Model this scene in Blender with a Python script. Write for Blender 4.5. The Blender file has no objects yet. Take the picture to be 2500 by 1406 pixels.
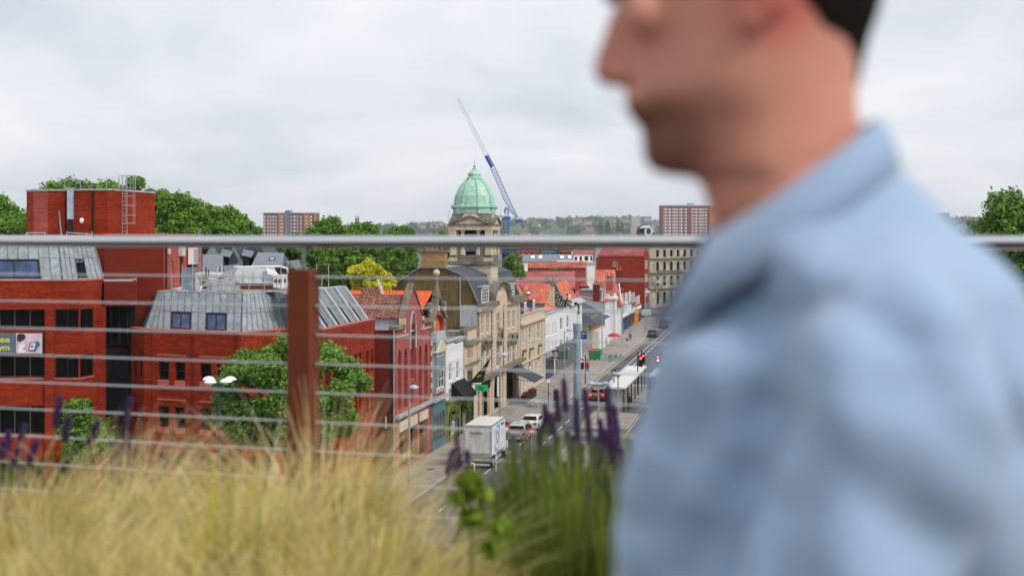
import bpy, bmesh, math, random
import numpy as np
from mathutils import Vector, Matrix, geometry
random.seed(7); rng = np.random.default_rng(7)
PI = math.pi; R = math.radians
SC = bpy.context.scene
COL = SC.collection
H = 20.0            # lens height above the street
F = 3470.0          # focal length of a 50 mm lens in the photograph's pixels
# ---------------------------------------------------------------- camera
cam = bpy.data.cameras.new('camera'); camo = bpy.data.objects.new('camera', cam); COL.objects.link(camo)
cam.lens = 50.0; cam.sensor_width = 36.02; cam.clip_start = 0.05; cam.clip_end = 20000
camo.location = (0, 0, H); camo.rotation_euler = (R(90), 0, 0)
cam.shift_y = -(703 - 575) / 2500
cam.dof.use_dof = True; cam.dof.focus_distance = 170; cam.dof.aperture_fstop = 3.2
SC.camera = camo
# ---------------------------------------------------------------- sky, sun, exposure
SUN_EL, SUN_AZ = R(46), R(126)     # azimuth clockwise from +Y
w = bpy.data.worlds.new('World'); SC.world = w; w.use_nodes = True
nt = w.node_tree; nt.nodes.clear()
def N(t, typ, **k):
    n = t.nodes.new(typ)
    for a, v in k.items(): setattr(n, a, v)
    return n
out = N(nt, 'ShaderNodeOutputWorld'); bgN = N(nt, 'ShaderNodeBackground'); bgC = N(nt, 'ShaderNodeBackground')
mixw = N(nt, 'ShaderNodeMixShader'); sky = N(nt, 'ShaderNodeTexSky', sky_type='NISHITA')
sky.sun_disc = False; sky.sun_elevation = SUN_EL; sky.sun_rotation = SUN_AZ
sky.air_density = 1.0; sky.dust_density = 2.0
bgN.inputs[1].default_value = 0.06
tc = N(nt, 'ShaderNodeTexCoord'); sep = N(nt, 'ShaderNodeSeparateXYZ')
nt.links.new(tc.outputs['Generated'], sep.inputs[0])
# project the view direction on a flat cloud ceiling so that the bands flatten towards the horizon
ab = N(nt, 'ShaderNodeMath', operation='ABSOLUTE'); nt.links.new(sep.outputs[2], ab.inputs[0])
ad = N(nt, 'ShaderNodeMath', operation='ADD'); nt.links.new(ab.outputs[0], ad.inputs[0]); ad.inputs[1].default_value = 0.30
dx = N(nt, 'ShaderNodeMath', operation='DIVIDE'); dy = N(nt, 'ShaderNodeMath', operation='DIVIDE')
nt.links.new(sep.outputs[0], dx.inputs[0]); nt.links.new(ad.outputs[0], dx.inputs[1])
nt.links.new(sep.outputs[1], dy.inputs[0]); nt.links.new(ad.outputs[0], dy.inputs[1])
cmb = N(nt, 'ShaderNodeCombineXYZ'); nt.links.new(dx.outputs[0], cmb.inputs[0]); nt.links.new(dy.outputs[0], cmb.inputs[1])
cmb.inputs[2].default_value = 3.7
cn = N(nt, 'ShaderNodeTexNoise'); cn.inputs['Scale'].default_value = 1.7; cn.inputs['Detail'].default_value = 6; cn.inputs['Roughness'].default_value = 0.52
cn.inputs['Distortion'].default_value = 0.35
nt.links.new(cmb.outputs[0], cn.inputs['Vector'])
cr = N(nt, 'ShaderNodeValToRGB'); nt.links.new(cn.outputs['Fac'], cr.inputs[0])
cr.color_ramp.elements[0].position = 0.37; cr.color_ramp.elements[0].color = (0.475, 0.51, 0.56, 1)
cr.color_ramp.elements[1].position = 0.63; cr.color_ramp.elements[1].color = (0.68, 0.69, 0.71, 1)
e = cr.color_ramp.elements.new(0.5); e.color = (0.585, 0.61, 0.65, 1)
nt.links.new(cr.outputs[0], bgC.inputs[0])
# overcast skies brighten towards the zenith
zr = N(nt, 'ShaderNodeMapRange'); nt.links.new(sep.outputs[2], zr.inputs[0])
zr.inputs[1].default_value = 0.0; zr.inputs[2].default_value = 1.0; zr.inputs[3].default_value = 0.86; zr.inputs[4].default_value = 1.08
nt.links.new(zr.outputs[0], bgC.inputs[1])
mixw.inputs[0].default_value = 0.93
nt.links.new(sky.outputs[0], bgN.inputs[0]); nt.links.new(bgN.outputs[0], mixw.inputs[1]); nt.links.new(bgC.outputs[0], mixw.inputs[2])
nt.links.new(mixw.outputs[0], out.inputs[0])
sl = bpy.data.lights.new('sun', 'SUN'); sl.energy = 1.5; sl.angle = R(18); sl.color = (1.0, 0.95, 0.88)
so = bpy.data.objects.new('sun', sl); COL.objects.link(so)
sd = Vector((math.sin(SUN_AZ)*math.cos(SUN_EL), math.cos(SUN_AZ)*math.cos(SUN_EL), math.sin(SUN_EL)))
so.rotation_euler = sd.to_track_quat('Z', 'Y').to_euler(); so.location = sd*100
so['kind'] = 'helper'
SC.view_settings.view_transform = 'Standard'; SC.view_settings.look = 'None'
SC.view_settings.exposure = 0.72; SC.view_settings.gamma = 1; SC.view_settings.use_curve_mapping = False
SC.render.engine = 'CYCLES'
SC.cycles.max_bounces = 6; SC.cycles.diffuse_bounces = 3; SC.cycles.glossy_bounces = 3; SC.cycles.transmission_bounces = 4; SC.cycles.transparent_max_bounces = 6
SC.cycles.volume_bounces = 0; SC.cycles.sample_clamp_indirect = 6
# ---------------------------------------------------------------- surveying: image position + distance -> place
def W(px, py, Y): return Vector(((px-1250)/F*Y, Y, H-(py-575)/F*Y))
def ZY(py, Y): return H-(py-575)/F*Y
D2 = Vector((.1813, .9834)); L2 = Vector((-.9834, .1813)); O2 = Vector((-31.5, 0))   # street direction, its left, facade line
def SP(a, b=0, z=0):
    p = O2 + D2*a + L2*b
    return Vector((p.x, p.y, z))
def A(px, b=0):
    k = (px-1250)/F
    return (31.5 + .9834*b + .1813*k*b)/(.1813-.9834*k)
def ZA(py, a, b=0): return H-(py-575)*(.9834*a+.1813*b)/F
ROTS = math.atan2(.9834, .1813)
# ---------------------------------------------------------------- materials
MATS = {}
def mat(name, col, rough=.75, var=.18, scale=2.0, streak=0.0, metal=0.0, bump=0.0, spec=.4, emit=0, trans=0, col2=None, island=0, bscale=None, alpha=None, sheen=0):
    if name in MATS: return MATS[name]
    m = bpy.data.materials.new(name); m.use_nodes = True; t = m.node_tree; b = t.nodes['Principled BSDF']
    b.inputs['Roughness'].default_value = rough; b.inputs['Metallic'].default_value = metal
    b.inputs['Specular IOR Level'].default_value = spec
    c = Vector(col[:3])
    tcn = N(t, 'ShaderNodeTexCoord'); no = N(t, 'ShaderNodeTexNoise'); no.inputs['Scale'].default_value = scale; no.inputs['Detail'].default_value = 5
    t.links.new(tcn.outputs['Object'], no.inputs['Vector'])
    rp = N(t, 'ShaderNodeValToRGB'); rp.color_ramp.elements[0].position = .3; rp.color_ramp.elements[1].position = .7
    lo = c*(1-var); hi = Vector(col2[:3]) if col2 else c*(1+var)
    rp.color_ramp.elements[0].color = (*lo, 1); rp.color_ramp.elements[1].color = (*[min(1, x) for x in hi], 1)
    t.links.new(no.outputs['Fac'], rp.inputs[0]); last = rp.outputs[0]
    if streak:
        mp = N(t, 'ShaderNodeMapping'); mp.inputs['Scale'].default_value = (3.2, 3.2, .35)
        n2 = N(t, 'ShaderNodeTexNoise'); n2.inputs['Scale'].default_value = 1.3; n2.inputs['Detail'].default_value = 6; n2.inputs['Roughness'].default_value = .65
        t.links.new(tcn.outputs['Object'], mp.inputs[0]); t.links.new(mp.outputs[0], n2.inputs['Vector'])
        r2 = N(t, 'ShaderNodeMapRange'); r2.inputs[1].default_value = .35; r2.inputs[2].default_value = .65; r2.inputs[3].default_value = 1-streak; r2.inputs[4].default_value = 1+streak*.3
        t.links.new(n2.outputs['Fac'], r2.inputs[0])
        mm = N(t, 'ShaderNodeVectorMath', operation='SCALE'); t.links.new(last, mm.inputs[0]); t.links.new(r2.outputs[0], mm.inputs[3]); last = mm.outputs[0]
    if island:
        g = N(t, 'ShaderNodeNewGeometry'); r3 = N(t, 'ShaderNodeMapRange'); r3.inputs[3].default_value = 1-island; r3.inputs[4].default_value = 1+island
        t.links.new(g.outputs['Random Per Island'], r3.inputs[0])
        m3 = N(t, 'ShaderNodeVectorMath', operation='SCALE'); t.links.new(last, m3.inputs[0]); t.links.new(r3.outputs[0], m3.inputs[3]); last = m3.outputs[0]
    t.links.new(last, b.inputs['Base Color'])
    if bump:
        bp = N(t, 'ShaderNodeBump'); bp.inputs['Strength'].default_value = bump; bp.inputs['Distance'].default_value = .05
        n4 = N(t, 'ShaderNodeTexNoise'); n4.inputs['Scale'].default_value = bscale or scale*6; n4.inputs['Detail'].default_value = 4
        t.links.new(tcn.outputs['Object'], n4.inputs['Vector'])
        t.links.new(n4.outputs['Fac'], bp.inputs['Height']); t.links.new(bp.outputs[0], b.inputs['Normal'])
    if emit:
        b.inputs['Emission Color'].default_value = (*c, 1); b.inputs['Emission Strength'].default_value = emit
    if sheen: b.inputs['Sheen Weight'].default_value = sheen
    if alpha is not None: b.inputs['Alpha'].default_value = alpha
    if trans:   # thin leaf or cloth: some light passes through
        tr = N(t, 'ShaderNodeBsdfTranslucent'); mx = N(t, 'ShaderNodeMixShader'); mx.inputs[0].default_value = trans
        t.links.new(last, tr.inputs[0]); t.links.new(b.outputs[0], mx.inputs[1]); t.links.new(tr.outputs[0], mx.inputs[2])
        t.links.new(mx.outputs[0], t.nodes['Material Output'].inputs[0])
    MATS[name] = m; return m
def brick(name, col, mortar, var=.25, bw=.225, bh=.075, ms=.012, streak=.25, rough=.85, bump=.3):
    if name in MATS: return MATS[name]
    m = bpy.data.materials.new(name); m.use_nodes = True; t = m.node_tree; b = t.nodes['Principled BSDF']
    b.inputs['Roughness'].default_value = rough; b.inputs['Specular IOR Level'].default_value = .12
    tcn = N(t, 'ShaderNodeTexCoord'); sp = N(t, 'ShaderNodeSeparateXYZ'); t.links.new(tcn.outputs['Object'], sp.inputs[0])
    ad = N(t, 'ShaderNodeMath', operation='ADD'); t.links.new(sp.outputs[0], ad.inputs[0]); t.links.new(sp.outputs[1], ad.inputs[1])
    cb = N(t, 'ShaderNodeCombineXYZ'); t.links.new(ad.outputs[0], cb.inputs[0]); t.links.new(sp.outputs[2], cb.inputs[1])
    bt = N(t, 'ShaderNodeTexBrick'); t.links.new(cb.outputs[0], bt.inputs['Vector']); bt.inputs['Scale'].default_value = 1
    bt.inputs['Brick Width'].default_value = bw; bt.inputs['Row Height'].default_value = bh; bt.inputs['Mortar Size'].default_value = ms
    bt.inputs['Color1'].default_value = (*[x*(1-var) for x in col], 1); bt.inputs['Color2'].default_value = (*[min(1, x*(1+var)) for x in col], 1)
    bt.inputs['Mortar'].default_value = (*mortar, 1)
    mp = N(t, 'ShaderNodeMapping'); mp.inputs['Scale'].default_value = (.5, .5, 2.2)
    no = N(t, 'ShaderNodeTexNoise'); no.inputs['Scale'].default_value = .9; no.inputs['Detail'].default_value = 8; no.inputs['Roughness'].default_value = .6
    t.links.new(tcn.outputs['Object'], mp.inputs[0]); t.links.new(mp.outputs[0], no.inputs['Vector'])
    r2 = N(t, 'ShaderNodeMapRange'); r2.inputs[1].default_value = .3; r2.inputs[2].default_value = .7; r2.inputs[3].default_value = 1-streak; r2.inputs[4].default_value = 1+streak*.4
    t.links.new(no.outputs['Fac'], r2.inputs[0])
    mm = N(t, 'ShaderNodeVectorMath', operation='SCALE'); t.links.new(bt.outputs['Color'], mm.inputs[0]); t.links.new(r2.outputs[0], mm.inputs[3])
    t.links.new(mm.outputs[0], b.inputs['Base Color'])
    bp = N(t, 'ShaderNodeBump'); bp.inputs['Strength'].default_value = bump; bp.inputs['Distance'].default_value = .01; bp.invert = True
    t.links.new(bt.outputs['Fac'], bp.inputs['Height']); t.links.new(bp.outputs[0], b.inputs['Normal'])
    MATS[name] = m; return m
M_red = brick('office_red_brick', (.33, .030, .006), (.17, .025, .010), var=.32, streak=.38)
M_pinkred = brick('pressed_red_brick', (.40, .065, .05), (.3, .10, .08), var=.3)
M_gothic = brick('gothic_red_brick', (.40, .06, .05), (.32, .15, .12), var=.32)
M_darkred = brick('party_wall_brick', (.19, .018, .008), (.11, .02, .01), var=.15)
M_buff = brick('buff_brick', (.42, .25, .09), (.25, .2, .12), var=.25, bw=.5, bh=.16, ms=.02)
M_orangebr = mat('rubbed_orange_brick', (.62, .14, .035), var=.2)
M_cap = mat('red_coping', (.45, .11, .08), var=.12)
M_zinc = mat('weathered_zinc', (.28, .315, .335), rough=.6, var=.22, scale=1.1, streak=.34, metal=.15, spec=.5, bump=.1)
M_zincd = mat('zinc_seam', (.12, .14, .165), rough=.6, streak=.2)
M_lead = mat('lead_flashing', (.38, .40, .41), rough=.6, streak=.25)
M_white = mat('white_paint', (.78, .78, .77), rough=.5, var=.04)
M_render = mat('white_render', (.72, .72, .73), rough=.85, var=.06, streak=.16)
M_creamr = mat('cream_render', (.60, .53, .41), rough=.9, var=.08, streak=.18)
M_bath = mat('bath_stone', (.60, .47, .33), rough=.9, var=.12, scale=1.2, streak=.2, bump=.15)
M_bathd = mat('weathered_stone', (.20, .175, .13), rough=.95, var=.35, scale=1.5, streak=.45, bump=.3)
M_bathp = mat('plain_stone', (.58, .50, .36), rough=.9, var=.08, streak=.2)
M_soot = mat('soot_joint', (.16, .07, .035), rough=.95)
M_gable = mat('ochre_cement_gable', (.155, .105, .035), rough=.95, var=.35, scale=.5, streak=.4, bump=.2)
M_greyr = mat('grey_render', (.40, .42, .45), rough=.9, var=.1, streak=.25)
M_slate = mat('grey_slate', (.07, .08, .10), rough=.75, var=.25, scale=4, streak=.2, spec=.25)
M_slatel = mat('light_slate', (.17, .19, .22), rough=.6, var=.15, scale=4, streak=.1)
M_darkclad = mat('dark_cladding', (.045, .055, .075), rough=.5, var=.15)
M_copper = mat('copper_verdigris', (.33, .62, .51), rough=.75, var=.14, scale=1.0, streak=.26, col2=(.50, .68, .52))
M_copperd = mat('copper_rib', (.29, .60, .49), rough=.65, streak=.2)
M_tile_o = mat('orange_pantile', (.66, .11, .03), rough=.75, var=.2, scale=3, island=.14)
M_tile_r = mat('mossy_brown_pantile', (.19, .05, .04), rough=.9, var=.35, scale=3, col2=(.30, .15, .10), island=.3)
M_tile_p = mat('faded_clay_tile', (.42, .12, .08), rough=.9, var=.32, scale=.5, island=.22, streak=.25)
M_tile_k = mat('plum_clay_tile', (.33, .08, .08), rough=.9, var=.3, scale=.4, island=.2, streak=.25)
M_tile_s = mat('salmon_pantile', (.56, .15, .08), rough=.85, var=.35, scale=.5, island=.22, streak=.22)
M_glass = mat('window_glass', (.04, .05, .065), rough=.1, var=.3, scale=.7, spec=.6)
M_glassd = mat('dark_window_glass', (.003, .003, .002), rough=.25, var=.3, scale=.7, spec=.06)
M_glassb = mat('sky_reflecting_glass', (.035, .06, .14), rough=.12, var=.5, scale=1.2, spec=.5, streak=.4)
M_glassl = mat('net_curtained_glass', (.32, .35, .37), rough=.15, var=.2, scale=2, spec=.8)
M_frame_d = mat('dark_window_frame', (.014, .015, .018), rough=.6, spec=.2)
M_frame_g = mat('grey_window_frame', (.09, .10, .09), rough=.5)
M_black = mat('black_paint', (.008, .008, .009), rough=.7, spec=.15)
M_roofmem = mat('pale_roof_membrane', (.60, .60, .58), rough=.8, var=.08, streak=0, scale=.8)
M_gravel = mat('mossy_roof_chippings', (.26, .20, .13), rough=.95, var=.4, scale=1.4, col2=(.36, .32, .26))
M_galv = mat('galvanised_steel', (.42, .44, .45), rough=.45, var=.1, metal=.6)
M_galvp = mat('dull_galvanised_duct', (.48, .50, .50), rough=.6, var=.1, metal=.1)
M_rubber = mat('rubber', (.02, .02, .02), rough=.8)
# ---------------------------------------------------------------- objects
WM = {}
def label(o, lab=None, cat=None, group=None, kind=None):
    if lab: o['label'] = lab
    if cat: o['category'] = cat
    if group: o['group'] = group
    if kind: o['kind'] = kind
    return o
def thing(name, lab, cat, loc=(0, 0, 0), rotz=0, group=None, kind=None):
    o = bpy.data.objects.new(name, None); o.empty_display_size = .5; COL.objects.link(o)
    o.location = loc; o.rotation_euler = (0, 0, rotz)
    WM[o] = Matrix.Translation(loc) @ Matrix.Rotation(rotz, 4, 'Z')
    return label(o, lab, cat, group, kind)
def street_thing(name, lab, cat, a, b=0, z=0, group=None, kind=None): return thing(name, lab, cat, SP(a, b, z), ROTS, group, kind)
def place(name, mesh, M, parent=None):
    o = bpy.data.objects.new(name, mesh); COL.objects.link(o)
    if parent is not None:
        o.parent = parent; o.matrix_local = WM[parent].inverted() @ M
    else: o.matrix_world = M
    WM[o] = M.copy(); return o
def copy_tree(o, loc, rotz=0, lab=None, scale=None):
    def cp(s, par):
        c = s.copy(); COL.objects.link(c)
        if par is not None: c.parent = par; c.matrix_parent_inverse = s.matrix_parent_inverse.copy()
        for ch in list(s.children): cp(ch, c)
        return c
    c = cp(o, None); c.location = loc; c.rotation_euler = (0, 0, rotz)
    if scale: c.scale = (scale, scale, scale)
    if lab: c['label'] = lab
    WM[c] = Matrix.Translation(loc) @ Matrix.Rotation(rotz, 4, 'Z')
    return c
class MB:
    def __init__(s): s.v = []; s.f = []; s.mi = []
    def face(s, pts, mi=0):
        n = len(s.v); s.v += [tuple(p) for p in pts]; s.f.append(tuple(range(n, n+len(pts)))); s.mi.append(mi); return s
    def hexa(s, p, mi=0):   # p: 8 points, bottom 4 then top 4
        n = len(s.v); s.v += [tuple(q) for q in p]
        for f in ((3, 2, 1, 0), (4, 5, 6, 7), (0, 1, 5, 4), (1, 2, 6, 5), (2, 3, 7, 6), (3, 0, 4, 7)):
            s.f.append(tuple(n+i for i in f)); s.mi.append(mi)
        return s
    def box(s, lo, hi, mi=0):
        (a, b, c), (d, e, f) = lo, hi
        return s.hexa([(a, b, c), (d, b, c), (d, e, c), (a, e, c), (a, b, f), (d, b, f), (d, e, f), (a, e, f)], mi)
    def obox(s, o, ex, ey, ez, mi=0):
        o = Vector(o); ex = Vector(ex); ey = Vector(ey); ez = Vector(ez)
        return s.hexa([o, o+ex, o+ex+ey, o+ey, o+ez, o+ex+ez, o+ex+ey+ez, o+ey+ez], mi)
    def sbox(s, a0, a1, b0, b1, z0, z1, mi=0):   # box in street coordinates
        return s.hexa([SP(a0, b0, z0), SP(a0, b1, z0), SP(a1, b1, z0), SP(a1, b0, z0), SP(a0, b0, z1), SP(a0, b1, z1), SP(a1, b1, z1), SP(a1, b0, z1)], mi)
    def prism(s, poly, z0, z1, mi=0, cap=True):
        n = len(s.v); k = len(poly)
        s.v += [(p[0], p[1], z0) for p in poly]+[(p[0], p[1], z1) for p in poly]
        for i in range(k): s.f.append((n+i, n+(i+1) % k, n+k+(i+1) % k, n+k+i)); s.mi.append(mi)
        if cap: s.f.append(tuple(range(n+k-1, n-1, -1))); s.f.append(tuple(range(n+k, n+2*k))); s.mi += [mi, mi]
        return s
    def slab(s, pts, th, mi=0):   # planar polygon thickened along its normal
        pts = [Vector(p) for p in pts]; nn = (pts[1]-pts[0]).cross(pts[2]-pts[0]).normalized()*th; k = len(pts); n = len(s.v)
        s.v += [tuple(p) for p in pts]+[tuple(p+nn) for p in pts]
        for i in range(k): s.f.append((n+i, n+(i+1) % k, n+k+(i+1) % k, n+k+i)); s.mi.append(mi)
        s.f.append(tuple(range(n+k-1, n-1, -1))); s.f.append(tuple(range(n+k, n+2*k))); s.mi += [mi, mi]
        return s
    def tube(s, p0, p1, r0, r1=None, n=8, mi=0):
        r1 = r0 if r1 is None else r1; p0 = Vector(p0); p1 = Vector(p1); d = (p1-p0).normalized()
        u = d.orthogonal().normalized(); v = d.cross(u); k = len(s.v)
        for p, r in ((p0, r0), (p1, r1)):
            for i in range(n):
                a = 2*PI*i/n+PI/n; s.v.append(tuple(p+(u*math.cos(a)+v*math.sin(a))*r))
        for i in range(n): s.f.append((k+i, k+(i+1) % n, k+n+(i+1) % n, k+n+i)); s.mi.append(mi)
        s.f.append(tuple(range(k+n-1, k-1, -1))); s.f.append(tuple(range(k+n, k+2*n))); s.mi += [mi, mi]
        return s
    def path(s, pts, r, n=6, mi=0):
        rr = r if isinstance(r, (list, tuple)) else [r]*len(pts)
        for i in range(len(pts)-1): s.tube(pts[i], pts[i+1], rr[i], rr[i+1], n, mi)
        return s
    def lathe(s, c, prof, n=16, mi=0, ph=0, sx=1, sy=1):
        k = len(s.v); c = Vector(c)
        for r, z in prof:
            for i in range(n):
                a = 2*PI*i/n+ph; s.v.append((c.x+r*sx*math.cos(a), c.y+r*sy*math.sin(a), c.z+z))
        for j in range(len(prof)-1):
            for i in range(n): s.f.append((k+j*n+i, k+j*n+(i+1) % n, k+(j+1)*n+(i+1) % n, k+(j+1)*n+i)); s.mi.append(mi)
        s.f.append(tuple(k+i for i in range(n-1, -1, -1))); s.f.append(tuple(k+(len(prof)-1)*n+i for i in range(n))); s.mi += [mi, mi]
        return s
    def ball(s, c, r, n=10, m=6, mi=0):
        rx, ry, rz = r if isinstance(r, (tuple, list)) else (r, r, r)
        prof = [(max(1e-4, math.cos(t)), math.sin(t)) for t in [(-PI/2+PI*j/m) for j in range(m+1)]]
        k = len(s.v); c = Vector(c)
        for cr_, sr_ in prof:
            for i in range(n):
                a = 2*PI*i/n; s.v.append((c.x+rx*cr_*math.cos(a), c.y+ry*cr_*math.sin(a), c.z+rz*sr_))
        for j in range(m):
            for i in range(n): s.f.append((k+j*n+i, k+j*n+(i+1) % n, k+(j+1)*n+(i+1) % n, k+(j+1)*n+i)); s.mi.append(mi)
        return s
    def mesh(s, name, mats, smooth=False, inv=None):
        me = bpy.data.meshes.new(name); v = s.v
        if inv is not None: v = [tuple(inv @ Vector(p)) for p in v]
        me.from_pydata(v, [], s.f)
        mats = mats if isinstance(mats, (list, tuple)) else [mats]
        for m in mats: me.materials.append(m)
        if len(mats) > 1: me.polygons.foreach_set('material_index', s.mi)
        if smooth: me.polygons.foreach_set('use_smooth', [True]*len(s.f))
        me.update(); return me
    def build(s, name, mats, parent=None, smooth=False):
        if parent is not None:
            M = WM[parent]; o = place(name, s.mesh(name, mats, smooth, M.inverted()), M, parent)
        else: o = place(name, s.mesh(name, mats, smooth), Matrix())
        return o
    def solo(s, name, mats, lab, cat, smooth=False, group=None, kind=None, loc=None):   # a thing that is one mesh
        loc = loc or s.v[0]
        M = Matrix.Translation(loc); o = place(name, s.mesh(name, mats, smooth, M.inverted()), M)
        return label(o, lab, cat, group, kind)
def box_part(name, m, parent, lo, hi): return MB().box(lo, hi).build(name, m, parent)
def sbox_part(name, m, parent, *a): return MB().sbox(*a).build(name, m, parent)
# ---------------------------------------------------------------- walls with openings
def shape_pts(s0, s1, t0, t1, shape):
    if shape == 'rect': return [(s0, t0), (s1, t0), (s1, t1), (s0, t1)]
    w = s1-s0; c = (s0+s1)/2; p = [(s0, t0), (s1, t0)]
    if shape == 'arch':
        r = w/2; sp = t1-r
        p += [(c+r*math.cos(a), sp+r*math.sin(a)) for a in [PI*i/10 for i in range(11)]]
    elif shape == 'seg':
        h = min(.25*w, .35); sp = t1-h
        p += [(s1-w*i/8, sp+h*math.sin(PI*i/8)) for i in range(9)]
    elif shape == 'point':
        h = min(1.1*w, (t1-t0)*.5); sp = t1-h
        p += [(c+w/2*math.cos(x*PI/2), sp+h*(1-(1-x)**1.0)*1.0 if False else sp+h*math.sin(x*PI/2)**.8) for x in [i/5 for i in range(6)]]
        p += [(c-w/2*math.cos(x*PI/2), sp+h*math.sin(x*PI/2)**.8) for x in [1-i/5 for i in range(1, 6)]]
    elif shape == 'round':
        return [(c+w/2*math.cos(a), (t0+t1)/2+(t1-t0)/2*math.sin(a)) for a in [2*PI*i/16 for i in range(16)]]
    return p
WCACHE = {}
KINDS = dict(
    sash=dict(nx=1, ny=2, fw=.09, fm=M_white, gm=M_glass), sash2=dict(nx=2, ny=2, fw=.08, fm=M_white, gm=M_glass),
    geo=dict(nx=3, ny=4, fw=.08, bw=.045, fm=M_white, gm=M_glass), geo2=dict(nx=2, ny=4, fw=.08, bw=.045, fm=M_white, gm=M_glass),
    pale=dict(nx=2, ny=2, fw=.08, fm=M_white, gm=M_glassl), big=dict(nx=3, ny=2, fw=.09, fm=M_white, gm=M_glass),
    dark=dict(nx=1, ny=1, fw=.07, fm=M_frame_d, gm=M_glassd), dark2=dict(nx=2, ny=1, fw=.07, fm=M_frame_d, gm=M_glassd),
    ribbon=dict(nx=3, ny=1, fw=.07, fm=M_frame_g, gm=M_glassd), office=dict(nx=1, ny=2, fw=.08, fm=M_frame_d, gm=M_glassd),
    velux=dict(nx=1, ny=1, fw=.08, fm=M_frame_d, gm=M_glassb), zincwin=dict(nx=2, ny=1, fw=.09, fm=M_frame_d, gm=M_glassb),
    black=dict(nx=1, ny=1, fw=.04, fm=M_frame_d, gm=M_black), shop=dict(nx=2, ny=1, fw=.08, fm=M_frame_d, gm=M_glassd),
    shopg=dict(nx=3, ny=2, fw=.08, fm=M_frame_g, gm=M_glass), lead=dict(nx=3, ny=3, fw=.06, bw=.03, fm=M_frame_g, gm=M_glass),
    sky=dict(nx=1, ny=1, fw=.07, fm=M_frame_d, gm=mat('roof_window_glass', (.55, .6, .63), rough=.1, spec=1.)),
    stone=dict(nx=1, ny=3, fw=.10, fm=M_bathp, gm=M_glass),
)
def window(parent, O, d, s0, s1, t0, t1, inset, kind, shape='rect', inward=None, up=None, sill=None, name='window', lab=None):
    """O: 3D point at s=0,t=0; d: unit direction along the wall (3D)."""
    k = KINDS[kind]; w_ = s1-s0; h_ = t1-t0; key = (round(w_, 1), round(h_, 1), kind, shape)
    up = up or Vector((0, 0, 1)); inward = inward if inward is not None else up.cross(d).normalized()
    if key not in WCACHE:
        w, h = max(.15, key[0]), max(.15, key[1]); fr = MB(); fw = k['fw']; bw = k.get('bw', fw*.7); dp = .07
        pts = shape_pts(0, w, 0, h, shape)
        if shape == 'rect':
            fr.box((0, 0, 0), (fw, dp, h)); fr.box((w-fw, 0, 0), (w, dp, h)); fr.box((fw, 0, 0), (w-fw, dp, fw)); fr.box((fw, 0, h-fw), (w-fw, dp, h))
        else:
            c = (w/2, h/2)
            ins = [(p[0]+(c[0]-p[0])*min(.5, 2*fw/w), p[1]+(c[1]-p[1])*min(.3, 2*fw/h)) for p in pts]; n = len(pts)
            for i in range(n):
                j = (i+1) % n; a, b, e, f = pts[i], pts[j], ins[j], ins[i]
                fr.hexa([(a[0], 0, a[1]), (b[0], 0, b[1]), (e[0], 0, e[1]), (f[0], 0, f[1]), (a[0], dp, a[1]), (b[0], dp, b[1]), (e[0], dp, e[1]), (f[0], dp, f[1])])
        for i in range(1, k['nx']): x = w*i/k['nx']; fr.box((x-bw/2, .004, fw), (x+bw/2, dp-.01, h-fw if shape == 'rect' else h*.93))
        for i in range(1, k['ny']):
            z = h*i/k['ny']; fr.box((fw, .008, z-bw/2), (w-fw, dp-.014, z+bw/2))
        pa = MB().face([(p[0], .045, p[1]) for p in pts])
        WCACHE[key] = (fr.mesh('window', k['fm']), pa.mesh('pane', k['gm']), w, h)
    fm, pm, w, h = WCACHE[key]
    M = Matrix.Identity(4); M.col[0] = (*d, 0); M.col[1] = (*inward, 0); M.col[2] = (*up, 0); M.col[3] = (*(Vector(O)+d*(s0-.004)+up*(t0-.004)+inward*inset), 1)
    if abs(up.dot(d)) > 1e-3:      # sloping roof plane whose sheets lean: lean the frame with them
        uo = (up-d*up.dot(d)).normalized(); Mo = M.copy(); Mo.col[2] = (*uo, 0); X = Mo.inverted() @ M @ Matrix.Diagonal((w_/w, 1, h_/h, 1))
        fm = fm.copy(); fm.transform(X); pm = pm.copy(); pm.transform(X); M = Mo
    else: M = M @ Matrix.Diagonal((w_/w*1.005, 1, h_/h*1.005, 1))
    o = place(name, fm, M, parent); place('pane', pm, M, o)
    if lab: o['label'] = lab
    if sill:
        M2 = Matrix.Identity(4); M2.col[0] = (*d, 0); M2.col[1] = (*inward, 0); M2.col[2] = (*up, 0); M2.col[3] = (*(Vector(O)+d*s0+up*t0), 1)
        q = MB(); q.v = []; q.box((-.08, -.1, -.13), (w_+.08, inset, -.002)); me = q.mesh('sill', sill); place('sill', me, M2, parent)
    return o
def rect(T, z0, p0, p1): pass
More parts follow.
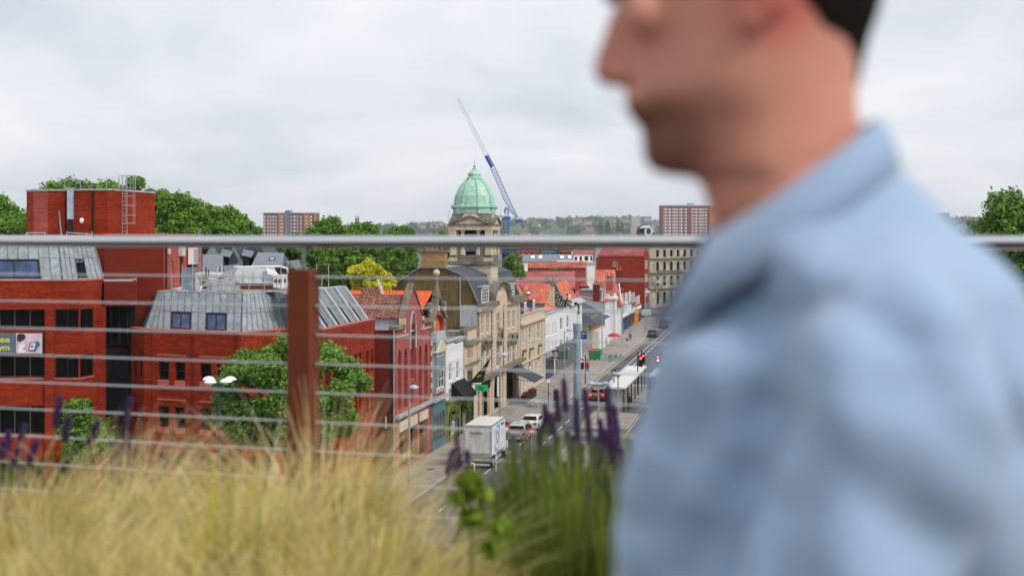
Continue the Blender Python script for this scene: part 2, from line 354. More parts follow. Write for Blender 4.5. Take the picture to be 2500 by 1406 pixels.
def wall(T, m, p0, p1, z0, z1, holes=(), depth=.2, inset=.09, outer=None, name='wall', kind='sash', sill=None, thick=None):
    """p0->p1 runs left to right as seen from outside. holes: (s0,s1,t0,t1[,kind[,shape]]), t measured from z=0."""
    p0 = Vector(p0[:2]); p1 = Vector(p1[:2]); d = (p1-p0); Lw = d.length; d.normalize(); n = Vector((d.y, -d.x))
    outer = outer or [(0, z0), (Lw, z0), (Lw, z1), (0, z1)]
    def P(s, t, q=0): return (p0.x+d.x*s-n.x*q, p0.y+d.y*s-n.y*q, t)
    b = MB(); loops = [[Vector((s, t, 0)) for s, t in outer]]; hp = []
    for h in holes:
        h = tuple(h); kd = h[4] if len(h) > 4 and h[4] else kind; sh = h[5] if len(h) > 5 else 'rect'
        pts = shape_pts(*h[:4], sh); hp.append((h, kd, sh, pts)); loops.append([Vector((s, t, 0)) for s, t in pts])
    flat = [q for l in loops for q in l]
    if len(loops) == 1: b.face([P(q.x, q.y) for q in flat])
    else:
        k = len(b.v); b.v += [P(q.x, q.y) for q in flat]
        for tri in geometry.tessellate_polygon(loops): b.f.append(tuple(k+i for i in reversed(tri))); b.mi.append(0)
    th = thick or depth
    for i in range(len(outer)):
        a, c = outer[i], outer[(i+1) % len(outer)]; b.face([P(*a), P(*c), P(*c, th), P(*a, th)])
    for h, kd, sh, pts in hp:
        for i in range(len(pts)):
            a, c = pts[i], pts[(i+1) % len(pts)]; b.face([P(*a), P(*c), P(*c, depth), P(*a, depth)])
    o = b.build(name, m, T)
    O = Vector((p0.x, p0.y, 0)); dd = Vector((d.x, d.y, 0))
    for h, kd, sh, pts in hp:
        if kd != 'none': window(T, O, dd, *h[:4], inset, kd, sh, sill=sill if kd not in ('black', 'shop') else None)
    return o
def rows(L, n, w, zs, m0=None, kind=None, shape='rect', m1=None):
    """n equal openings of width w across length L at each (t0,t1) in zs"""
    m0 = (L-n*w)/(n+1)*.9 if m0 is None else m0; m1 = m0 if m1 is None else m1
    g = (L-m0-m1-n*w)/max(1, n-1); o = []
    for t0, t1 in zs:
        for i in range(n): o.append((m0+i*(w+g), m0+i*(w+g)+w, t0, t1, kind, shape))
    return o
def band(T, m, p0, p1, z0, z1, proj, name='string_course', ext=0):
    p0 = Vector(p0[:2]); p1 = Vector(p1[:2]); d = (p1-p0).normalized(); n = Vector((d.y, -d.x)); p0 = p0-d*ext; p1 = p1+d*ext
    q = MB(); e = n*proj; i_ = n*-.06
    q.hexa([(p0.x+i_.x, p0.y+i_.y, z0), (p0.x+e.x, p0.y+e.y, z0), (p1.x+e.x, p1.y+e.y, z0), (p1.x+i_.x, p1.y+i_.y, z0),
            (p0.x+i_.x, p0.y+i_.y, z1), (p0.x+e.x, p0.y+e.y, z1), (p1.x+e.x, p1.y+e.y, z1), (p1.x+i_.x, p1.y+i_.y, z1)])
    return q.build(name, m, T)
# ---------------------------------------------------------------- tiled and sheeted roofs
def tile_roof(T, m, e0, e1, r1, r0, tw=.3, th=.34, name='roof_tiles', under=None, amp=.045):
    """e0,e1 eave ends; r1,r0 ridge ends (above e1,e0). Curved pantiles laid in lapped rows."""
    e0, e1, r1, r0 = [Vector(p) for p in (e0, e1, r1, r0)]
    nn = (e1-e0).cross(r0-e0).normalized(); nn = nn if nn.z > 0 else -nn
    u = (e1-e0).normalized(); sl = ((r0+r1)/2-(e0+e1)/2); sl = sl-u*sl.dot(u); hgt = sl.length; v = sl.normalized()
    b = MB(); b.slab([p-nn*.06 for p in (e0, e1, r1, r0)], .03)
    s0r = (r0-e0).dot(u); s1e = (e1-e0).length; s1r = (r1-e0).dot(u); nr = max(1, int(round(hgt/th))); th = hgt/nr
    for j in range(nr):
        f0 = j/nr; fm = (j+.5)/nr
        a = s0r*fm; c = s1e+(s1r-s1e)*fm; n = int((c-a)/tw)
        if n < 1: continue
        off = ((c-a)-n*tw)/2
        for i in range(n):
            x = a+off+i*tw; lift = .045; k = len(b.v)
            prof = ((0, 0), (.28, amp), (.55, amp*.9), (1, -.01))
            for (fx, fz), in zip(prof): b.v.append(tuple(e0+u*(x+fx*tw)+v*(j*th-.02)+nn*(fz+lift)))
            for (fx, fz), in zip(prof): b.v.append(tuple(e0+u*(x+fx*tw)+v*((j+1)*th)+nn*(fz+.008)))
            for q in range(3): b.f.append((k+q, k+q+1, k+5+q, k+4+q)); b.mi.append(0)
            for (fx, fz), in zip(prof): b.v.append(tuple(e0+u*(x+fx*tw)+v*(j*th-.02)+nn*(fz-.0)))
            for q in range(3): b.f.append((k+8+q, k+9+q, k+q+1, k+q)); b.mi.append(0)
    o = b.build(name, m, T); o['kind'] = 'stuff'
    rg = MB().tube(r0-u*.02+nn*.02, r1+u*.02+nn*.02, .1, n=8); rg.build('ridge_tile', under or m, T)
    return o
def plain_roof(T, m, pts, th=.12, name='roof'): return MB().slab(pts, th).build(name, m, T)
def zinc_face(T, b0, b1, t1, t0, n, wins=(), splits=.5, wide=.012, kind='zincwin', m=None):
    """standing-seam sheets between a bottom edge b0-b1 and a top edge t0-t1; every sheet is a part.
    wins: (i0,i1,f0,f1) sheets i0..i1 replaced by a window between heights f0..f1"""
    m = m or M_zinc
    b0, b1, t1, t0 = [Vector(p) for p in (b0, b1, t1, t0)]
    def Q(s, f): return (b0.lerp(b1, s)).lerp(t0.lerp(t1, s), f)
    nn = (b1-b0).cross(t0-b0).normalized(); nn = nn
    def sheet(s0, s1, f0, f1, name='zinc_panel', out=.0):
        j = random.uniform(0, .012)+out
        g = .014
        return MB().slab([Q(s0+g/n, f0)+nn*j, Q(s1-g/n, f0)+nn*j, Q(s1-g/n, f1)+nn*j, Q(s0+g/n, f1)+nn*j], .03).build(name, m, T)
    MB().slab([Q(0, 0)-nn*.08, Q(1, 0)-nn*.08, Q(1, 1)-nn*.08, Q(0, 1)-nn*.08], .05).build('roof_deck', M_zincd, T)
    seams = MB()
    for i in range(n):
        s0, s1 = i/n, (i+1)/n; hit = [w_ for w_ in wins if w_[0] <= i < w_[1]]
        if hit:
            w_ = hit[0]
            if w_[2] > .02: sheet(s0, s1, 0, w_[2])
            sheet(s0, s1, w_[3], 1)
        else:
            sheet(s0, s1, 0, splits-.004); sheet(s0, s1, splits+.004, 1, out=.006)
    for i in range(n+1):
        s = min(max(i/n, .002), .998)
        inside = [w_ for w_ in wins if w_[0] < i < w_[1]]
        segs = [(0, 1)] if not inside else [(0, inside[0][2]), (inside[0][3], 1)]
        for f0, f1 in segs:
            if f1-f0 > .02: seams.tube(Q(s, f0)+nn*.05, Q(s, f1)+nn*.05, .028, n=4)
    seams.build('standing_seam', M_zincd, T)
    for w_ in wins:
        s0, s1 = w_[0]/n, w_[1]/n; a = Q(s0, w_[2]); c = Q(s1, w_[2]); up = (Q(s0, w_[3])-a); hh = up.length; dd = (c-a)
        window(T, a+nn*.06, dd.normalized(), .06, dd.length-.06, .04, hh-.06, 0, kind, up=up.normalized(), inward=-nn)
def copy_mesh_text(txt, size, depth, font_off=0, spacing=1.0):
    cu = bpy.data.curves.new('text', 'FONT'); cu.body = txt; cu.size = size; cu.extrude = depth; cu.offset = font_off; cu.space_character = spacing
    cu.resolution_u = 3
    o = bpy.data.objects.new('text_tmp', cu); COL.objects.link(o)
    dg = bpy.context.evaluated_depsgraph_get(); me = bpy.data.meshes.new_from_object(o.evaluated_get(dg)); bpy.data.objects.remove(o); return me
def text(T, txt, size, origin, d, up, m, name='lettering', depth=.006, off=0, fit=None, spacing=1.0):
    me = copy_mesh_text(txt, size, depth, off, spacing); me.materials.clear(); me.materials.append(m); me.name = name
    xs = [v.co.x for v in me.vertices]; wd = max(xs)-min(xs) if xs else 1; sx = fit/wd if fit else 1
    d = Vector(d).normalized(); up = Vector(up).normalized(); n = d.cross(up)
    M = Matrix.Identity(4); M.col[0] = (*d, 0); M.col[1] = (*up, 0); M.col[2] = (*n, 0); M.col[3] = (*Vector(origin), 1)
    return place(name, me, M @ Matrix.Diagonal((sx, 1, 1, 1)), T)
# ================================================================ THE SETTING: ground, road, pavements
M_asph = mat('asphalt', (.085, .088, .098), rough=.9, var=.26, scale=.22, bump=.15, bscale=30)
M_pave = brick('paving_slabs', (.30, .265, .245), (.19, .17, .16), var=.09, bw=.9, bh=.6, ms=.02, streak=.16, bump=.1)
M_kerb = mat('kerb_stone', (.36, .345, .33), rough=.9, var=.12)
M_town = mat('town_ground', (.12, .125, .115), rough=.95, var=.3, scale=.02)
M_line = mat('road_paint', (.66, .66, .64), rough=.8, var=.12, scale=3)
M_yel = mat('yellow_road_paint', (.55, .44, .22), rough=.8, var=.15, scale=3)
def ground_slab(name, m, a0, a1, b0, b1, z0, z1):
    o = MB().sbox(a0, a1, b0, b1, z0, z1).build(name, m); o['kind'] = 'structure'; return o
g = MB().face([(-3300, -290, -.05), (3300, -290, -.05), (3300, 5580, -.05), (-3300, 5580, -.05)]).build('ground', M_town); g['kind'] = 'structure'
def pave_fix(o):   # slab pattern needs flat x,y coordinates
    return o
M_pv = bpy.data.materials.new('pavement_slabs'); M_pv.use_nodes = True
t = M_pv.node_tree; b = t.nodes['Principled BSDF']; b.inputs['Roughness'].default_value = .88
tcn = N(t, 'ShaderNodeTexCoord'); mp = N(t, 'ShaderNodeMapping'); mp.inputs['Rotation'].default_value = (0, 0, -ROTS); t.links.new(tcn.outputs['Object'], mp.inputs[0])
bt = N(t, 'ShaderNodeTexBrick'); t.links.new(mp.outputs[0], bt.inputs[0]); bt.inputs['Scale'].default_value = 1; bt.inputs['Brick Width'].default_value = .9; bt.inputs['Row Height'].default_value = .6
bt.inputs['Mortar Size'].default_value = .02; bt.inputs['Color1'].default_value = (.27, .235, .215, 1); bt.inputs['Color2'].default_value = (.34, .30, .275, 1); bt.inputs['Mortar'].default_value = (.16, .14, .13, 1)
no = N(t, 'ShaderNodeTexNoise'); no.inputs['Scale'].default_value = .3; no.inputs['Detail'].default_value = 8; t.links.new(tcn.outputs['Object'], no.inputs[0])
mr = N(t, 'ShaderNodeMapRange'); mr.inputs[1].default_value = .3; mr.inputs[2].default_value = .7; mr.inputs[3].default_value = .72; mr.inputs[4].default_value = 1.12; t.links.new(no.outputs['Fac'], mr.inputs[0])
vm = N(t, 'ShaderNodeVectorMath', operation='SCALE'); t.links.new(bt.outputs['Color'], vm.inputs[0]); t.links.new(mr.outputs[0], vm.inputs[3]); t.links.new(vm.outputs[0], b.inputs['Base Color'])
ground_slab('road', M_asph, -60, 640, -34, 12, -.046, 0)
ground_slab('pavement', M_pv, -60, 148, -4.1, 60, -.04, .12)
ground_slab('pavement', M_pv, 148, 356, -6.3, 60, -.038, .12)
ground_slab('traffic_island', M_pv, 152, 196, -16.0, -11.3, -.04, .12)
ground_slab('traffic_island', M_pv, 205, 330, -15.3, -14.2, -.04, .12)
ground_slab('traffic_island', M_pv, 100, 142, -15.4, -11.6, -.04, .12)
ground_slab('pavement', M_pv, -60, 600, -44, -27, -.039, .12)
ground_slab('kerb', M_kerb, -60, 148, -4.25, -4.1, -.03, .125)
ground_slab('kerb', M_kerb, 148.15, 356, -6.45, -6.3, -.03, .125)
ground_slab('kerb', M_kerb, 148, 148.15, -6.45, -4.26, -.03, .125)
ground_slab('kerb', M_kerb, 152, 196, -11.3, -11.15, -.03, .125)
ground_slab('kerb', M_kerb, 152, 196, -16.15, -16.0, -.03, .125)
ground_slab('kerb', M_kerb, 151.85, 152, -16.15, -11.15, -.03, .125)
def line(m, a0, a1, b, w=.12, name='road_marking'):
    q = MB(); k = a0; q.face([SP(a0, b, .004), SP(a1, b, .004), SP(a1, b+w, .004), SP(a0, b+w, .004)]); return q
q = MB()
for i in range(70):
    a = 200+i*6.2; q.face([SP(a, -9.75, .004), SP(a+4, -9.75, .004), SP(a+4, -9.6, .004), SP(a, -9.6, .004)])
q.face([SP(206, -8.72, .004), SP(420, -8.72, .004), SP(420, -8.62, .004), SP(206, -8.62, .004)])
for i in range(16):
    a = 106+i*5.6
    q.face([SP(a, -7.1, .004), SP(a+2.6, -7.1, .004), SP(a+2.6, -6.98, .004), SP(a, -6.98, .004)])
    if i > 5: q.face([SP(a-1, -9.2, .004), SP(a+2.4, -9.2, .004), SP(a+2.4, -9.08, .004), SP(a-1, -9.08, .004)])
for i in range(3): q.face([SP(196+i*.9, -9.6, .004), SP(196.5+i*.9, -9.6, .004), SP(196.5+i*.9, -6.8, .004), SP(196+i*.9, -6.8, .004)])
for i in range(12): q.face([SP(130+i*6, -20.6, .004), SP(133+i*6, -20.6, .004), SP(133+i*6, -20.48, .004), SP(130+i*6, -20.48, .004)])
o = q.build('lane_markings', M_line); o['kind'] = 'structure'
q = MB(); rr = random.Random(12); M_patch = mat('asphalt_repair', (.05, .052, .058), rough=.95, var=.2, scale=1)
for i in range(16):
    a = rr.uniform(112, 300); b_ = rr.choice([-8.3, -10.3, -18.5, -21]); la, lb = rr.uniform(2, 9), rr.uniform(.6, 1.5); q.face([SP(a, b_, .0025), SP(a+la, b_, .0025), SP(a+la, b_+lb, .0025), SP(a, b_+lb, .0025)])
o = q.build('road_repairs', M_patch); o['kind'] = 'structure'
q = MB()
for i in range(14):
    a = rr.uniform(118, 260); b_ = rr.choice([-8.8, -10.4, -2.5, -3.4]); z_ = .005 if b_ < -5 else .124; q.face([SP(a, b_, z_), SP(a+.7, b_, z_), SP(a+.7, b_+.6, z_), SP(a, b_+.6, z_)])
o = q.build('manhole_covers', M_black); o['kind'] = 'structure'
q = MB()
for bb in (-6.75, -7.05):
    q.face([SP(150, bb, .004), SP(355, bb, .004), SP(355, bb+.11, .004), SP(150, bb+.11, .004)])
for bb in (-10.9, -16.4): q.face([SP(146, bb, .004), SP(200, bb, .004), SP(200, bb+.11, .004), SP(146, bb+.11, .004)])
o = q.build('yellow_lines', M_yel); o['kind'] = 'structure'

# ================================================================ RED BRICK GYM BLOCK, far left
def pl(px, Y): return Vector(((px-1250)/F*Y, Y))
def chain_caps(T, pts, z, m=M_cap, w=.34, h=.1, name='coping'):
    q = MB()
    for a, b in zip(pts[:-1], pts[1:]):
        d = (b-a).normalized(); n = Vector((d.y, -d.x)); o_ = n*.06; i_ = -n*w
        q.hexa([(a.x+i_.x, a.y+i_.y, z), (a.x+o_.x, a.y+o_.y, z), (b.x+o_.x, b.y+o_.y, z), (b.x+i_.x, b.y+i_.y, z),
                (a.x+i_.x, a.y+i_.y, z+h), (a.x+o_.x, a.y+o_.y, z+h), (b.x+o_.x, b.y+o_.y, z+h), (b.x+i_.x, b.y+i_.y, z+h)])
    return q.build(name, m, T)
T = thing('gym_building', 'long red brick block with ribbon windows, zinc mansard and gym banner at far left', 'building', (pl(0, 97.5).x, 97.5, 0))
g0, g1, g2, g3, g4 = pl(-260, 96.5), pl(120, 97.6), pl(195, 97.5), pl(229, 99.5), pl(252, 101)
lv = [(13.55, 14.95), (10.25, 11.75), (6.35, 8.35), (2.4, 4.6)]
L1 = (g1-g0).length
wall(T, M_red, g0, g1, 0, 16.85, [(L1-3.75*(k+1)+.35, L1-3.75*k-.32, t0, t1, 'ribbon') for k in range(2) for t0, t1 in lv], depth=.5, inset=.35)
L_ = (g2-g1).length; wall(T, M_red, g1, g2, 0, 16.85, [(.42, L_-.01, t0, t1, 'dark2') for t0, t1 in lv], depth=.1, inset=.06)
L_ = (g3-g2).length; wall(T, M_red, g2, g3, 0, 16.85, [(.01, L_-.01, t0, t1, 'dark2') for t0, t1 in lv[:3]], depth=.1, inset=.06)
wall(T, M_red, g3, g4, 0, 16.88)
wall(T, M_red, g4, pl(255, 106), 0, 16.87)
for p, wd in ((pl(120, 97.35), .27), (pl(240, 99.9), .32)):
    MB().box((p.x-wd, p.y-.02, 0), (p.x+wd, p.y+.8, 14.98)).build('brick_pier', M_red, T)
chain_caps(T, [g0, g1, g2, g3, g4], 16.86)
for t0, t1 in lv[1:]:
    for a_, b_ in ((g0, pl(110, 97.55)), (pl(131, 97.6), g2), (g2, g3)):
        band(T, M_cap, a_, b_, t0-.12, t0-.01, .05, 'window_sill')
zb = [pl(-260, 97.6), pl(152, 98.4), pl(249, 102)]; zt = [pl(-260, 99.9), pl(141, 100.6), pl(222, 103.4)]
V3 = lambda p, z: Vector((p.x, p.y, z))
zinc_face(T, V3(zb[0], 16.9), V3(zb[1], 16.9), V3(zt[1], 19.9), V3(zt[0], 19.9), 16, wins=[(9, 14, .03, .48), (2, 7, .03, .48)], splits=.5, kind='zincwin')
zinc_face(T, V3(zb[1], 16.9), V3(zb[2], 16.9), V3(zt[2], 19.9), V3(zt[1], 19.9), 8, wins=[(3, 5, .03, .48)], splits=.5, kind='dark2')
zinc_face(T, V3(zb[2], 16.9), V3(pl(258, 106), 16.9), V3(pl(235, 107), 19.9), V3(zt[2], 19.9), 4)
MB().slab([V3(zt[0], 19.9), V3(zt[1], 19.9), V3(zt[2], 19.9), V3(pl(235, 112), 19.9), V3(pl(-260, 112), 19.9)], .1).build('flat_roof', M_roofmem, T)
q = MB()
for px in (64, 68, 110, 163, 212, 225): q.tube(V3(pl(px, 103), 19.9), V3(pl(px, 103), 20.2+.1*(px % 2)), .03)
q.tube(V3(pl(64, 103), 20.2), V3(pl(112, 103), 20.2), .03); q.tube(V3(pl(163, 103), 20.22), V3(pl(225, 103), 20.1), .03)
q.build('roof_pipe', M_galv, T)
# projecting brick box with a thin rail, and the dark glazed stair below it
p0, p1 = pl(254, 100.6), pl(333, 101.2)
wall(T, M_darkred, p0, p1, 15.0, 16.75); wall(T, M_red, p1, pl(334.5, 104.5), 15.0, 16.75); MB().slab([V3(p0, 16.73), V3(p1, 16.73), V3(pl(334, 104.5), 16.73), V3(pl(254, 104.5), 16.73)], .02).build('box_roof', M_lead, T)
MB().slab([V3(p0, 15.0), V3(p1, 15.0), V3(pl(334, 104.5), 15.0), V3(pl(254, 104.5), 15.0)], .02).build('box_soffit', M_darkred, T)
q = MB(); q.tube(V3(p0, 16.87), V3(p1, 16.87), .035); q.tube(V3(p1, 16.87), V3(pl(331, 104), 16.87), .035)
for i in range(4): q.tube(V3(p0.lerp(p1, i/3), 16.72), V3(p0.lerp(p1, i/3), 16.87), .02)
q.build('box_rail', M_lead, T)
p0, p1 = pl(250, 103.2), pl(330, 103.6)
wall(T, M_frame_d, p0, p1, 0, 15.0, [(.05+i*.58, .6+i*.58, z, z+2.6, 'dark') for i in range(4) for z in (.5, 3.4, 6.3, 9.2, 12.1)], depth=.1, inset=.03, name='stair_glazing')
# ---- banner
T2 = thing('gym_banner', 'grey banner reading free gym with a picture of a woman exercising', 'banner', (pl(0, 97.2).x, 97.1, 12.0))
bz0, bz1 = 11.95, 13.35; x0, x1, xm = pl(-210, 97.0).x, pl(106, 97.2).x, pl(42, 97.2).x
MB().box((x0, 97.02, bz0), (x1, 97.08, bz1)).build('banner_sheet', mat('slate_blue_vinyl', (.10, .145, .19), rough=.6, var=.06), T2)
M_lime = mat('lime_lettering', (.62, .66, .07), rough=.6, var=.02)
text(T2, 'Hassle free', .56, (pl(25, 97).x-3.35, 97.0, 12.72), (1, 0, 0), (0, 0, 1), M_lime, off=.012, fit=3.3)
text(T2, '24 hour gym', .56, (pl(25, 97).x-3.35, 97.0, 12.18), (1, 0, 0), (0, 0, 1), M_lime, off=.012, fit=3.3)
y = 97.015
MB().box((xm, y-.01, bz0+.02), (x1-.03, y, bz1-.02)).build('picture', mat('pale_pink_print', (.62, .50, .56), rough=.6, var=.15, scale=2), T2)
def flat(pts, y_, m, nm): return MB().slab([(xm+a*(x1-xm), y_, bz0+b*(bz1-bz0)) for a, b in pts], .004).build(nm, m, T2)
M_pd = mat('print_dark', (.03, .025, .035)); M_ps = mat('print_skin', (.62, .33, .27)); M_pw = mat('print_white', (.75, .72, .76)); M_pb = mat('print_blue', (.10, .13, .25))
flat([(.03, .62), (.03, .9), (.12, .97), (.3, .96), (.37, .8), (.3, .66), (.15, .55)], y-.012, M_pd, 'print_hair')
flat([(.2, .62), (.34, .66), (.4, .45), (.2, .18), (.5, .16), (.52, .22), (.36, .28), (.42, .4), (.36, .7)], y-.016, M_ps, 'print_figure')
flat([(.05, .05), (.12, .45), (.28, .52), (.36, .3), (.3, .05)], y-.014, M_pw, 'print_top')
flat([(.42, .12), (.52, .55), (.85, .6), (.92, .45), (.72, .08)], y-.014, M_pb, 'print_machine')
flat([(.5, .2), (.56, .5), (.74, .52), (.68, .18)], y-.018, M_pw, 'print_panel')
flat([(.55, .3), (.57, .42), (.66, .42), (.64, .3)], y-.022, M_pb, 'print_screen')

# ================================================================ STAIR CORE
T = thing('stair_core', 'tall faceted red brick stair tower with caged ladder rising above the rail', 'building', (pl(265, 104).x, 104, 0))
k = [pl(65, 107), pl(82, 105.9), pl(117, 105.2), pl(262, 104), pl(274, 104.3), pl(378, 111.5)]; zt_ = 23.3
for i in range(5):
    Lk = (k[i+1]-k[i]).length; wall(T, [M_darkred, M_pinkred, M_red, M_red, M_red][i] if i != 0 else M_red, k[i], k[i+1], 0 if i > 1 else 0, zt_, [], name='brick_face')
wall(T, M_red, k[5], pl(345, 119), 0, zt_, name='brick_face'); wall(T, M_red, pl(95, 119), k[0], 0, zt_, name='brick_face')
MB().prism([(p.x, p.y+.1) for p in k]+[(pl(345, 119).x, 119), (pl(95, 119).x, 119)], zt_-.12, zt_-.02).build('flat_roof', M_lead, T)
chain_caps(T, k, zt_, M_lead, w=.4, h=.13)
q = MB()
for px, pz in ((160, 104.8), (226, 104.2), (362, 110.4)):
    p = pl(px, pz); q.box((p.x-.03, p.y-.06, 19), (p.x+.03, p.y+.1, zt_))
q.build('movement_joint', M_black, T)
p = pl(174, 104.6); MB().box((p.x-.2, p.y-.35, 21.2), (p.x+.2, p.y+.0, 23.2)).build('duct', mat('blue_grey_metal', (.33, .42, .50), rough=.5, streak=.1), T)
MB().hexa([(p.x-.2, p.y-.35, 23.2), (p.x+.2, p.y-.35, 23.2), (p.x+.2, p.y, 23.2), (p.x-.2, p.y, 23.2), (p.x-.32, p.y-.4, 23.5), (p.x+.25, p.y-.4, 23.5), (p.x+.25, p.y, 23.5), (p.x-.32, p.y, 23.5)]).build('duct_hood', M_lead, T)
MB().box((p.x-.14, p.y-.2, 20.2), (p.x+.1, p.y-.02, 21.2)).build('cable_tray', M_frame_d, T)
p = pl(202, 104.2); MB().ball((p.x, p.y-.25, 21.1), (.16, .1, .2)).build('alarm_bell', M_white, T)
p = pl(147, 104.8); MB().tube((p.x-.05, p.y-.1, 21.8), (p.x+.15, p.y-.12, 19.9), .04).build('waste_pipe', M_galv, T)
# ladder with safety cage
p = pl(306, 105.8); q = MB()
for dx_ in (-.18, .18): q.tube((p.x+dx_, p.y-.2, 20.1), (p.x+dx_, p.y-.2, 24.4), .025, n=5)
for i in range(15): q.tube((p.x-.18, p.y-.2, 20.3+i*.28), (p.x+.18, p.y-.2, 20.3+i*.28), .018, n=4)
q.build('ladder', M_galv, T)
q = MB(); cx = p.x+.55
for z in (20.9, 21.5, 22.2, 22.9, 23.5, 24.4):
    pts = [(p.x+.18, p.y-.22, z), (cx+.25, p.y-.3, z), (cx+.25, p.y-.85, z), (p.x+.1, p.y-.95, z), (p.x-.18, p.y-.25, z)]
    q.path(pts, .022, 4)
for xx, yy in ((cx+.25, -.3), (cx+.25, -.85), (p.x+.3, -.95)): q.tube((xx, p.y+yy, 20.9), (xx, p.y+yy, 24.4), .018, n=4)
for xx in (-.42, -.18, .1, .4, .8): q.tube((p.x+xx, p.y-.1, 23.4), (p.x+xx, p.y-.1, 24.45), .02, n=4)
q.tube((p.x-.42, p.y-.1, 24.45), (p.x+.8, p.y-.1, 24.45), .022, n=4); q.tube((p.x+.35, p.y-.1, 23.7), (p.x+.8, p.y-.1, 24.4), .018, n=4)
q.build('ladder_cage', M_galv, T)
q = MB()
for px, zz in ((157, 24.25), (196, 24.2), (260, 24.4), (289, 24.3)):
    p = pl(px, 106); q.tube((p.x, p.y, zt_), (p.x, p.y, zz), .02, n=4)
for i in range(8):
    a, b = i/8, (i+1)/8; f = lambda s: Vector((pl(157+s*130, 106).x, 106, 24.25-.35*math.sin(PI*s)))
    q.tube(f(a), f(b), .008, n=3)
q.build('aerial_wire', M_galv, T)
# lower block joined to the core
T = thing('lower_brick_block', 'dark red brick block with green door behind the rooftop plant', 'building', (pl(400, 105).x, 105, 0))
l0, l1, l2 = pl(254, 103.9), pl(400, 105), pl(494, 124); ztl = 20.02
wall(T, M_darkred, l0, l1, 0, ztl, name='brick_face')
L_ = (l2-l1).length
wall(T, M_pinkred, l1, l2, 0, ztl, [(3.0, 4.25, 16.0, 18.1, 'none'), (7.2, 9.0, 16.0, 18.3, 'black')], name='brick_face')
chain_caps(T, [l0, l1, l2], ztl, M_cap, w=.4, h=.1)
MB().prism([(l0.x, l0.y+.2), (l1.x-.1, l1.y+.2), (l2.x-.1, l2.y), (pl(254, 124).x, 124)], ztl-.15, ztl-.02).build('flat_roof', M_roofmem, T)
dS = (l2-l1).normalized(); nS = Vector((dS.y, -dS.x)); pS = lambda s, o_, z: Vector((l1.x+dS.x*s+nS.x*o_, l1.y+dS.y*s+nS.y*o_, z))
MB().obox(pS(3.0, -.2, 16.0), V3(dS*1.25, 0), V3(nS*.08, 0), (0, 0, 2.1)).build('door', mat('sage_green_paint', (.17, .2, .09), rough=.6), T)
MB().obox(pS(6.6, 0, 18.4), V3(dS*1.9, 0), V3(nS*.25, 0), (0, 0, 1.5)).build('duct', M_galvp, T)
MB().obox(pS(1.6, 0, 18.6), V3(dS*.7, 0), V3(nS*.12, 0), (0, 0, .4)).build('junction_box', M_creamr, T)
q = MB(); q.tube(pS(.6, .1, 16), pS(.6, .1, ztl), .05, n=5); q.tube(pS(.2, .1, 16), pS(.2, .1, ztl), .04, n=5); q.build('drain_pipe', M_frame_d, T)
q = MB()
for s in (15.5, 16.4): q.tube(pS(s, .2, 16), pS(s, .2, 20.6), .03, n=4)
for i in range(18): q.tube(pS(15.5, .2, 16.2+i*.24), pS(16.4, .2, 16.2+i*.24), .02, n=4)
q.build('wall_ladder', M_galv, T)
T3 = thing('air_conditioner', 'tall white condenser box hung on the pinkish brick wall', 'air conditioner', pS(11.2, .1, 17.6), 0)
MB().obox(pS(10.6, .1, 17.65), V3(dS*2.3, 0), V3(nS*.45, 0), (0, 0, 1.35)).build('casing', M_white, T3)
q = MB()
for i in range(9): q.obox(pS(10.7, .55, 17.75+i*.13), V3(dS*2.1, 0), V3(nS*.03, 0), (0, 0, .05))
q.build('grille', M_frame_g, T3); MB().obox(pS(10.8, .1, 17.45), V3(dS*1.8, 0), V3(nS*.4, 0), (0, 0, .18)).build('bracket', M_black, T3)

# ================================================================ OFFICE WITH ZINC MANSARD
T = thing('zinc_roofed_office', 'red brick office with faceted grey zinc mansard roof behind the rusty post', 'building', (pl(590, 97).x, 97, 0))
ZP = 13.38
P0, P1, P2, P3 = pl(320, 101.8), pl(352, 100.0), pl(589.5, 96.6), pl(697, 99.8)
P4 = SP(A(786)).xy; P5 = SP(A(915.5)).xy
wrow = [(9.95, 11.2), (6.65, 8.1), (3.4, 4.9)]
wall(T, M_darkred, pl(318, 108), P0, 0, ZP)
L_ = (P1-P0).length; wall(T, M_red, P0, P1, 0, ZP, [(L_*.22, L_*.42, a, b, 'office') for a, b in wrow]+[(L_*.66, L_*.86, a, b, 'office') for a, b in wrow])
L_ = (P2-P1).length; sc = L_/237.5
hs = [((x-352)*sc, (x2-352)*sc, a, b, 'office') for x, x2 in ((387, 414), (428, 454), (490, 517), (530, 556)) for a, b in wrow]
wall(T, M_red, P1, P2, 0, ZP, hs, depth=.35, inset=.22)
dd = (P2-P1).normalized(); nn = Vector((dd.y, -dd.x))
for x, x2 in ((385, 456), (488, 558)):
    for a, b in wrow: band(T, M_cap, P1+dd*(x-352)*sc, P1+dd*(x2-352)*sc, b+.42, b+.52, .05, 'lintel_course')
for x, x2 in ((387, 414), (428, 454), (490, 517), (530, 556)):
    for a, b in wrow[:2]:
        s0, s1 = (x-352)*sc, (x2-352)*sc
        MB().hexa([V3(P1+dd*s0-nn*.1, a-.4), V3(P1+dd*s0+nn*.05, a-.4), V3(P1+dd*s1+nn*.05, a-.4), V3(P1+dd*s1-nn*.1, a-.4),
                   V3(P1+dd*s0-nn*.1, a-.01), V3(P1+dd*s0+nn*.02, a-.01), V3(P1+dd*s1+nn*.02, a-.01), V3(P1+dd*s1-nn*.1, a-.01)]).build('sloping_sill', M_cap, T)
for x, wd in ((371, .05), (471, .18), (576, .14)):
    s = (x-352)*sc; MB().obox(V3(P1+dd*(s-wd)+nn*-.02, 0), V3(dd*wd*2, 0), V3(nn*.025, 0), (0, 0, ZP-.05)).build('pier_joint', M_darkred, T)
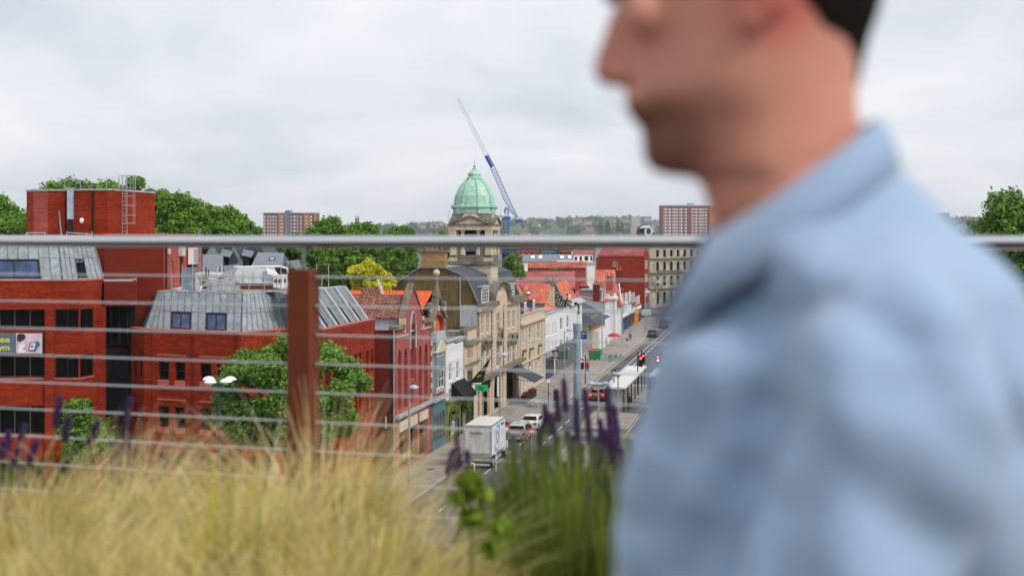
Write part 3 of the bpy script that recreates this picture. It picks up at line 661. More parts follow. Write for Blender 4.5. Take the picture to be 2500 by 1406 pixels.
L_ = (P3-P2).length; wall(T, M_red, P2, P3, 0, ZP, [(L_*f, L_*f+.8, a, b, 'office') for f in (.2, .5) for a, b in wrow], depth=.35, inset=.22)
wall(T, M_red, P3, P4, 0, ZP)
s0 = A(786)
def fs(px): return A(px)-s0
hs = []
for x0_, x1_ in ((795, 808), (815, 828), (866, 872.5), (876, 882.5), (893, 900.5), (905, 912)):
    for a, b in ((9.4, 11.1), (6.3, 8.1), (3.2, 5)): hs.append((fs(x0_), fs(x1_), a, b, 'office'))
wall(T, M_red, P4, P5, 0, ZP, hs, depth=.4, inset=.3)
for x in (836, 855, 887.5): MB().sbox(A(x-.9), A(x+.9), -.003, .3, 0, ZP+.02).build('pier_joint', M_darkred, T)
wall(T, M_darkred, P5, SP(A(915.5), 14).xy, 0, ZP)
chain_caps(T, [P0, P1, P2, P3, P4, P5], ZP, M_cap)
MB().slab([V3(p, ZP-.12) for p in (P0, P1, P2, P3, P4, P5)]+[SP(A(915.5), 14, ZP-.12), V3(pl(318, 108), ZP-.12)], .02).build('gutter_floor', M_lead, T)
zbL, zb1, zb2, zb3 = pl(348, 104), pl(354, 100.6), pl(589, 97.25), pl(696, 100.4)
ztL, zt1, zt2, zt3 = pl(384, 106), pl(387, 102.6), pl(592, 99.4), pl(664, 101.9)
ZT = 15.92
zbm, ztm = pl(400, 99.97), pl(403, 102.35)
zinc_face(T, V3(zb1, 13.3), V3(zbm, 13.3), V3(ztm, ZT), V3(zt1, ZT), 3)
zinc_face(T, V3(zbm, 13.3), V3(zb2, 13.3), V3(zt2, ZT), V3(ztm, ZT), 11, wins=[(1, 4, .04, .5), (6, 9, .04, .5)], splits=.5)
zinc_face(T, V3(zb2, 13.3), V3(zb3, 13.3), V3(zt3, ZT), V3(zt2, ZT), 8)
s4 = SP(A(786), .5, 13.3); s4t = SP(A(786)-.2, 2.3, ZT)
zinc_face(T, V3(zb3, 13.3), s4, s4t, V3(zt3, ZT), 5)
zinc_face(T, V3(zbL, 13.3), V3(zb1, 13.3), V3(zt1, ZT), V3(ztL, ZT), 4)
s5 = SP(A(914), .5, 13.3); s5t = SP(A(911), 2.3, ZT)
zinc_face(T, s4, s5, s5t, s4t, 24, wins=[(4, 6, .03, .55), (9, 11, .03, .55), (14, 16, .03, .55), (19, 21, .03, .55)], splits=.6)
zinc_face(T, s5, SP(A(914), 9, 13.3), SP(A(911), 9, ZT), s5t, 12)
for f in (3.1, 8.1, 13.1, 18.1, 22.6):   # broad upstands between the dormer bays
    a_ = s4.lerp(s5, f/24); b_ = s4t.lerp(s5t, f/24); e_ = (s5-s4)/24*.8; n_ = Vector((.85, -.16, .5))*.22
    MB().hexa([a_, a_+n_, a_+e_+n_, a_+e_, b_, b_+n_, b_+e_+n_, b_+e_]).build('roof_upstand', M_lead, T)
roofp = [V3(ztL, ZT-.05), V3(zt1, ZT-.05), V3(zt2, ZT-.05), V3(zt3, ZT-.05), s4t-Vector((0, 0, .05)), s5t-Vector((0, 0, .05)), SP(A(911), 14, ZT-.05), V3(pl(400, 118), ZT-.05)]
MB().slab(roofp, .06).build('flat_roof', M_roofmem, T)
chain_caps(T, [zt1, zt2, zt3, s4t.xy, s5t.xy], ZT, M_lead, w=.5, h=.12)
MB().slab([SP(A(805), 3.2, ZT+.03), SP(A(868), 3.2, ZT+.03), SP(A(868), 8, ZT+.05), SP(A(790), 8, ZT+.05)], .03).build('roof_chippings', M_gravel, T)
MB().sbox(A(790), A(900), 8.2, 8.6, ZT, ZT+.75).build('parapet_upstand', M_lead, T)
MB().sbox(A(860), A(905), 6.0, 8.0, ZT-.1, ZT+.5).build('roof_kerb', M_lead, T)
# rooftop guard rail
TR = thing('roof_guard_rail', 'free-standing galvanised guard rail around the rooftop plant', 'railing', (pl(560, 101).x, 101, ZT))
pp = [pl(x, y_) for x, y_ in ((420, 103.8), (470, 103.2), (504, 102.4), (540, 101.8), (572, 101), (608, 100.9), (645, 101.6), (686, 103))]
q = MB(); w_ = MB(); q2 = MB()
for p in pp:
    q.tube(V3(p, ZT), V3(p, ZT+1.1), .03, n=5); w_.box((p.x-.3, p.y-.2, ZT+.02), (p.x+.3, p.y+.35, ZT+.12))
for p in (pl(445, 103.3), pl(470.5, 103.4), pl(572, 101.2), pl(686, 103.2)): q.tube(V3(p, ZT), V3(p, ZT+2.0), .035, n=5)
for a, b in zip(pp[:-1], pp[1:]):
    for zz in (.55, 1.1): q2.tube(V3(a, ZT+zz), V3(b, ZT+zz), .028, n=5)
q.build('post', M_galv, TR); q2.build('rail', M_galv, TR); w_.build('counterweight', M_frame_g, TR)
for px, Y_ in ((785, 104.5), (772, 106), (803, 106)): pass
q = MB()
for px, Yq, zz in ((773, 104, 2), (802, 110, 1.9), (786, 106, 1)): q.tube(V3(pl(px, Yq), ZT), V3(pl(px, Yq), ZT+zz), .035, n=5)
q.tube(V3(pl(773, 104), ZT+1.0), V3(pl(802, 110), ZT+1.0), .03, n=5); q.tube(V3(pl(773, 104), ZT+1.9), V3(pl(802, 110), ZT+1.9), .012, n=5)
q.solo('roof_edge_rail', M_galv, 'short galvanised rail on the roof edge right of the rusty post', 'railing')
# air handling plant
T4 = thing('air_handling_unit', 'big pale rooftop air handling unit with round duct and cowl', 'ventilation unit', (pl(610, 107).x, 107, ZT))
def pz(px, py, Y): return W(px, py, Y)
ya, yb = 106, 108.6
x0, x1 = pl(552, 106).x, pl(675, 106).x; zb_, zt_2 = ZT+.5, ZT+1.62
MB().hexa([(x0+.2, ya, zb_), (x1, ya, zb_), (x1, yb, zb_), (x0+.2, yb, zb_), (x0+.75, ya+.3, zt_2), (x1-.55, ya+.3, zt_2), (x1-.55, yb-.3, zt_2), (x0+.75, yb-.3, zt_2)]).build('casing', M_galvp, T4)
MB().hexa([(x0-.3, ya+.5, zb_+.3), (x0+.25, ya, zb_), (x0+.25, yb, zb_), (x0-.3, yb-.5, zb_+.3), (x0-.3, ya+.5, zb_+.85), (x0+.7, ya+.2, zt_2-.02), (x0+.7, yb, zt_2-.02), (x0-.3, yb-.5, zb_+.85)]).build('transition', M_galvp, T4)
MB().tube((pl(484, 106.7).x, 106.9, zb_+.56), (x0-.1, 106.9, zb_+.56), .27, n=16).build('round_duct', M_galvp, T4, smooth=False)
MB().box((pl(443, 106).x, 106, ZT), (pl(472, 106).x, 107.4, ZT+1.65)).build('duct_riser', mat('blue_galvanised', (.20, .25, .30), rough=.5, streak=.35, metal=.3), T4)
MB().tube((pl(476, 106.7).x, 106.9, ZT), (pl(476, 106.7).x, 106.9, ZT+1.3), .33, n=14).build('flexible_duct', M_galvp, T4)
MB().hexa([(x1-.6, ya-.25, zb_+.7), (x1+.1, ya-.25, zb_+.5), (x1+.1, ya+.4, zb_+.5), (x1-.6, ya+.4, zb_+.7), (x1-.75, ya-.2, zt_2), (x1+.05, ya-.25, zb_+.72), (x1+.05, ya+.4, zb_+.72), (x1-.75, ya+.4, zt_2)]).build('cowl', M_white, T4)
MB().box((x0+.3, ya+.15, ZT+.15), (x1-.1, yb-.1, zb_)).build('base_frame', mat('red_steel', (.22, .04, .03)), T4)
q = MB()
for i in range(5): q.box((x0+.5+i*.75, ya-.0, zb_+.1), (x0+.53+i*.75, ya+.02, zb_+.9))
for i in range(4): q.box((x0+.7+i*.8, ya+.25, zt_2-.25), (x0+.78+i*.8, ya+.32, zt_2-.18))
q.build('panel_joint', M_frame_g, T4)
MB().path([(x0+.5, ya+.4, zt_2+.1), (x1+.2, ya+.4, zt_2+.16), (x1+.75, ya+.4, zt_2), (x1+.8, ya+.4, zb_+.7)], .07, 6).build('pipe', M_white, T4)
q = MB(); rnd = random.Random(3)
for i in range(46):
    p = pl(rnd.uniform(490, 565), rnd.uniform(104.5, 107)); z = ZT+rnd.uniform(.1, .95); l = rnd.uniform(.3, 1.4)
    dr = Vector((1, 0, 0)) if rnd.random() < .6 else (Vector((0, 0, 1)) if rnd.random() < .4 else Vector((.8, .5, -.2)))
    q.tube(V3(p, z), V3(p, z)+dr*l*.7, rnd.uniform(.03, .075), n=5, mi=rnd.randrange(2))
q.build('pipework', [M_galvp, M_frame_d], T4)
M_wgrey = M_white
cond = None
for i, (px, Y_, h_) in enumerate(((680, 104.4, .95), (690, 104.3, .95), (700, 105, .9))):
    p = pl(px, Y_); labs = ['left', 'middle', 'right']
    if cond is None:
        cond = thing('condenser_unit', 'leftmost white condenser box beside the rusty post top', 'air conditioner', V3(p, ZT+.2), group='condensers on the flat roof')
        MB().box((p.x-.38, p.y, ZT+.25), (p.x+.02, p.y+.4, ZT+1.2)).build('casing', M_white, cond); MB().lathe((0, 0, 0), [(.01, 0)], 4)
        q = MB(); q.tube((p.x-.18, p.y-.03, ZT+.75), (p.x-.18, p.y+.0, ZT+.75), .16, n=14); q.build('fan_grille', M_frame_g, cond)
    else: copy_tree(cond, V3(p, ZT+.2), 0, 'condenser box partly hidden by the rusty post top' if i == 2 else 'white condenser box next to the leftmost one by the rusty post')

# ================================================================ terrace houses between office and trees (dark cladding, zinc gables)
def gable_house(name, lab, p_left, p_right, depth, ze, zr, mw, mr, holes=(), gm=None, roof_over=.15, kind='dark'):
    """gable end facing the viewer between two plan points; ridge runs away from it"""
    T = thing(name, lab, 'house', (p_left.x, p_left.y, 0))
    d = (p_right-p_left); L_ = d.length; d.normalize(); n = Vector((d.y, -d.x)); bk = -n*depth
    wall(T, gm or mw, p_left, p_right, 0, ze, holes, outer=[(0, 0), (L_, 0), (L_, ze), (L_/2, zr), (0, ze)], kind=kind)
    wall(T, mw, p_right, p_right+bk, 0, ze); wall(T, mw, p_left+bk, p_left, 0, ze)
    for e_, s in ((p_left, -1), (p_right, 1)):
        pe = e_+d*s*roof_over; pr = (p_left+p_right)/2; zz = ze-roof_over*(zr-ze)/(L_/2)
        pts = [V3(pe+n*.1, zz), V3(pr+n*.1, zr), V3(pr+bk, zr), V3(pe+bk, zz)]
        if s > 0: pts = pts[::-1]
        MB().slab(pts, -.14 if False else .14).build('roof', mr, T)
    return T
gable_house('terrace_house', 'blue-grey zinc house with orange brick gable left of the ventilation unit', pl(521, 128), pl(562, 128), 8, 14.9, 17.2, M_slatel, M_slatel, gm=M_orangebr)
T = gable_house('terrace_house', 'grey zinc house with orange brick gable and white roof window', pl(682, 135), pl(712, 135), 8, 15.3, 17.5, M_slatel, M_slatel, gm=M_orangebr)
T = thing('zinc_terrace', 'low blue-grey zinc roof with a white roof light behind the ventilation unit', 'house', (pl(650, 138).x, 138, 0))
MB().slab([W(612, 655, 134), W(690, 655, 134), W(694, 620, 140), W(630, 619, 140)], .12).build('roof', M_slatel, T)
MB().slab([W(694, 620, 140.1), W(718, 655, 134.1), W(690, 655, 134.1)], .1).build('hip', M_slate, T)
wall(T, M_darkclad, pl(600, 134.3), pl(720, 134.3), 0, ZY(655, 134.3))
window(T, W(656, 636, 136.9)+Vector((0, -.1, .1)), Vector((1, 0, 0)), 0, .6, 0, .6, 0, 'sky', up=Vector((0, .93, .37)).normalized(), inward=Vector((0, .37, -.93)))
T = thing('zinc_terrace', 'wide blue-grey zinc roof slope beside the pink brick wall', 'house', (pl(500, 131).x, 131, 0))
MB().slab([W(495, 690, 127), W(545, 690, 127), W(545, 624, 133), W(495, 624, 133)], .12).build('roof', M_slatel, T)
wall(T, M_darkclad, pl(494, 127.2), pl(575, 127.2), 0, ZY(690, 127.2))
M_gcopper = mat('pale_green_cladding', (.22, .30, .30), rough=.6, streak=.2)
for i, (x0_, xa, x1_, yt, yb_, m) in enumerate(((500, 520, 540, 596, 650, M_gcopper), (530, 555, 578, 590, 655, M_darkclad), (558, 572, 592, 600, 655, M_gcopper), (582, 610, 645, 588, 655, M_darkclad), (608, 625, 655, 596, 650, M_slate))):
    Y_ = 141+i*.4
    T = thing('gabled_house', ['green-clad gabled house tucked behind the pink brick block', 'dark gabled house left of the green-clad one', 'narrow green-clad gable between two dark gables', 'dark-clad house with sloping roof light behind the plant', 'rightmost dark gable of the clad row'][i], 'house', (pl(x0_, Y_).x, Y_, 0), group='dark gabled houses behind the roof plant')
    ze = ZY(yb_-18, Y_); zr = ZY(yt, Y_); a_, b_ = pl(x0_, Y_), pl(x1_, Y_); L_ = (b_-a_).length; f = (xa-x0_)/(x1_-x0_)
    wall(T, m, a_, b_, 0, ze, [(L_*.4, L_*.6, ze-1.5, ze+.4, 'office')], outer=[(0, 0), (L_, 0), (L_, ze), (L_*f, zr), (0, ze)])
    c_ = a_.lerp(b_, f)
    MB().slab([V3(b_, ze), V3(b_+Vector((0, 8)), ze), V3(c_+Vector((0, 8)), zr), V3(c_, zr)], .12).build('roof', M_slate, T)
    MB().slab([V3(a_+Vector((0, 8)), ze), V3(a_, ze), V3(c_, zr), V3(c_+Vector((0, 8)), zr)], .12).build('roof', M_slatel, T)
    if i in (1, 3): MB().slab([V3(a_+Vector((.4, -.6)), ze+.5), V3(a_+Vector((1.4, -.6)), ze+.3), V3(a_+Vector((1.7, .5)), ze+1.3), V3(a_+Vector((.6, .5)), ze+1.5)], .1).build('dormer_roof', M_slatel, T)
# ================================================================ STREET ROW (left side of the road), near to far
def B_(px, a):
    k = (px-1250)/F
    return (a*(.1813-.9834*k)-31.5)/(.9834+.1813*k)
def zf(px, py): return ZA(py, A(px))
X2 = lambda a, b=0: SP(a, b).xy
def facade(T, m, a0, a1, z1, holes=(), **k): return wall(T, m, X2(a0), X2(a1), 0, z1, holes, **k)
def hol(a0, *items):   # (px0,px1,py_top,py_bottom,kind,shape)
    o = []
    for it in items:
        c = (it[0]+it[1])/2; aa, ab = A(it[0])-a0, A(it[1])-a0
        o.append((aa, ab, zf(c, it[3]), zf(c, it[2]), it[4] if len(it) > 4 else None, it[5] if len(it) > 5 else 'rect'))
    return o
def sides(T, m, a0, a1, dep, z, back=True, z0=0):
    wall(T, m, X2(a0, dep), X2(a0), z0, z); wall(T, m, X2(a1), X2(a1, dep), z0, z)
    if back: wall(T, m, X2(a1, dep), X2(a0, dep), z0, z)
def flat_top(T, m, a0, a1, dep, z, b0=.1): MB().slab([SP(a0+.05, b0, z), SP(a0+.05, dep, z), SP(a1-.05, dep, z), SP(a1-.05, b0, z)][::-1], .08).build('flat_roof', m, T)
# ---------------------------------------- red gothic house with steep gable
a0, a1 = A(963.5), A(1051)
T = street_thing('gothic_house', 'red brick gothic house with one steep stone-coped gable and tall lancets', 'building', a0)
zp = zf(965, 806); zk = 13.0; za_ = zf(1007, 696); L_ = a1-a0
s1, sm, s2 = A(986)-a0, A(1007)-a0, A(1029)-a0
hs = hol(a0, (971.5, 980, 853, 1000, 'none', 'point'), (986.5, 995, 850, 994, 'none', 'point'), (1002.5, 1016, 787, 932, 'none', 'point'), (1022, 1030, 842, 987, 'none', 'point'), (1036, 1044.5, 838, 980, 'none', 'point'))
hs += hol(a0, (1002.5, 1012, 925, 982, 'stone'))
zs = 4.75
hs += [(A(975)-a0, A(995)-a0, .3, 3.4, 'shop'), (A(1001)-a0, A(1018)-a0, .3, 3.4, 'shop'), (A(1024)-a0, A(1044)-a0, .3, 3.4, 'shop')]
wall(T, M_gothic, X2(a0), X2(a1), 0, zp, hs, depth=.55, inset=.4, outer=[(0, 0), (L_, 0), (L_, zp), (s2, zp), (s2, zk), (sm, za_), (s1, zk), (s1, zp), (0, zp)])
MB().sbox(a0+.3, a1-.2, .56, .66, 3.6, zp).build('recess_back', M_darkred, T)
MB().sbox(a0+sm-.9, a0+sm+.8, .4, .5, zf(1010, 930), zf(1010, 800)).build('niche_panel', M_bathp, T)
for zz in (7.4, 9.0): MB().sbox(a0+sm-.3, a0+sm+.15, .37, .41, zz, zz+1.1).build('niche_slit', M_bathd, T)
nz = 0
for (px0, px1, za0, za1) in ((975, 995, 3.45, 4.3), (1001, 1018, 3.45, 4.3), (1024, 1044, 3.45, 4.3)):
    MB().sbox(A(px0), A(px1), -.06, .1, za0, za1).build('fascia_board', M_creamr, T)
band(T, M_lead, X2(a0), X2(a1), 4.75, 5.0, .38, 'shop_cornice'); band(T, M_bathd, X2(a0), X2(a1), 4.55, 4.75, .2, 'shop_cornice')
def coping_line(T, pts, m, w0=-.25, w1=.45, th=.16, name='gable_coping'):
    """pts (a,z) along the facade"""
    q = MB()
    for (p, z), (p2, z2) in zip(pts[:-1], pts[1:]):
        q.hexa([SP(p, w0, z), SP(p, w1, z), SP(p2, w1, z2), SP(p2, w0, z2), SP(p, w0, z+th), SP(p, w1, z+th), SP(p2, w1, z2+th), SP(p2, w0, z2+th)])
    return q.build(name, m, T)
coping_line(T, [(a0+s1-.15, zk-.1), (a0+sm, za_)], M_bathd, th=.2, w0=-.12); coping_line(T, [(a0+sm, za_), (a0+s2+.15, zk-.1)], M_bathd, th=.2, w0=-.12)
coping_line(T, [(a0-.1, zp), (a0+s1, zp)], M_bathd, th=.32); coping_line(T, [(a0+s2, zp+.0), (a1, zp)], M_bathd, th=.32)
band(T, M_lead, X2(a0), X2(a0+s1+1.2), zf(976, 822), zf(976, 822)+.12, .12); band(T, M_lead, X2(a0+s2-.6), X2(a1), zf(1038, 803), zf(1038, 803)+.14, .12)
for s, zz in ((s1-.35, zk-1.25), (s2+.02, zk-1.4)): MB().sbox(a0+s, a0+s+.35, -.18, .35, zz, zz+1.2).build('kneeler_stone', M_bath, T)
q = MB(); wz = [(sm-.98, zf(1005, 850)), (sm-.98, zf(1005, 815))]+[(sm-.98*math.cos(t_*PI/2), zf(1005, 815)+1.9*math.sin(t_*PI/2)**.8) for t_ in [i/5 for i in range(1, 6)]]+[(sm+.98*math.cos(t_*PI/2), zf(1005, 815)+1.9*math.sin(t_*PI/2)**.8) for t_ in [1-i/5 for i in range(1, 6)]]+[(sm+.98, zf(1005, 850))]
q.path([SP(a0+s, -.06, z) for s, z in wz], .09, 5); q.build('arch_moulding', M_lead, T)
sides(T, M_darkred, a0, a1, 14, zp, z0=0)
MB().sbox(a0-.12, a0-.0, B_(944, a0), B_(941, a0), 4.0, 5.0).build('alarm_box', M_creamr, T); q = MB().tube(SP(a0-.08, .05, 0), SP(a0-.08, .05, zp), .06, n=6); q.build('drain_pipe', M_lead, T)
wall(T, M_greyr, X2(a0+s1+.1, 16), X2(a0+s1+.1, .6), zp-1.0, zk)
tile_roof(T, M_tile_r, SP(a0+s1-.15, 16, zk-.05), SP(a0+s1-.15, .5, zk-.05), SP(a0+sm, .5, 14.75), SP(a0+sm, 16, 14.75), tw=.32, th=.38)
tile_roof(T, M_tile_r, SP(a0+s2+.1, .5, zk-.05), SP(a0+s2+.1, 16, zk-.05), SP(a0+sm, 16, 14.74), SP(a0+sm, .5, 14.74), tw=.32, th=.38)
flat_top(T, M_roofmem, a0, a1, 16, zp-.5)
# upper mansard slice behind the office roof
T = street_thing('rear_mansard_house', 'house with brown tiled mansard and white verge board behind the zinc roof', 'house', A(905), 9)
tile_roof(T, M_tile_r, W(888, 727, 128), W(935, 727, 128), W(922, 703, 131), W(880, 705, 131), tw=.3, th=.36)
MB().slab([W(935, 728, 127.6), W(941, 727, 127.6), W(927, 688, 132), W(921, 688, 132)], .25).build('verge_board', M_lead, T)
wall(T, M_greyr, pl(860, 128.2), pl(938, 128.2), 0, ZY(728, 128.2))
# ---------------------------------------- narrow gothic house with ball finials
a0, a1 = A(1051.5), A(1087)
T = street_thing('finial_house', 'narrow banded gothic house with ball finial, orange arch and teal shopfront', 'building', a0)
L_ = a1-a0; zp = zf(1070, 828)+0; ze = zf(1052, 790); zap = zf(1067, 716); sm = A(1068)-a0
wall(T, M_gothic, X2(a0), X2(a1), 0, ze, hol(a0, (1057, 1083, 768, 826, 'none', 'point'))+[(.5, 4.1, .5, 4.5, 'none')], depth=.45, outer=[(0, 0), (L_, 0), (L_, ze), (L_*.62, ze+1.2), (sm, zap), (sm-.9, ze+1.0), (0, ze)], name='wall')
wall(T, M_orangebr, X2(a0+.6, .38), X2(a1-.4, .38), zf(1070, 830), zf(1070, 766), hol(a0+.6, (1062, 1072, 783, 813, 'geo2')), depth=.1, inset=.02, name='arch_infill')
for zz0, zz1 in ((zf(1067, 755), zf(1067, 750)),): MB().sbox(a0+sm-.8, a0+sm+.8, -.06, .1, zz0-.15, zz1+.1).build('stone_band', M_bathp, T)
coping_line(T, [(a0-.1, ze-.1), (a0+sm-.9, ze+1.1), (a0+sm, zap)], M_bathd, th=.25); coping_line(T, [(a0+sm, zap), (a0+L_*.62, ze+1.2), (a1+.1, ze)], M_bathd, th=.25)
def finial(T, a, b, z, h, r, mb=M_bathd, mtop=M_bathp):
    MB().lathe(SP(a, b, z), [(r*1.3, 0), (r*1.3, h*.12), (r*.9, h*.14), (r*.5, h*.62), (r*.7, h*.64), (r*.35, h*.7)], 8).build('finial_shaft', mb, T)
    MB().ball(SP(a, b, z+h*.86), r*.95).build('finial_ball', mtop, T, smooth=True)
finial(T, a0+sm, .1, zap-.5, 2.8, .35); finial(T, a0+.05, .1, ze-.6, 2.6, .36, mtop=M_bathd); finial(T, a1-.2, .1, ze-1.4, 3.4, .34, mtop=M_bathd)
q = MB()
for i in range(9):
    MB().sbox(a0-.02, a0+.38, -.07, .1, 5+i*.98, 5.5+i*.98).build('quoin_band', M_bathp, T); MB().sbox(a1-.42, a1+.02, -.1, .1, 5+i*.98, 5.5+i*.98).build('quoin_band', M_bathp, T)
zb0, zb1 = 5.4, zf(1066, 833)
M_bluegrey = mat('pale_blue_paint', (.36, .44, .47), rough=.6, var=.08)
b0_, b1_ = A(1055.5), A(1077)
MB().sbox(b0_, b1_, -.35, .1, zb0, zb0+.3).build('bay_base', M_lead, T); MB().sbox(b0_-.1, b1_+.1, -.42, .1, zb1, zb1+.9).build('bay_head', M_bluegrey, T)
wall(T, M_bluegrey, X2(b0_, -.35), X2(b1_, -.35), zb0+.3, zb1, [(.15, b1_-b0_-.15, 5.8, 9.0, 'geo'), (.15, b1_-b0_-.15, 10.6, zb1-1.4, 'geo'), (1.2, b1_-b0_-1.2, zb1-1.3, zb1-.1, 'sash', 'arch')], depth=.2, inset=.05, name='bay_front')
wall(T, M_bluegrey, X2(b0_, .05), X2(b0_, -.35), zb0+.3, zb1); wall(T, M_bluegrey, X2(b1_, -.35), X2(b1_, .05), zb0+.3, zb1)
MB().hexa([SP(b0_-.15, -.6, 9.2), SP(b1_+.15, -.6, 9.2), SP(b1_+.15, 0, 9.2), SP(b0_-.15, 0, 9.2), SP((b0_+b1_)/2-.1, -.6, 10.3), SP((b0_+b1_)/2+.1, -.6, 10.3), SP((b0_+b1_)/2+.1, 0, 10.3), SP((b0_+b1_)/2-.1, 0, 10.3)]).build('bay_pediment', M_bathp, T)
M_teal = mat('teal_paint', (.055, .17, .20), rough=.55, var=.1, streak=.1)
wall(T, M_teal, X2(a0+.35, -.12), X2(a1-.35, -.12), 0, 4.6, [(.25+i*1.2, .25+i*1.2+1.05, z0_, z1_, 'shopg') for i in range(4) for z0_, z1_ in ((.9, 2.0), (2.1, 3.5))], depth=.15, inset=.05, name='shopfront')
band(T, M_lead, X2(a0), X2(a1), 4.65, 4.95, .45, 'shop_cornice')
sides(T, M_darkred, a0, a1, 14, zf(1085, 830))
zr = zf(1067, 716)-.25
ar = (a0+a1)/2-.3; zr = ZA(712, ar, 6)
tile_roof(T, M_tile_o, SP(A(1029)+.6, 17, 12.6), SP(A(1029)+.6, .5, 12.6), SP(ar, .5, zr), SP(ar, 17, zr), tw=.31, th=.4, amp=.07)
plain_roof(T, M_tile_k, [SP(a1, .5, 12.2), SP(a1, 17, 12.2), SP(ar, 17, zr), SP(ar, .5, zr)])
plain_roof(T, M_slate, [SP(A(1029)+.2, .3, 11.6), SP(a0+.6, .3, 11.6), SP(a0+.6, 2.2, 12.9), SP(A(1029)+.2, 2.2, 12.9)], name='valley_roof')
# ---------------------------------------- narrow white house over the green pub
a0, a1 = A(1087.5), A(1131.5); zt = zf(1110, 829)
T = street_thing('white_pub_house', 'narrow white painted house above the olive green pub front', 'building', a0)
facade(T, M_render, a0, a1, zt, hol(a0, (1096.5, 1103, 887, 930, 'sash'), (1114.5, 1121, 882, 924, 'sash'), (1096, 1102, 949, 976, 'sash'))+[(1.5, 3.2, .7, 2.9, 'big', 'arch'), (4.4, 5.9, .1, 2.9, 'dark', 'arch')], sill=M_white)
sides(T, M_render, a0, a1, 12, zt-.1); flat_top(T, M_slatel, a0, a1, 12, zt-.4)
coping_line(T, [(a0, zt), (a1, zt)], M_lead, th=.1)
MB().sbox(A(1094), A(1126), -.05, .02, zf(1110, 880), zf(1110, 838)).build('painted_panel', M_white, T)
q = MB()
for px in (1098, 1106, 1114, 1122): q.tube(SP(A(px), 0, zt-.1), SP(A(px), -.6, zt-.1), .02, n=4); q.sbox(A(px)-.2, A(px)+.2, -.75, -.5, zt-.2, zt-.12)
q.build('sign_lamp', M_black, T)
M_olive = mat('olive_green_paint', (.20, .22, .06), rough=.55, var=.12)
wall(T, M_olive, X2(a0+.1, -.22), X2(a1-.1, -.22), 0, 3.9, [(1.4, 3.1, .7, 2.9, 'big', 'arch'), (3.9, 5.2, .1, 3.0, 'dark', 'arch'), (.3, 1.1, .1, 3.0, 'dark', 'arch'), (5.6, 6.6, .1, 3.0, 'dark', 'arch')], depth=.16, inset=.04, name='pub_front')
text(T, 'THE SEVEN STARS', .42, SP(a0+.5, -.25, 3.3), D2.to_3d(), (0, 0, 1), mat('gilt_lettering', (.45, .38, .12)), fit=5.6) if False else None
band(T, M_olive, X2(a0), X2(a1), 3.9, 4.15, .45, 'pub_cornice')
MB().sbox(a0+3.2, a0+4.0, -.28, -.2, 1.1, 2.6).build('blue_poster', mat('violet_poster', (.07, .06, .25)), T)
T2 = street_thing('hanging_basket', 'dark green trailing plant basket on the olive pub front', 'plant', A(1124), -.5, 3.0)
# ---------------------------------------- dark house behind (weathered parapet, plum roof)
T = street_thing('sooty_rear_house', 'sooty stone parapet with plum tiled roof behind the white pub house', 'house', A(1092), 6)
aa = A(1135)+1.5
wall(T, M_bathd, X2(aa, B_(1090, aa)), X2(aa, .2), 0, ZA(808, aa, 3))
tile_roof(T, M_tile_k, SP(aa-.3, 13, ZA(800, aa)), SP(aa-.3, 3.5, ZA(806, aa)), SP(aa+1.5, 5.5, ZA(783, aa+2)), SP(aa+1.5, 13, ZA(779, aa+2)))
# ---------------------------------------- tan stone house with panelled parapet
a0, a1 = A(1132), A(1167.5); zt = zf(1150, 799)
T = street_thing('tan_stone_house', 'narrow tan stone house with two tall leaded windows and stained parapet', 'building', a0)
facade(T, M_bath, a0, a1, zt-1.6, hol(a0, (1141, 1155, 828, 873, 'lead'), (1141, 1155, 897, 955, 'lead'))+[(.5, 5.2, .3, 3.3, 'shop')], depth=.25, inset=.1, sill=M_bath)
wall(T, M_bathd, X2(a0, -.08), X2(a1, -.08), zt-1.6, zt, thick=.5, name='parapet'); MB().sbox(a0+1.4, a1-1.4, -.12, -.05, zt-1.25, zt-.3).build('carved_panel', M_bath, T)
band(T, M_bathd, X2(a0), X2(a1), zt-1.75, zt-1.55, .3, 'cornice'); band(T, M_bathd, X2(a0), X2(a1), zf(1150, 888), zf(1150, 884), .28, 'cornice')
MB().sbox(a0-.05, a0+.6, -.12, .1, 3.8, zt-1.7).build('pilaster', M_bath, T); MB().sbox(a1-.6, a1+.02, -.12, .1, 3.8, zt-1.7).build('pilaster', M_bath, T)
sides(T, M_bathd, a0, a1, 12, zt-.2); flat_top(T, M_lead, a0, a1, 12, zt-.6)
# ---------------------------------------- palazzo with arched pediment; quoins built block by block
a0, a1 = A(1168), A(1270); zc = zf(1175, 752); L_ = a1-a0
T = street_thing('stone_palazzo', 'honey stone building with arched pediment, quoins and slate mansard below the dome', 'building', a0)
up_ = [(1173.5, 1180.5, 770, 815, 'sash2'), (1186.5, 1194, 766, 813, 'sash2'), (1212.5, 1221.5, 763, 807, 'sash2'), (1238.5, 1245.5, 759, 802, 'sash2'), (1250.5, 1257.5, 756.5, 799, 'sash2')]
lo_ = [(1173.5, 1181, 846, 908, 'sash2'), (1186.5, 1194.5, 842, 902, 'sash2'), (1212, 1221.5, 833, 895, 'sash2'), (1238.5, 1246, 834, 887, 'sash2'), (1250.5, 1258, 832, 883, 'sash2')]
gf = [(A(1174)-a0, A(1196)-a0, .2, 4.0, 'none'), (A(1206)-a0, A(1223)-a0, .2, 4.3, 'none', 'arch'), (A(1236.5)-a0, A(1261)-a0, .2, 4.4, 'none')]
wall(T, M_bath, X2(a0), X2(a1), 0, zc, hol(a0, *up_, *lo_)+gf, depth=.3, inset=.12, sill=M_bath)
ag = A(1222); zg0 = zc; zg1 = zf(1222, 692); rg_ = 4.4
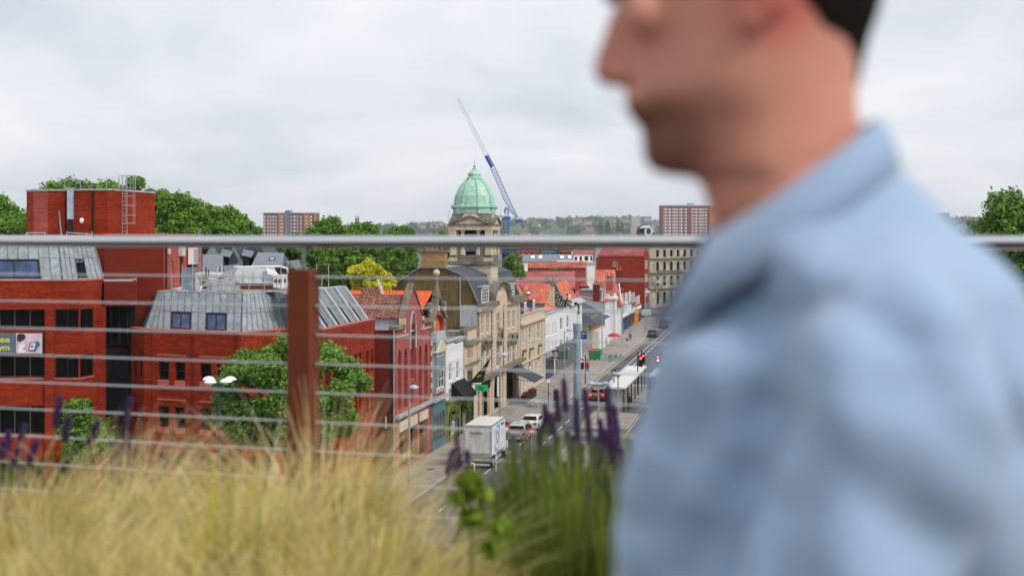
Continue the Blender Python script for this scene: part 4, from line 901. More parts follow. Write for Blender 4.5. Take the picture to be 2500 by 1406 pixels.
arch = [(ag-a0-rg_, zg0)]+[(ag-a0+rg_, zg0)]+[(ag-a0+rg_*math.cos(t_), zg0+.9+(zg1-zg0-.9)*math.sin(t_)) for t_ in [PI*i/14 for i in range(15)]]
wall(T, M_bath, X2(a0), X2(a1), 0, 0, [(ag-a0-.8, ag-a0+.8, zg0+.9, zg0+2.6, 'pale', 'round')], outer=arch, thick=.8, depth=.3, name='arched_pediment')
q = MB()
for i in range(18):
    t_ = PI*i/17; t2 = PI*(i+.55)/17
    for tt, w_, o_ in ((t_, .28, -.55),):
        c = (ag+(rg_-.25)*math.cos(tt), zg0+.9+(zg1-zg0-1.15)*math.sin(tt)); q.sbox(c[0]-w_/2, c[0]+w_/2, -.34, 0, c[1]-.14, c[1]+.14)
q.build('dentil', M_bathd, T)['kind'] = 'stuff'
q = MB(); pts = [(ag+(rg_+.1)*math.cos(t_), zg0+.9+(zg1-zg0-.8)*math.sin(t_)) for t_ in [PI*i/16 for i in range(17)]]; pts = [(pts[0][0], zg0)]+pts+[(pts[-1][0], zg0)]
for (p, z), (p2, z2) in zip(pts[:-1], pts[1:]):
    q.hexa([SP(p, -.4, z), SP(p, 1.2, z), SP(p2, 1.2, z2), SP(p2, -.4, z2), SP(p+(p-ag)*.05, -.4, z+.2), SP(p+(p-ag)*.05, 1.2, z+.2), SP(p2+(p2-ag)*.05, 1.2, z2+.2), SP(p2+(p2-ag)*.05, -.4, z2+.2)])
q.build('arch_hood', M_bathd, T)
for p, p2 in ((a0-.2, ag-rg_+.2), (ag+rg_-.2, a1+.2)):
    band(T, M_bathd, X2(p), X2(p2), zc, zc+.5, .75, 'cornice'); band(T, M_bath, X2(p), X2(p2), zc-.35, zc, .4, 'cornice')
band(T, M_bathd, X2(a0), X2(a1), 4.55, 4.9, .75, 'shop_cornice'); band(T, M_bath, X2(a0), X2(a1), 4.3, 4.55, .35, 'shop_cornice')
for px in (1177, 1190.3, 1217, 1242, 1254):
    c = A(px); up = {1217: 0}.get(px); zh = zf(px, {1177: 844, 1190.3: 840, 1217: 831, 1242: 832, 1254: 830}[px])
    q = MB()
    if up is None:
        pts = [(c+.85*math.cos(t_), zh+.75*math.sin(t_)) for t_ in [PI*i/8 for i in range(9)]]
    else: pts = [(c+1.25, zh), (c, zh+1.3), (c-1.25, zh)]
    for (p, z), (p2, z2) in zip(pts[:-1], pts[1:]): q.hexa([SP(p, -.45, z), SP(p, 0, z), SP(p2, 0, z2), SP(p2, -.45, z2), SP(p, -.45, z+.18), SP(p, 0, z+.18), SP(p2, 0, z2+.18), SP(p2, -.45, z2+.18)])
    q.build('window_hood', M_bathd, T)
    q = MB(); 
    for s in (-.85, .6): q.sbox(c+s, c+s+.25, -.28, 0, zh-.6, zh)
    q.build('hood_bracket', M_bathd, T)
qm = None
for px in (1170.3, 1201.5, 1230, 1265):
    for i in range(17):
        z = 4.95+i*.46; w_ = .95 if i % 2 else .7
        if z+.42 > zc-.35: continue
        Mq = Matrix.Translation(SP(A(px)-w_/2, -.11, z)) @ Matrix.Rotation(ROTS, 4, 'Z')
        key = ('q', w_)
        if key not in WCACHE: WCACHE[key] = MB().box((0, 0, 0), (w_, .2, .37)).mesh('quoin', M_bath)
        place('quoin', WCACHE[key], Mq, T)
q = MB()
for px in (1201.5, 1230): q.sbox(A(px)-.55, A(px)+.55, -.06, .02, 4.9, zc-.35)
q.build('quoin_bed', M_soot, T)
for px in (1171, 1202, 1228, 1265):   # ground floor rusticated piers
    for i in range(9):
        key = ('r',)
        if key not in WCACHE: WCACHE[key] = MB().box((0, 0, 0), (1.0, .2, .38)).mesh('rusticated_block', M_bath)
        place('rusticated_block', WCACHE[key], Matrix.Translation(SP(A(px)-.5, -.11, .14+i*.46)) @ Matrix.Rotation(ROTS, 4, 'Z'), T)
M_orangesign = mat('orange_sign', (.7, .13, .03), rough=.5)
MB().sbox(a0+1, a1-1, .75, .85, .1, 4.5).build('shop_interior', M_black, T)
MB().sbox(A(1181), A(1194), .6, .7, .1, 3.7).build('shop_glazing', M_glassl, T); MB().sbox(A(1183), A(1190), .52, .6, 1.5, 2.6).build('red_poster', mat('brick_poster', (.35, .07, .04)), T)
MB().sbox(A(1174), A(1196.5), -.05, .2, 3.25, 4.2).build('shop_fascia', M_black, T); MB().sbox(A(1237), A(1261), -.05, .2, 3.6, 4.4).build('shop_fascia', M_black, T)
text(T, 'CAFE', .8, SP(A(1241), -.07, 3.72), D2.to_3d(), (0, 0, 1), M_orangesign, fit=3.6) if False else MB().sbox(A(1242), A(1253), -.08, -.05, 3.7, 4.2).build('orange_sign', M_orangesign, T)
MB().sbox(A(1207), A(1209.5), -.4, -.3, 1.9, 4.1).build('white_banner', M_white, T)
# side gable facing the viewer
bL = B_(944, a0); bb1, bb2, bb3 = B_(1025, a0), B_(1086, a0), B_(1140, a0)
def gz(px, py): return ZA(py, a0, B_(px, a0))
outer = [(0, 0), (bL, 0), (bL, gz(1172, 742)), (bL-bb3, gz(1140, 678)), (bL-bb2, gz(1086, 655)), (bL-bb1, gz(1025, 655)), (0, gz(945, 708))]
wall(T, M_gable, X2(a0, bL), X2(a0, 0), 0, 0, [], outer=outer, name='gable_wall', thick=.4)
q = MB()
for (s, z), (s2_, z2) in zip(outer[2:-1], outer[3:]):
    pa, pb = SP(a0, bL-s, z), SP(a0, bL-s2_, z2); n_ = -D2.to_3d()*.25; q.hexa([pa, pa+n_, pb+n_, pb, pa+Vector((0, 0, .16)), pa+n_+Vector((0, 0, .16)), pb+n_+Vector((0, 0, .16)), pb+Vector((0, 0, .16))])
q.build('verge', M_slatel, T)
for x0_, x1_, y0_, y1_ in ((962, 981, 680, 702), (1003, 1020, 660, 678), (1080, 1098, 660, 678), (1124, 1137, 702, 745)):
    MB().sbox(a0-.03, a0+.02, B_(x1_, a0), B_(x0_, a0), gz((x0_+x1_)/2, y1_), gz((x0_+x1_)/2, y0_)).build('blocked_opening', M_gable, T)
MB().tube(SP(a0-.1, B_(1124, a0), 8), SP(a0-.1, B_(1124, a0), gz(1124, 672)), .06, n=5).build('drain_pipe', M_lead, T)
MB().sbox(a0-.08, a0+.02, .1, B_(1124, a0), 6, gz(1150, 745)).build('grey_render_patch', M_greyr, T)
# slate roof planes
bR = 0.6
zE = gz(1172, 742)
pr = [SP(a0+.1, bR, zE), SP(a1, bR, zE), SP(a1, bb3, gz(1140, 678)), SP(a0+.1, bb3, gz(1140, 678))]
MB().slab(pr, .12).build('mansard_slope', M_slate, T)
MB().slab([SP(a0+.1, bb3, gz(1140, 678)), SP(a1, bb3, gz(1140, 678)), SP(a1, bb2, gz(1086, 655)), SP(a0+.1, bb2, gz(1086, 655))], .12).build('upper_slope', M_slate, T)
MB().slab([SP(a0+.1, bb2, gz(1086, 655)), SP(a1, bb2, gz(1086, 655)), SP(a1, bb1, gz(1025, 655)), SP(a0+.1, bb1, gz(1025, 655))], .1).build('ridge_flat', M_lead, T)
MB().slab([SP(a0+.1, bb1, gz(1025, 655)), SP(a1, bb1, gz(1025, 655)), SP(a1, bL, gz(945, 708)), SP(a0+.1, bL, gz(945, 708))], .12).build('rear_slope', M_slate, T)
wall(T, M_greyr, X2(a1), X2(a1, bL), 0, 0, outer=[(0, 0), (bL, 0), (bL, gz(945, 708)), (bL-(bL-bb1), gz(1025, 655)), (bb2, gz(1086, 655)), (bb3, gz(1140, 678)), (0, zE)])
MB().slab([SP(a1, bR, zE+.1), SP(a1+.35, bR, zE+.1), SP(a1+.35, bb3, gz(1140, 678)+.15), SP(a1, bb3, gz(1140, 678)+.15)][::-1], .2).build('verge', M_lead, T)
for px, py0, py1, kind, w_ in ((1180, 740, 700, 'geo', 3.7), (1245.5, 729, 693, 'geo', 3.0)):
    c = A(px, .6); z0_, z1_ = ZA(py0, c, .6), ZA(py1, c, .6)
    wall(T, M_white, X2(c-w_/2, .35), X2(c+w_/2, .35), z0_, z1_, [(.1, w_-.1, z0_+.1, z1_-.2, kind)], depth=.12, inset=.02, name='dormer_front')
    MB().hexa([SP(c-w_/2, .5, z0_), SP(c+w_/2, .5, z0_), SP(c+w_/2, 2.6, z0_), SP(c-w_/2, 2.6, z0_), SP(c-w_/2, .5, z1_-.05), SP(c+w_/2, .5, z1_-.05), SP(c+w_/2, 2.6, z1_-.05), SP(c-w_/2, 2.6, z1_-.05)]).build('dormer_cheek', mat('blue_lead', (.16, .22, .33), rough=.6, streak=.2), T)
    MB().sbox(c-w_/2-.12, c+w_/2+.12, .2, 2.7, z1_-.05, z1_+.12).build('dormer_roof', M_lead, T)
# buff chimney stack
ch = street_thing('chimney_stack', 'broad yellow brick chimney stack on the ochre gable', 'chimney', a0+.6, (bb1+bb2)/2, gz(1055, 655))
MB().sbox(a0+.1, a0+1.4, bb2+.05, bb1-.05, gz(1055, 656), gz(1055, 616)).build('stack', M_buff, ch)
MB().sbox(a0-.05, a0+1.55, bb2-.1, bb1+.1, gz(1055, 616), gz(1055, 611)).build('stack_cap', M_bathd, ch)
for i in range(4): MB().lathe(SP(a0+.75, bb2+.5+i*.55, gz(1055, 611)), [(.16, 0), (.13, .45), (.17, .5)], 8).build('chimney_pot', M_tile_s, ch)
# ---------------------------------------- dome tower
ca, cb_ = A(1152.5+8, 3.1), 3.1
ca = 166.6
TD = street_thing('dome_tower', 'stone tower with green copper dome, pediments and thin spire', 'tower', ca, cb_, 0)
cc = SP(ca, cb_, 0); hw = 2.05
def cz(py): return ZA(py, ca, cb_)
def tb(name, m, h, z0_, z1_, hb=None): return MB().sbox(ca-h, ca+h, cb_-(hb or h), cb_+(hb or h), z0_, z1_).build(name, m, TD)
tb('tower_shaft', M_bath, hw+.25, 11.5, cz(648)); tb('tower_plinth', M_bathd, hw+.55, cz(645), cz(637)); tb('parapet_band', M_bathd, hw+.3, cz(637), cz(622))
q = MB()
for i in range(9):
    for s in (-1, 1):
        q.sbox(ca-hw-.32, ca-hw+.5, cb_+s*(hw-.1)-.4, cb_+s*(hw-.1)+.4, 12+i*.62, 12.5+i*.62)
    q.sbox(ca-hw+.2, ca-hw+1.0, cb_-hw-.32, cb_-hw+.2, 12+i*.62, 12.5+i*.62)
q.build('quoin_course', M_bath, TD)
MB().sbox(ca-hw-.28, ca-hw-.2, cb_-1.2, cb_+1.2, 12.8, cz(655)).build('sunk_panel', M_bathp, TD)
MB().sbox(ca-1.2, ca+1.2, cb_-hw-.28, cb_-hw-.2, 12.8, cz(655)).build('sunk_panel', M_bathp, TD)
# belfry: corner piers, columns, opening
zb0, zb1 = cz(622), cz(562)
for sx in (-1, 1):
    for sy in (-1, 1): MB().sbox(ca+sx*hw-.45, ca+sx*hw+.3, cb_+sy*hw-.45, cb_+sy*hw+.3, zb0, zb1).build('corner_pier', M_bath, TD)
MB().sbox(ca-hw+.5, ca+hw-.5, cb_-hw+.5, cb_+hw-.5, zb0, zb1).build('belfry_core', M_black, TD)
for s in (-1, 1):
    for (x_, y_) in ((-hw-.05, s*.92), (s*.92, -hw-.05)):
        MB().lathe(SP(ca+x_, cb_+y_, zb0), [(.32, 0), (.32, .5), (.22, .55), (.2, zb1-zb0-.3), (.3, zb1-zb0-.2), (.3, zb1-zb0)], 10).build('column', M_bathp, TD)
    for (x_, y_) in ((-hw+.05, s*1.42), (s*1.42, -hw+.05)):
        MB().sbox(ca+x_-.3, ca+x_+.3, cb_+y_-.3, cb_+y_+.3, zb0, zb0+.9).build('pedestal', M_bathd, TD)
MB().sbox(ca-hw+.3, ca-hw+.42, cb_-.75, cb_+.75, zb0+.4, zb0+2.4).build('belfry_shutter', mat('blue_grey_louvre', (.12, .17, .25), streak=.3), TD)
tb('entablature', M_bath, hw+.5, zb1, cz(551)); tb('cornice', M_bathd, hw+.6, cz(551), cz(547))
# attic with pediments
z0_, z1_ = cz(547), cz(523)
MB().hexa([SP(ca+sx*(hw+.5)*1, cb_+sy*(hw+.5), z0_) for sx, sy in ((-1, -1), (1, -1), (1, 1), (-1, 1))]+[SP(ca+sx*(hw+.05), cb_+sy*(hw+.05), z1_) for sx, sy in ((-1, -1), (1, -1), (1, 1), (-1, 1))]).build('attic', M_bathd, TD)
for ax in (0, 1):
    zp0, zp1 = z0_, cz(531)
    def PQ(s, o_, z): return SP(ca-hw-.55-o_, cb_+s, z) if ax == 0 else SP(ca+s, cb_-hw-.55-o_, z)
    w_ = 1.85
    MB().hexa([PQ(-w_, 0, zp0), PQ(w_, 0, zp0), PQ(w_, -1.4, zp0), PQ(-w_, -1.4, zp0), PQ(-.05, 0, zp1), PQ(.05, 0, zp1), PQ(.05, -1.4, zp1), PQ(-.05, -1.4, zp1)]).build('pediment', M_bathp, TD)
    for s in (-1, 1):
        MB().hexa([PQ(s*(w_+.3), .2, zp0-.02), PQ(0, .2, zp1+.02), PQ(0, -1.3, zp1+.02), PQ(s*(w_+.3), -1.3, zp0-.02), PQ(s*(w_+.3), .2, zp0+.2), PQ(0, .2, zp1+.25), PQ(0, -1.3, zp1+.25), PQ(s*(w_+.3), -1.3, zp0+.2)]).build('raking_cornice', M_bathd, TD)
    MB().hexa([PQ(-1.1, -.2, z1_-.7), PQ(1.1, -.2, z1_-.7), PQ(1.1, -1.2, z1_-.7), PQ(-1.1, -1.2, z1_-.7), PQ(-.7, -.3, z1_+.02), PQ(.7, -.3, z1_+.02), PQ(.7, -1.2, z1_+.02), PQ(-.7, -1.2, z1_+.02)]).build('attic_block', M_bath, TD)
tb('dome_base_ledge', M_lead, hw+.12, z1_, cz(521))
zD = cz(521); dc = SP(ca, cb_, zD); R0 = 2.36
hh = lambda py: cz(py)-zD
prof = [(R0, 0), (R0, hh(508)), (R0+.16, hh(507)), (R0+.16, hh(503.5)), (R0-.06, hh(502)), (R0-.12, hh(492)), (R0-.24, hh(478)), (R0-.54, hh(464)), (R0-.9, hh(452)), (R0-1.36, hh(442)), (.75, hh(436.5))]
ph = ROTS+PI/8
for i in range(8):   # eight copper segments, each a piece of its own
    q = MB(); t0_, t1_ = ph+2*PI*i/8+.012, ph+2*PI*(i+1)/8-.012
    for (r_, z), (r2, z2) in zip(prof[:-1], prof[1:]):
        for j in range(3):
            ta, tb_ = t0_+(t1_-t0_)*j/3, t0_+(t1_-t0_)*(j+1)/3
            q.face([dc+Vector((r_*math.cos(ta), r_*math.sin(ta), z)), dc+Vector((r_*math.cos(tb_), r_*math.sin(tb_), z)), dc+Vector((r2*math.cos(tb_), r2*math.sin(tb_), z2)), dc+Vector((r2*math.cos(ta), r2*math.sin(ta), z2))])
    q.build('copper_panel', M_copper, TD)
MB().lathe(dc-Vector((0, 0, 0)), [(r_-.06, z) for r_, z in prof], 16).build('dome_lining', M_copperd, TD)
for i in range(8):
    t_ = ph+2*PI*i/8; u = Vector((math.cos(t_), math.sin(t_), 0)); q = MB(); q.path([dc+u*(r_+.02)+Vector((0, 0, z)) for r_, z in prof[4:]], [.13]*7, 6)
    q.ball(dc+u*(R0+.15)+Vector((0, 0, hh(505))), (.28, .28, .3), 8, 5); q.tube(dc+u*(R0+.02), dc+u*(R0+.02)+Vector((0, 0, hh(507))), .12, n=6); q.build('dome_rib', M_copperd, TD)
q = MB()
for py in (495, 483, 470, 458, 449):
    r_ = np.interp(hh(py), [p[1] for p in prof], [p[0] for p in prof])+.008
    q.lathe(dc, [(r_, hh(py)), (r_, hh(py-.6))], 24)
q.build('sheet_lap', M_copperd, TD)
MB().lathe(dc, [(.85, hh(437)), (.88, hh(435)), (.72, hh(433)), (.72, hh(430)), (.75, hh(429)), (.78, hh(425)), (.6, hh(421)), (.45, hh(418)), (.42, hh(417)), (.2, hh(414)), (.28, hh(412)), (.12, hh(409))], 16).build('lantern_cap', M_copper, TD, smooth=False)
MB().lathe(dc, [(.16, hh(411)), (.13, hh(406)), (.03, hh(405)), (.02, hh(391))], 6).build('spire', M_bathd, TD)
# ---------------------------------------- plain cream stone house
a0, a1 = A(1270.5), A(1330); zt = zf(1300, 762)
T = street_thing('cream_stone_house', 'plain cream stone house with orange mansard roof and two thin dormers', 'building', a0)
it = [(1275, 1279.5, 800, 838), (1292, 1297, 795, 833), (1312.5, 1317.5, 789, 827), (1274, 1280, 862, 905), (1291, 1297.5, 857, 897), (1312.5, 1319, 848, 889)]
facade(T, M_bathp, a0, a1, zt, hol(a0, *[i_+('sash',) for i_ in it])+[(2.2+i*3.0, 3.3+i*3.0, .9, 3.3, 'sash', 'arch') for i in range(6)], sill=M_bathp)
for px, py in ((1277, 859), (1294, 854), (1315.5, 845)): MB().sbox(A(px)-.75, A(px)+.75, -.4, 0, zf(px, py), zf(px, py)+.28).build('window_hood', M_bathd, T)
band(T, M_bathp, X2(a0), X2(a1), zt, zt+.12, .15, 'coping'); band(T, M_bath, X2(a0), X2(a1), zt-1.25, zt-1.0, .4, 'cornice'); band(T, M_bath, X2(a0), X2(a1), 3.9, 4.1, .25)
for px in (1284.5, 1303, 1322): MB().tube(SP(A(px), -.08, 4.1), SP(A(px), -.08, zt-1.2), .06, n=5).build('drain_pipe', M_bathp, T)
sides(T, M_greyr, a0, a1, 9, zt-.3); flat_top(T, M_lead, a0, a1, 9, zt-.7)
rz = zf(1300, 708); tile_roof(T, M_tile_s, SP(a0+.2, 1.2, zt-.6), SP(a1-.3, 1.2, zt-.6), SP(a1-.6, 3.4, rz), SP(a0+.2, 3.4, rz+.1))
plain_roof(T, M_tile_s, [SP(a0+.2, 3.4, rz), SP(a1-.6, 3.4, rz-.1), SP(a1-1, 6.5, rz+.5), SP(a0+.2, 6.5, rz+.5)], name='upper_roof')
wall(T, M_slate, X2(a1-.3, 9), X2(a1-.3, .9), 0, 0, outer=[(0, 0), (8.1, zt-.6), (5.6, rz), (0, rz)]) if False else None
for px in (1278, 1299):
    c = A(px, 1.2); z0_ = zf(px, 748 if px < 1290 else 742); MB().sbox(c-.75, c+.75, 1.0, 3.3, zt-.6, zt+1.3).build('dormer_cheek', M_slate, T)
    wall(T, M_white, X2(c-.75, .93), X2(c+.75, .93), zt-.6, zt+1.35, [(.1, 1.4, zt-.45, zt+1.2, 'geo2')], depth=.06, inset=.0, name='dormer_front')
for bq in (a0+2.6, a1-.5): MB().slab([SP(bq, 1.1, zt-.4), SP(bq+.3, 1.1, zt-.4), SP(bq+.3, 3.4, rz+.25), SP(bq, 3.4, rz+.25)][::-1], .25).build('firewall_coping', M_slate, T)
# rear orange roof with skylight
T = street_thing('rear_orange_house', 'bright orange pantiled roof with a dark framed skylight', 'house', 208, 8)
tile_roof(T, M_tile_s, W(1262, 742, 196), W(1335, 742, 196), W(1345, 695, 206), W(1284, 694, 206), tw=.42, th=.5, amp=.09)
wall(T, M_greyr, pl(1262, 196.3), pl(1330, 196.3), 0, ZY(743, 196))
window(T, W(1286, 719, 200.0)+Vector((0, -.45, .1)), Vector((1, 0, 0)), 0, .6, 0, 1.0, 0, 'sky', up=Vector((0, .92, .4)).normalized(), inward=Vector((0, .4, -.92)))
# ---------------------------------------- long white row house with shops
a0, a1 = A(1330.5), A(1401); zt = zf(1365, 758)
T = street_thing('white_row_house', 'long white rendered house with dark shopfronts and pub sign below', 'building', a0)
it = [(1332, 1335.5, 792, 823), (1338.5, 1342, 790, 821), (1347.5, 1351, 787, 818), (1354.5, 1358, 785, 815), (1367.5, 1373.5, 775, 805), (1383.5, 1389, 770, 800),
      (1332, 1335.5, 841, 872), (1338.5, 1342, 839, 869), (1347.5, 1351, 836, 864), (1354.5, 1358, 834, 861), (1367.5, 1373, 828, 859), (1382.5, 1388, 822, 850)]
facade(T, M_render, a0, a1, zt, hol(a0, *[i_+('pale' if i % 6 < 4 else 'sash',) for i, i_ in enumerate(it)])+[(.8, 7.5, .3, 2.9, 'none'), (9.5, 20, .3, 3.3, 'none')], sill=M_white)
M_navy = mat('navy_paint', (.02, .03, .14), rough=.5); M_grn = mat('dark_grey_green_paint', (.10, .13, .13), rough=.5, streak=.1)
MB().sbox(a0+.5, a0+7.8, -.1, .3, .1, 3.0).build('shopfront', M_navy, T); MB().sbox(a0+9.3, a1-.8, -.1, .3, .1, 3.9).build('shopfront', M_grn, T)
for i in range(5): MB().sbox(a0+10+i*2.3, a0+11.9+i*2.3, -.16, -.1, .8, 2.9).build('shop_window', M_glass, T)
for i in range(3): MB().sbox(a0+.9+i*2.3, a0+2.8+i*2.3, -.14, -.1, .7, 2.5).build('shop_window', M_glassd, T)
MB().sbox(a0+.3, a0+8.2, -.3, .1, 3.1, 3.9).build('shop_fascia', M_lead, T)
sides(T, M_greyr, a0, a1, 9, zt-.2); flat_top(T, M_lead, a0, a1, 9, zt-.4); band(T, M_lead, X2(a0), X2(a1), zt, zt+.1, .12, 'coping')
tile_roof(T, M_tile_s, SP(a0+3, 2.0, zt-.2), SP(a1-1, 2.0, zt-.2), SP(a1-1, 4.8, zt+1.5), SP(a0+1.5, 4.8, zt+1.5))
c = a0+4.5; MB().sbox(c-2.4, c+1, 1.6, 3.6, zt-.2, zt+1.1).build('dormer_cheek', M_black, T); MB().sbox(c-2.6, c+1.2, 1.5, 3.8, zt+1.1, zt+1.3).build('dormer_roof', M_bathd, T)
MB().sbox(c-1.0, c+.2, 1.5, 1.6, zt-.1, zt+1.0).build('dormer_front', M_white, T)
# ---------------------------------------- slate-hung party wall with painted tag
a0, a1 = 223, A(1421); zt = zf(1410, 741)
T = street_thing('slate_gable_house', 'white house with slate-hung gable wall carrying big black painted letters', 'building', a0)
b1 = B_(1303, a0); bb = B_(1336, a0); bm = B_(1352, a0)
def sz(px, py): return ZA(py, a0, B_(px, a0))
facade(T, M_render, a0, a1, zt, rows(a1-a0, 3, .9, [(5.6, 7.6), (2.6, 4.6)], kind='sash'), sill=M_white)
wall(T, M_slatel if False else mat('slate_hanging', (.10, .125, .155), rough=.7, var=.12, streak=.12), X2(a0, b1), X2(a0), 0, 0, outer=[(0, 0), (b1, 0), (b1, sz(1398, 757)), (b1-bb+1.2, sz(1345, 692)), (b1-bb, sz(1336, 692)), (0, sz(1303, 744))], name='slate_wall')
wall(T, M_render, X2(a1), X2(a1, b1), 0, zt)
tile_roof(T, M_tile_s, SP(a0+.2, .2, zt-.1), SP(a1, .2, zt-.1), SP(a1, bb-1, sz(1345, 692)), SP(a0+.2, bb-1, sz(1345, 692)))
plain_roof(T, M_slate, [SP(a1, b1, sz(1303, 744)), SP(a0+.2, b1, sz(1303, 744)), SP(a0+.2, bb, sz(1336, 692)), SP(a1, bb, sz(1336, 692))])
MB().sbox(a0+4.4, a0+6.5, .9, 4, zt, zt+1.7).build('dormer_cheek', M_slate, T); MB().sbox(a0+4.5, a0+6.4, .82, .9, zt+.1, zt+1.6).build('dormer_front', M_white, T)
MB().slab([SP(a0-.2, -.35, zt-.05), SP(a1+.8, -.5, zt+.0), SP(a1+.8, .5, zt+.7), SP(a0-.2, .5, zt+.7)], .12).build('eaves', M_lead, T)
G = street_thing('painted_graffiti', 'black letters PHG outlined in white sprayed on the slate wall', 'graffiti', a0-.05, 1, 9)
M_ink = mat('black_spray', (.01, .01, .012), rough=.8); M_wspray = mat('white_spray', (.6, .6, .6), rough=.8)
gd = (SP(a0, 0, 0)-SP(a0, 1, 0)).normalized()
pA, pB = SP(a0-.06, B_(1352, a0), sz(1352, 732)), SP(a0-.06, B_(1385, a0), sz(1385, 752))
for i, (ch_, px, py) in enumerate((('P', 1351, 733), ('H', 1363.5, 740), ('G', 1374.5, 750))):
    o_ = SP(a0-.05, B_(px, a0), sz(px, py)); dd = Vector((gd.x, gd.y, -.35 if i < 2 else -.2)).normalized(); u_ = Vector((0, 0, 1))
    u_ = (u_-dd*u_.dot(dd)).normalized()
    text(G, ch_, 1.75, o_, dd, u_, M_wspray, depth=.01, off=.13, fit=None, name='letter_outline')
    text(G, ch_, 1.75, o_-D2.to_3d()*.04, dd, u_, M_ink, depth=.01, off=.045, fit=None, name='letter')
# gothic stone chimney
ch = street_thing('gothic_chimney', 'square stone chimney with small gothic gablets beside the slate wall', 'chimney', a0-.8, bb-.6, 10)
cbm = (B_(1336, a0-1)+B_(1352, a0-1))/2; hwid = (B_(1336, a0-1)-B_(1352, a0-1))/2
MB().sbox(a0-1.6, a0-.15, cbm-hwid, cbm+hwid, 9.0, sz(1345, 696)).build('stack', M_bath, ch); MB().sbox(a0-1.75, a0-.1, cbm-hwid-.3, cbm+hwid+.3, sz(1345, 696), sz(1345, 693)).build('stack_cap', M_bathd, ch)
for s in (-.45, .45):
    z_ = sz(1345, 693); MB().hexa([SP(a0-1.6, cbm+s-.4, z_), SP(a0-.2, cbm+s-.4, z_), SP(a0-.2, cbm+s+.4, z_), SP(a0-1.6, cbm+s+.4, z_), SP(a0-1.6, cbm+s-.03, z_+1.3), SP(a0-.2, cbm+s-.03, z_+1.3), SP(a0-.2, cbm+s+.03, z_+1.3), SP(a0-1.6, cbm+s+.03, z_+1.3)]).build('gablet', M_bathd, ch)
# ---------------------------------------- ochre building with big grey hipped roof, set past a yard
a0, a1 = A(1441), 267; zt = zf(1441, 789)
T = street_thing('grey_hip_house', 'ochre walled building with wide dark grey hipped roof beyond the yard', 'building', a0)
M_och = mat('ochre_render', (.36, .26, .10), rough=.9, var=.12, streak=.3)
facade(T, M_och, a0, a1, zt, [(1, a1-a0-8, 4.6, 6.0, 'black')]); b1 = B_(1422, a0)
wall(T, M_creamr, X2(a0, b1+2), X2(a0), 3.5, zt); wall(T, M_greyr, X2(a0-.1, b1+2), X2(a0-.1), 0, 3.5)
rz = ZA(742, a0+6, 5)
def hip(T, m, a0, a1, b0, b1, ze, zr, ins=2, o=.4, name='roof'):
    q = MB(); e = [SP(a0-o, b0-o, ze), SP(a1+o, b0-o, ze), SP(a1+o, b1+o, ze), SP(a0-o, b1+o, ze)]; bm_ = (b0+b1)/2; r0, r1 = SP(a0+ins, bm_, zr), SP(a1-ins, bm_, zr)
    q.face([e[0], e[1], r1, r0]); q.face([e[1], e[2], r1]); q.face([e[2], e[3], r0, r1]); q.face([e[3], e[0], r0]); q.face(e[::-1]); o_ = q.build(name, m, T)
    MB().tube(r0, r1, .1, n=6).build('ridge_tile', m, T)
    return o_
hip(T, M_slate, a0, a1, -.3, b1+6, zt, rz, 3.5, .9); MB().sbox(a0-.8, a1+.8, -.8, -.6, zt-.2, zt+.02).build('gutter', M_bathp, T)
MB().sbox(a0-.8, a0-.6, -.8, b1+2, zt-.2, zt+.02).build('gutter', M_bathp, T)
wall(T, M_render, X2(a0+3, -1.2), X2(a1, -1.2), 0, 3.4, thick=1.2)
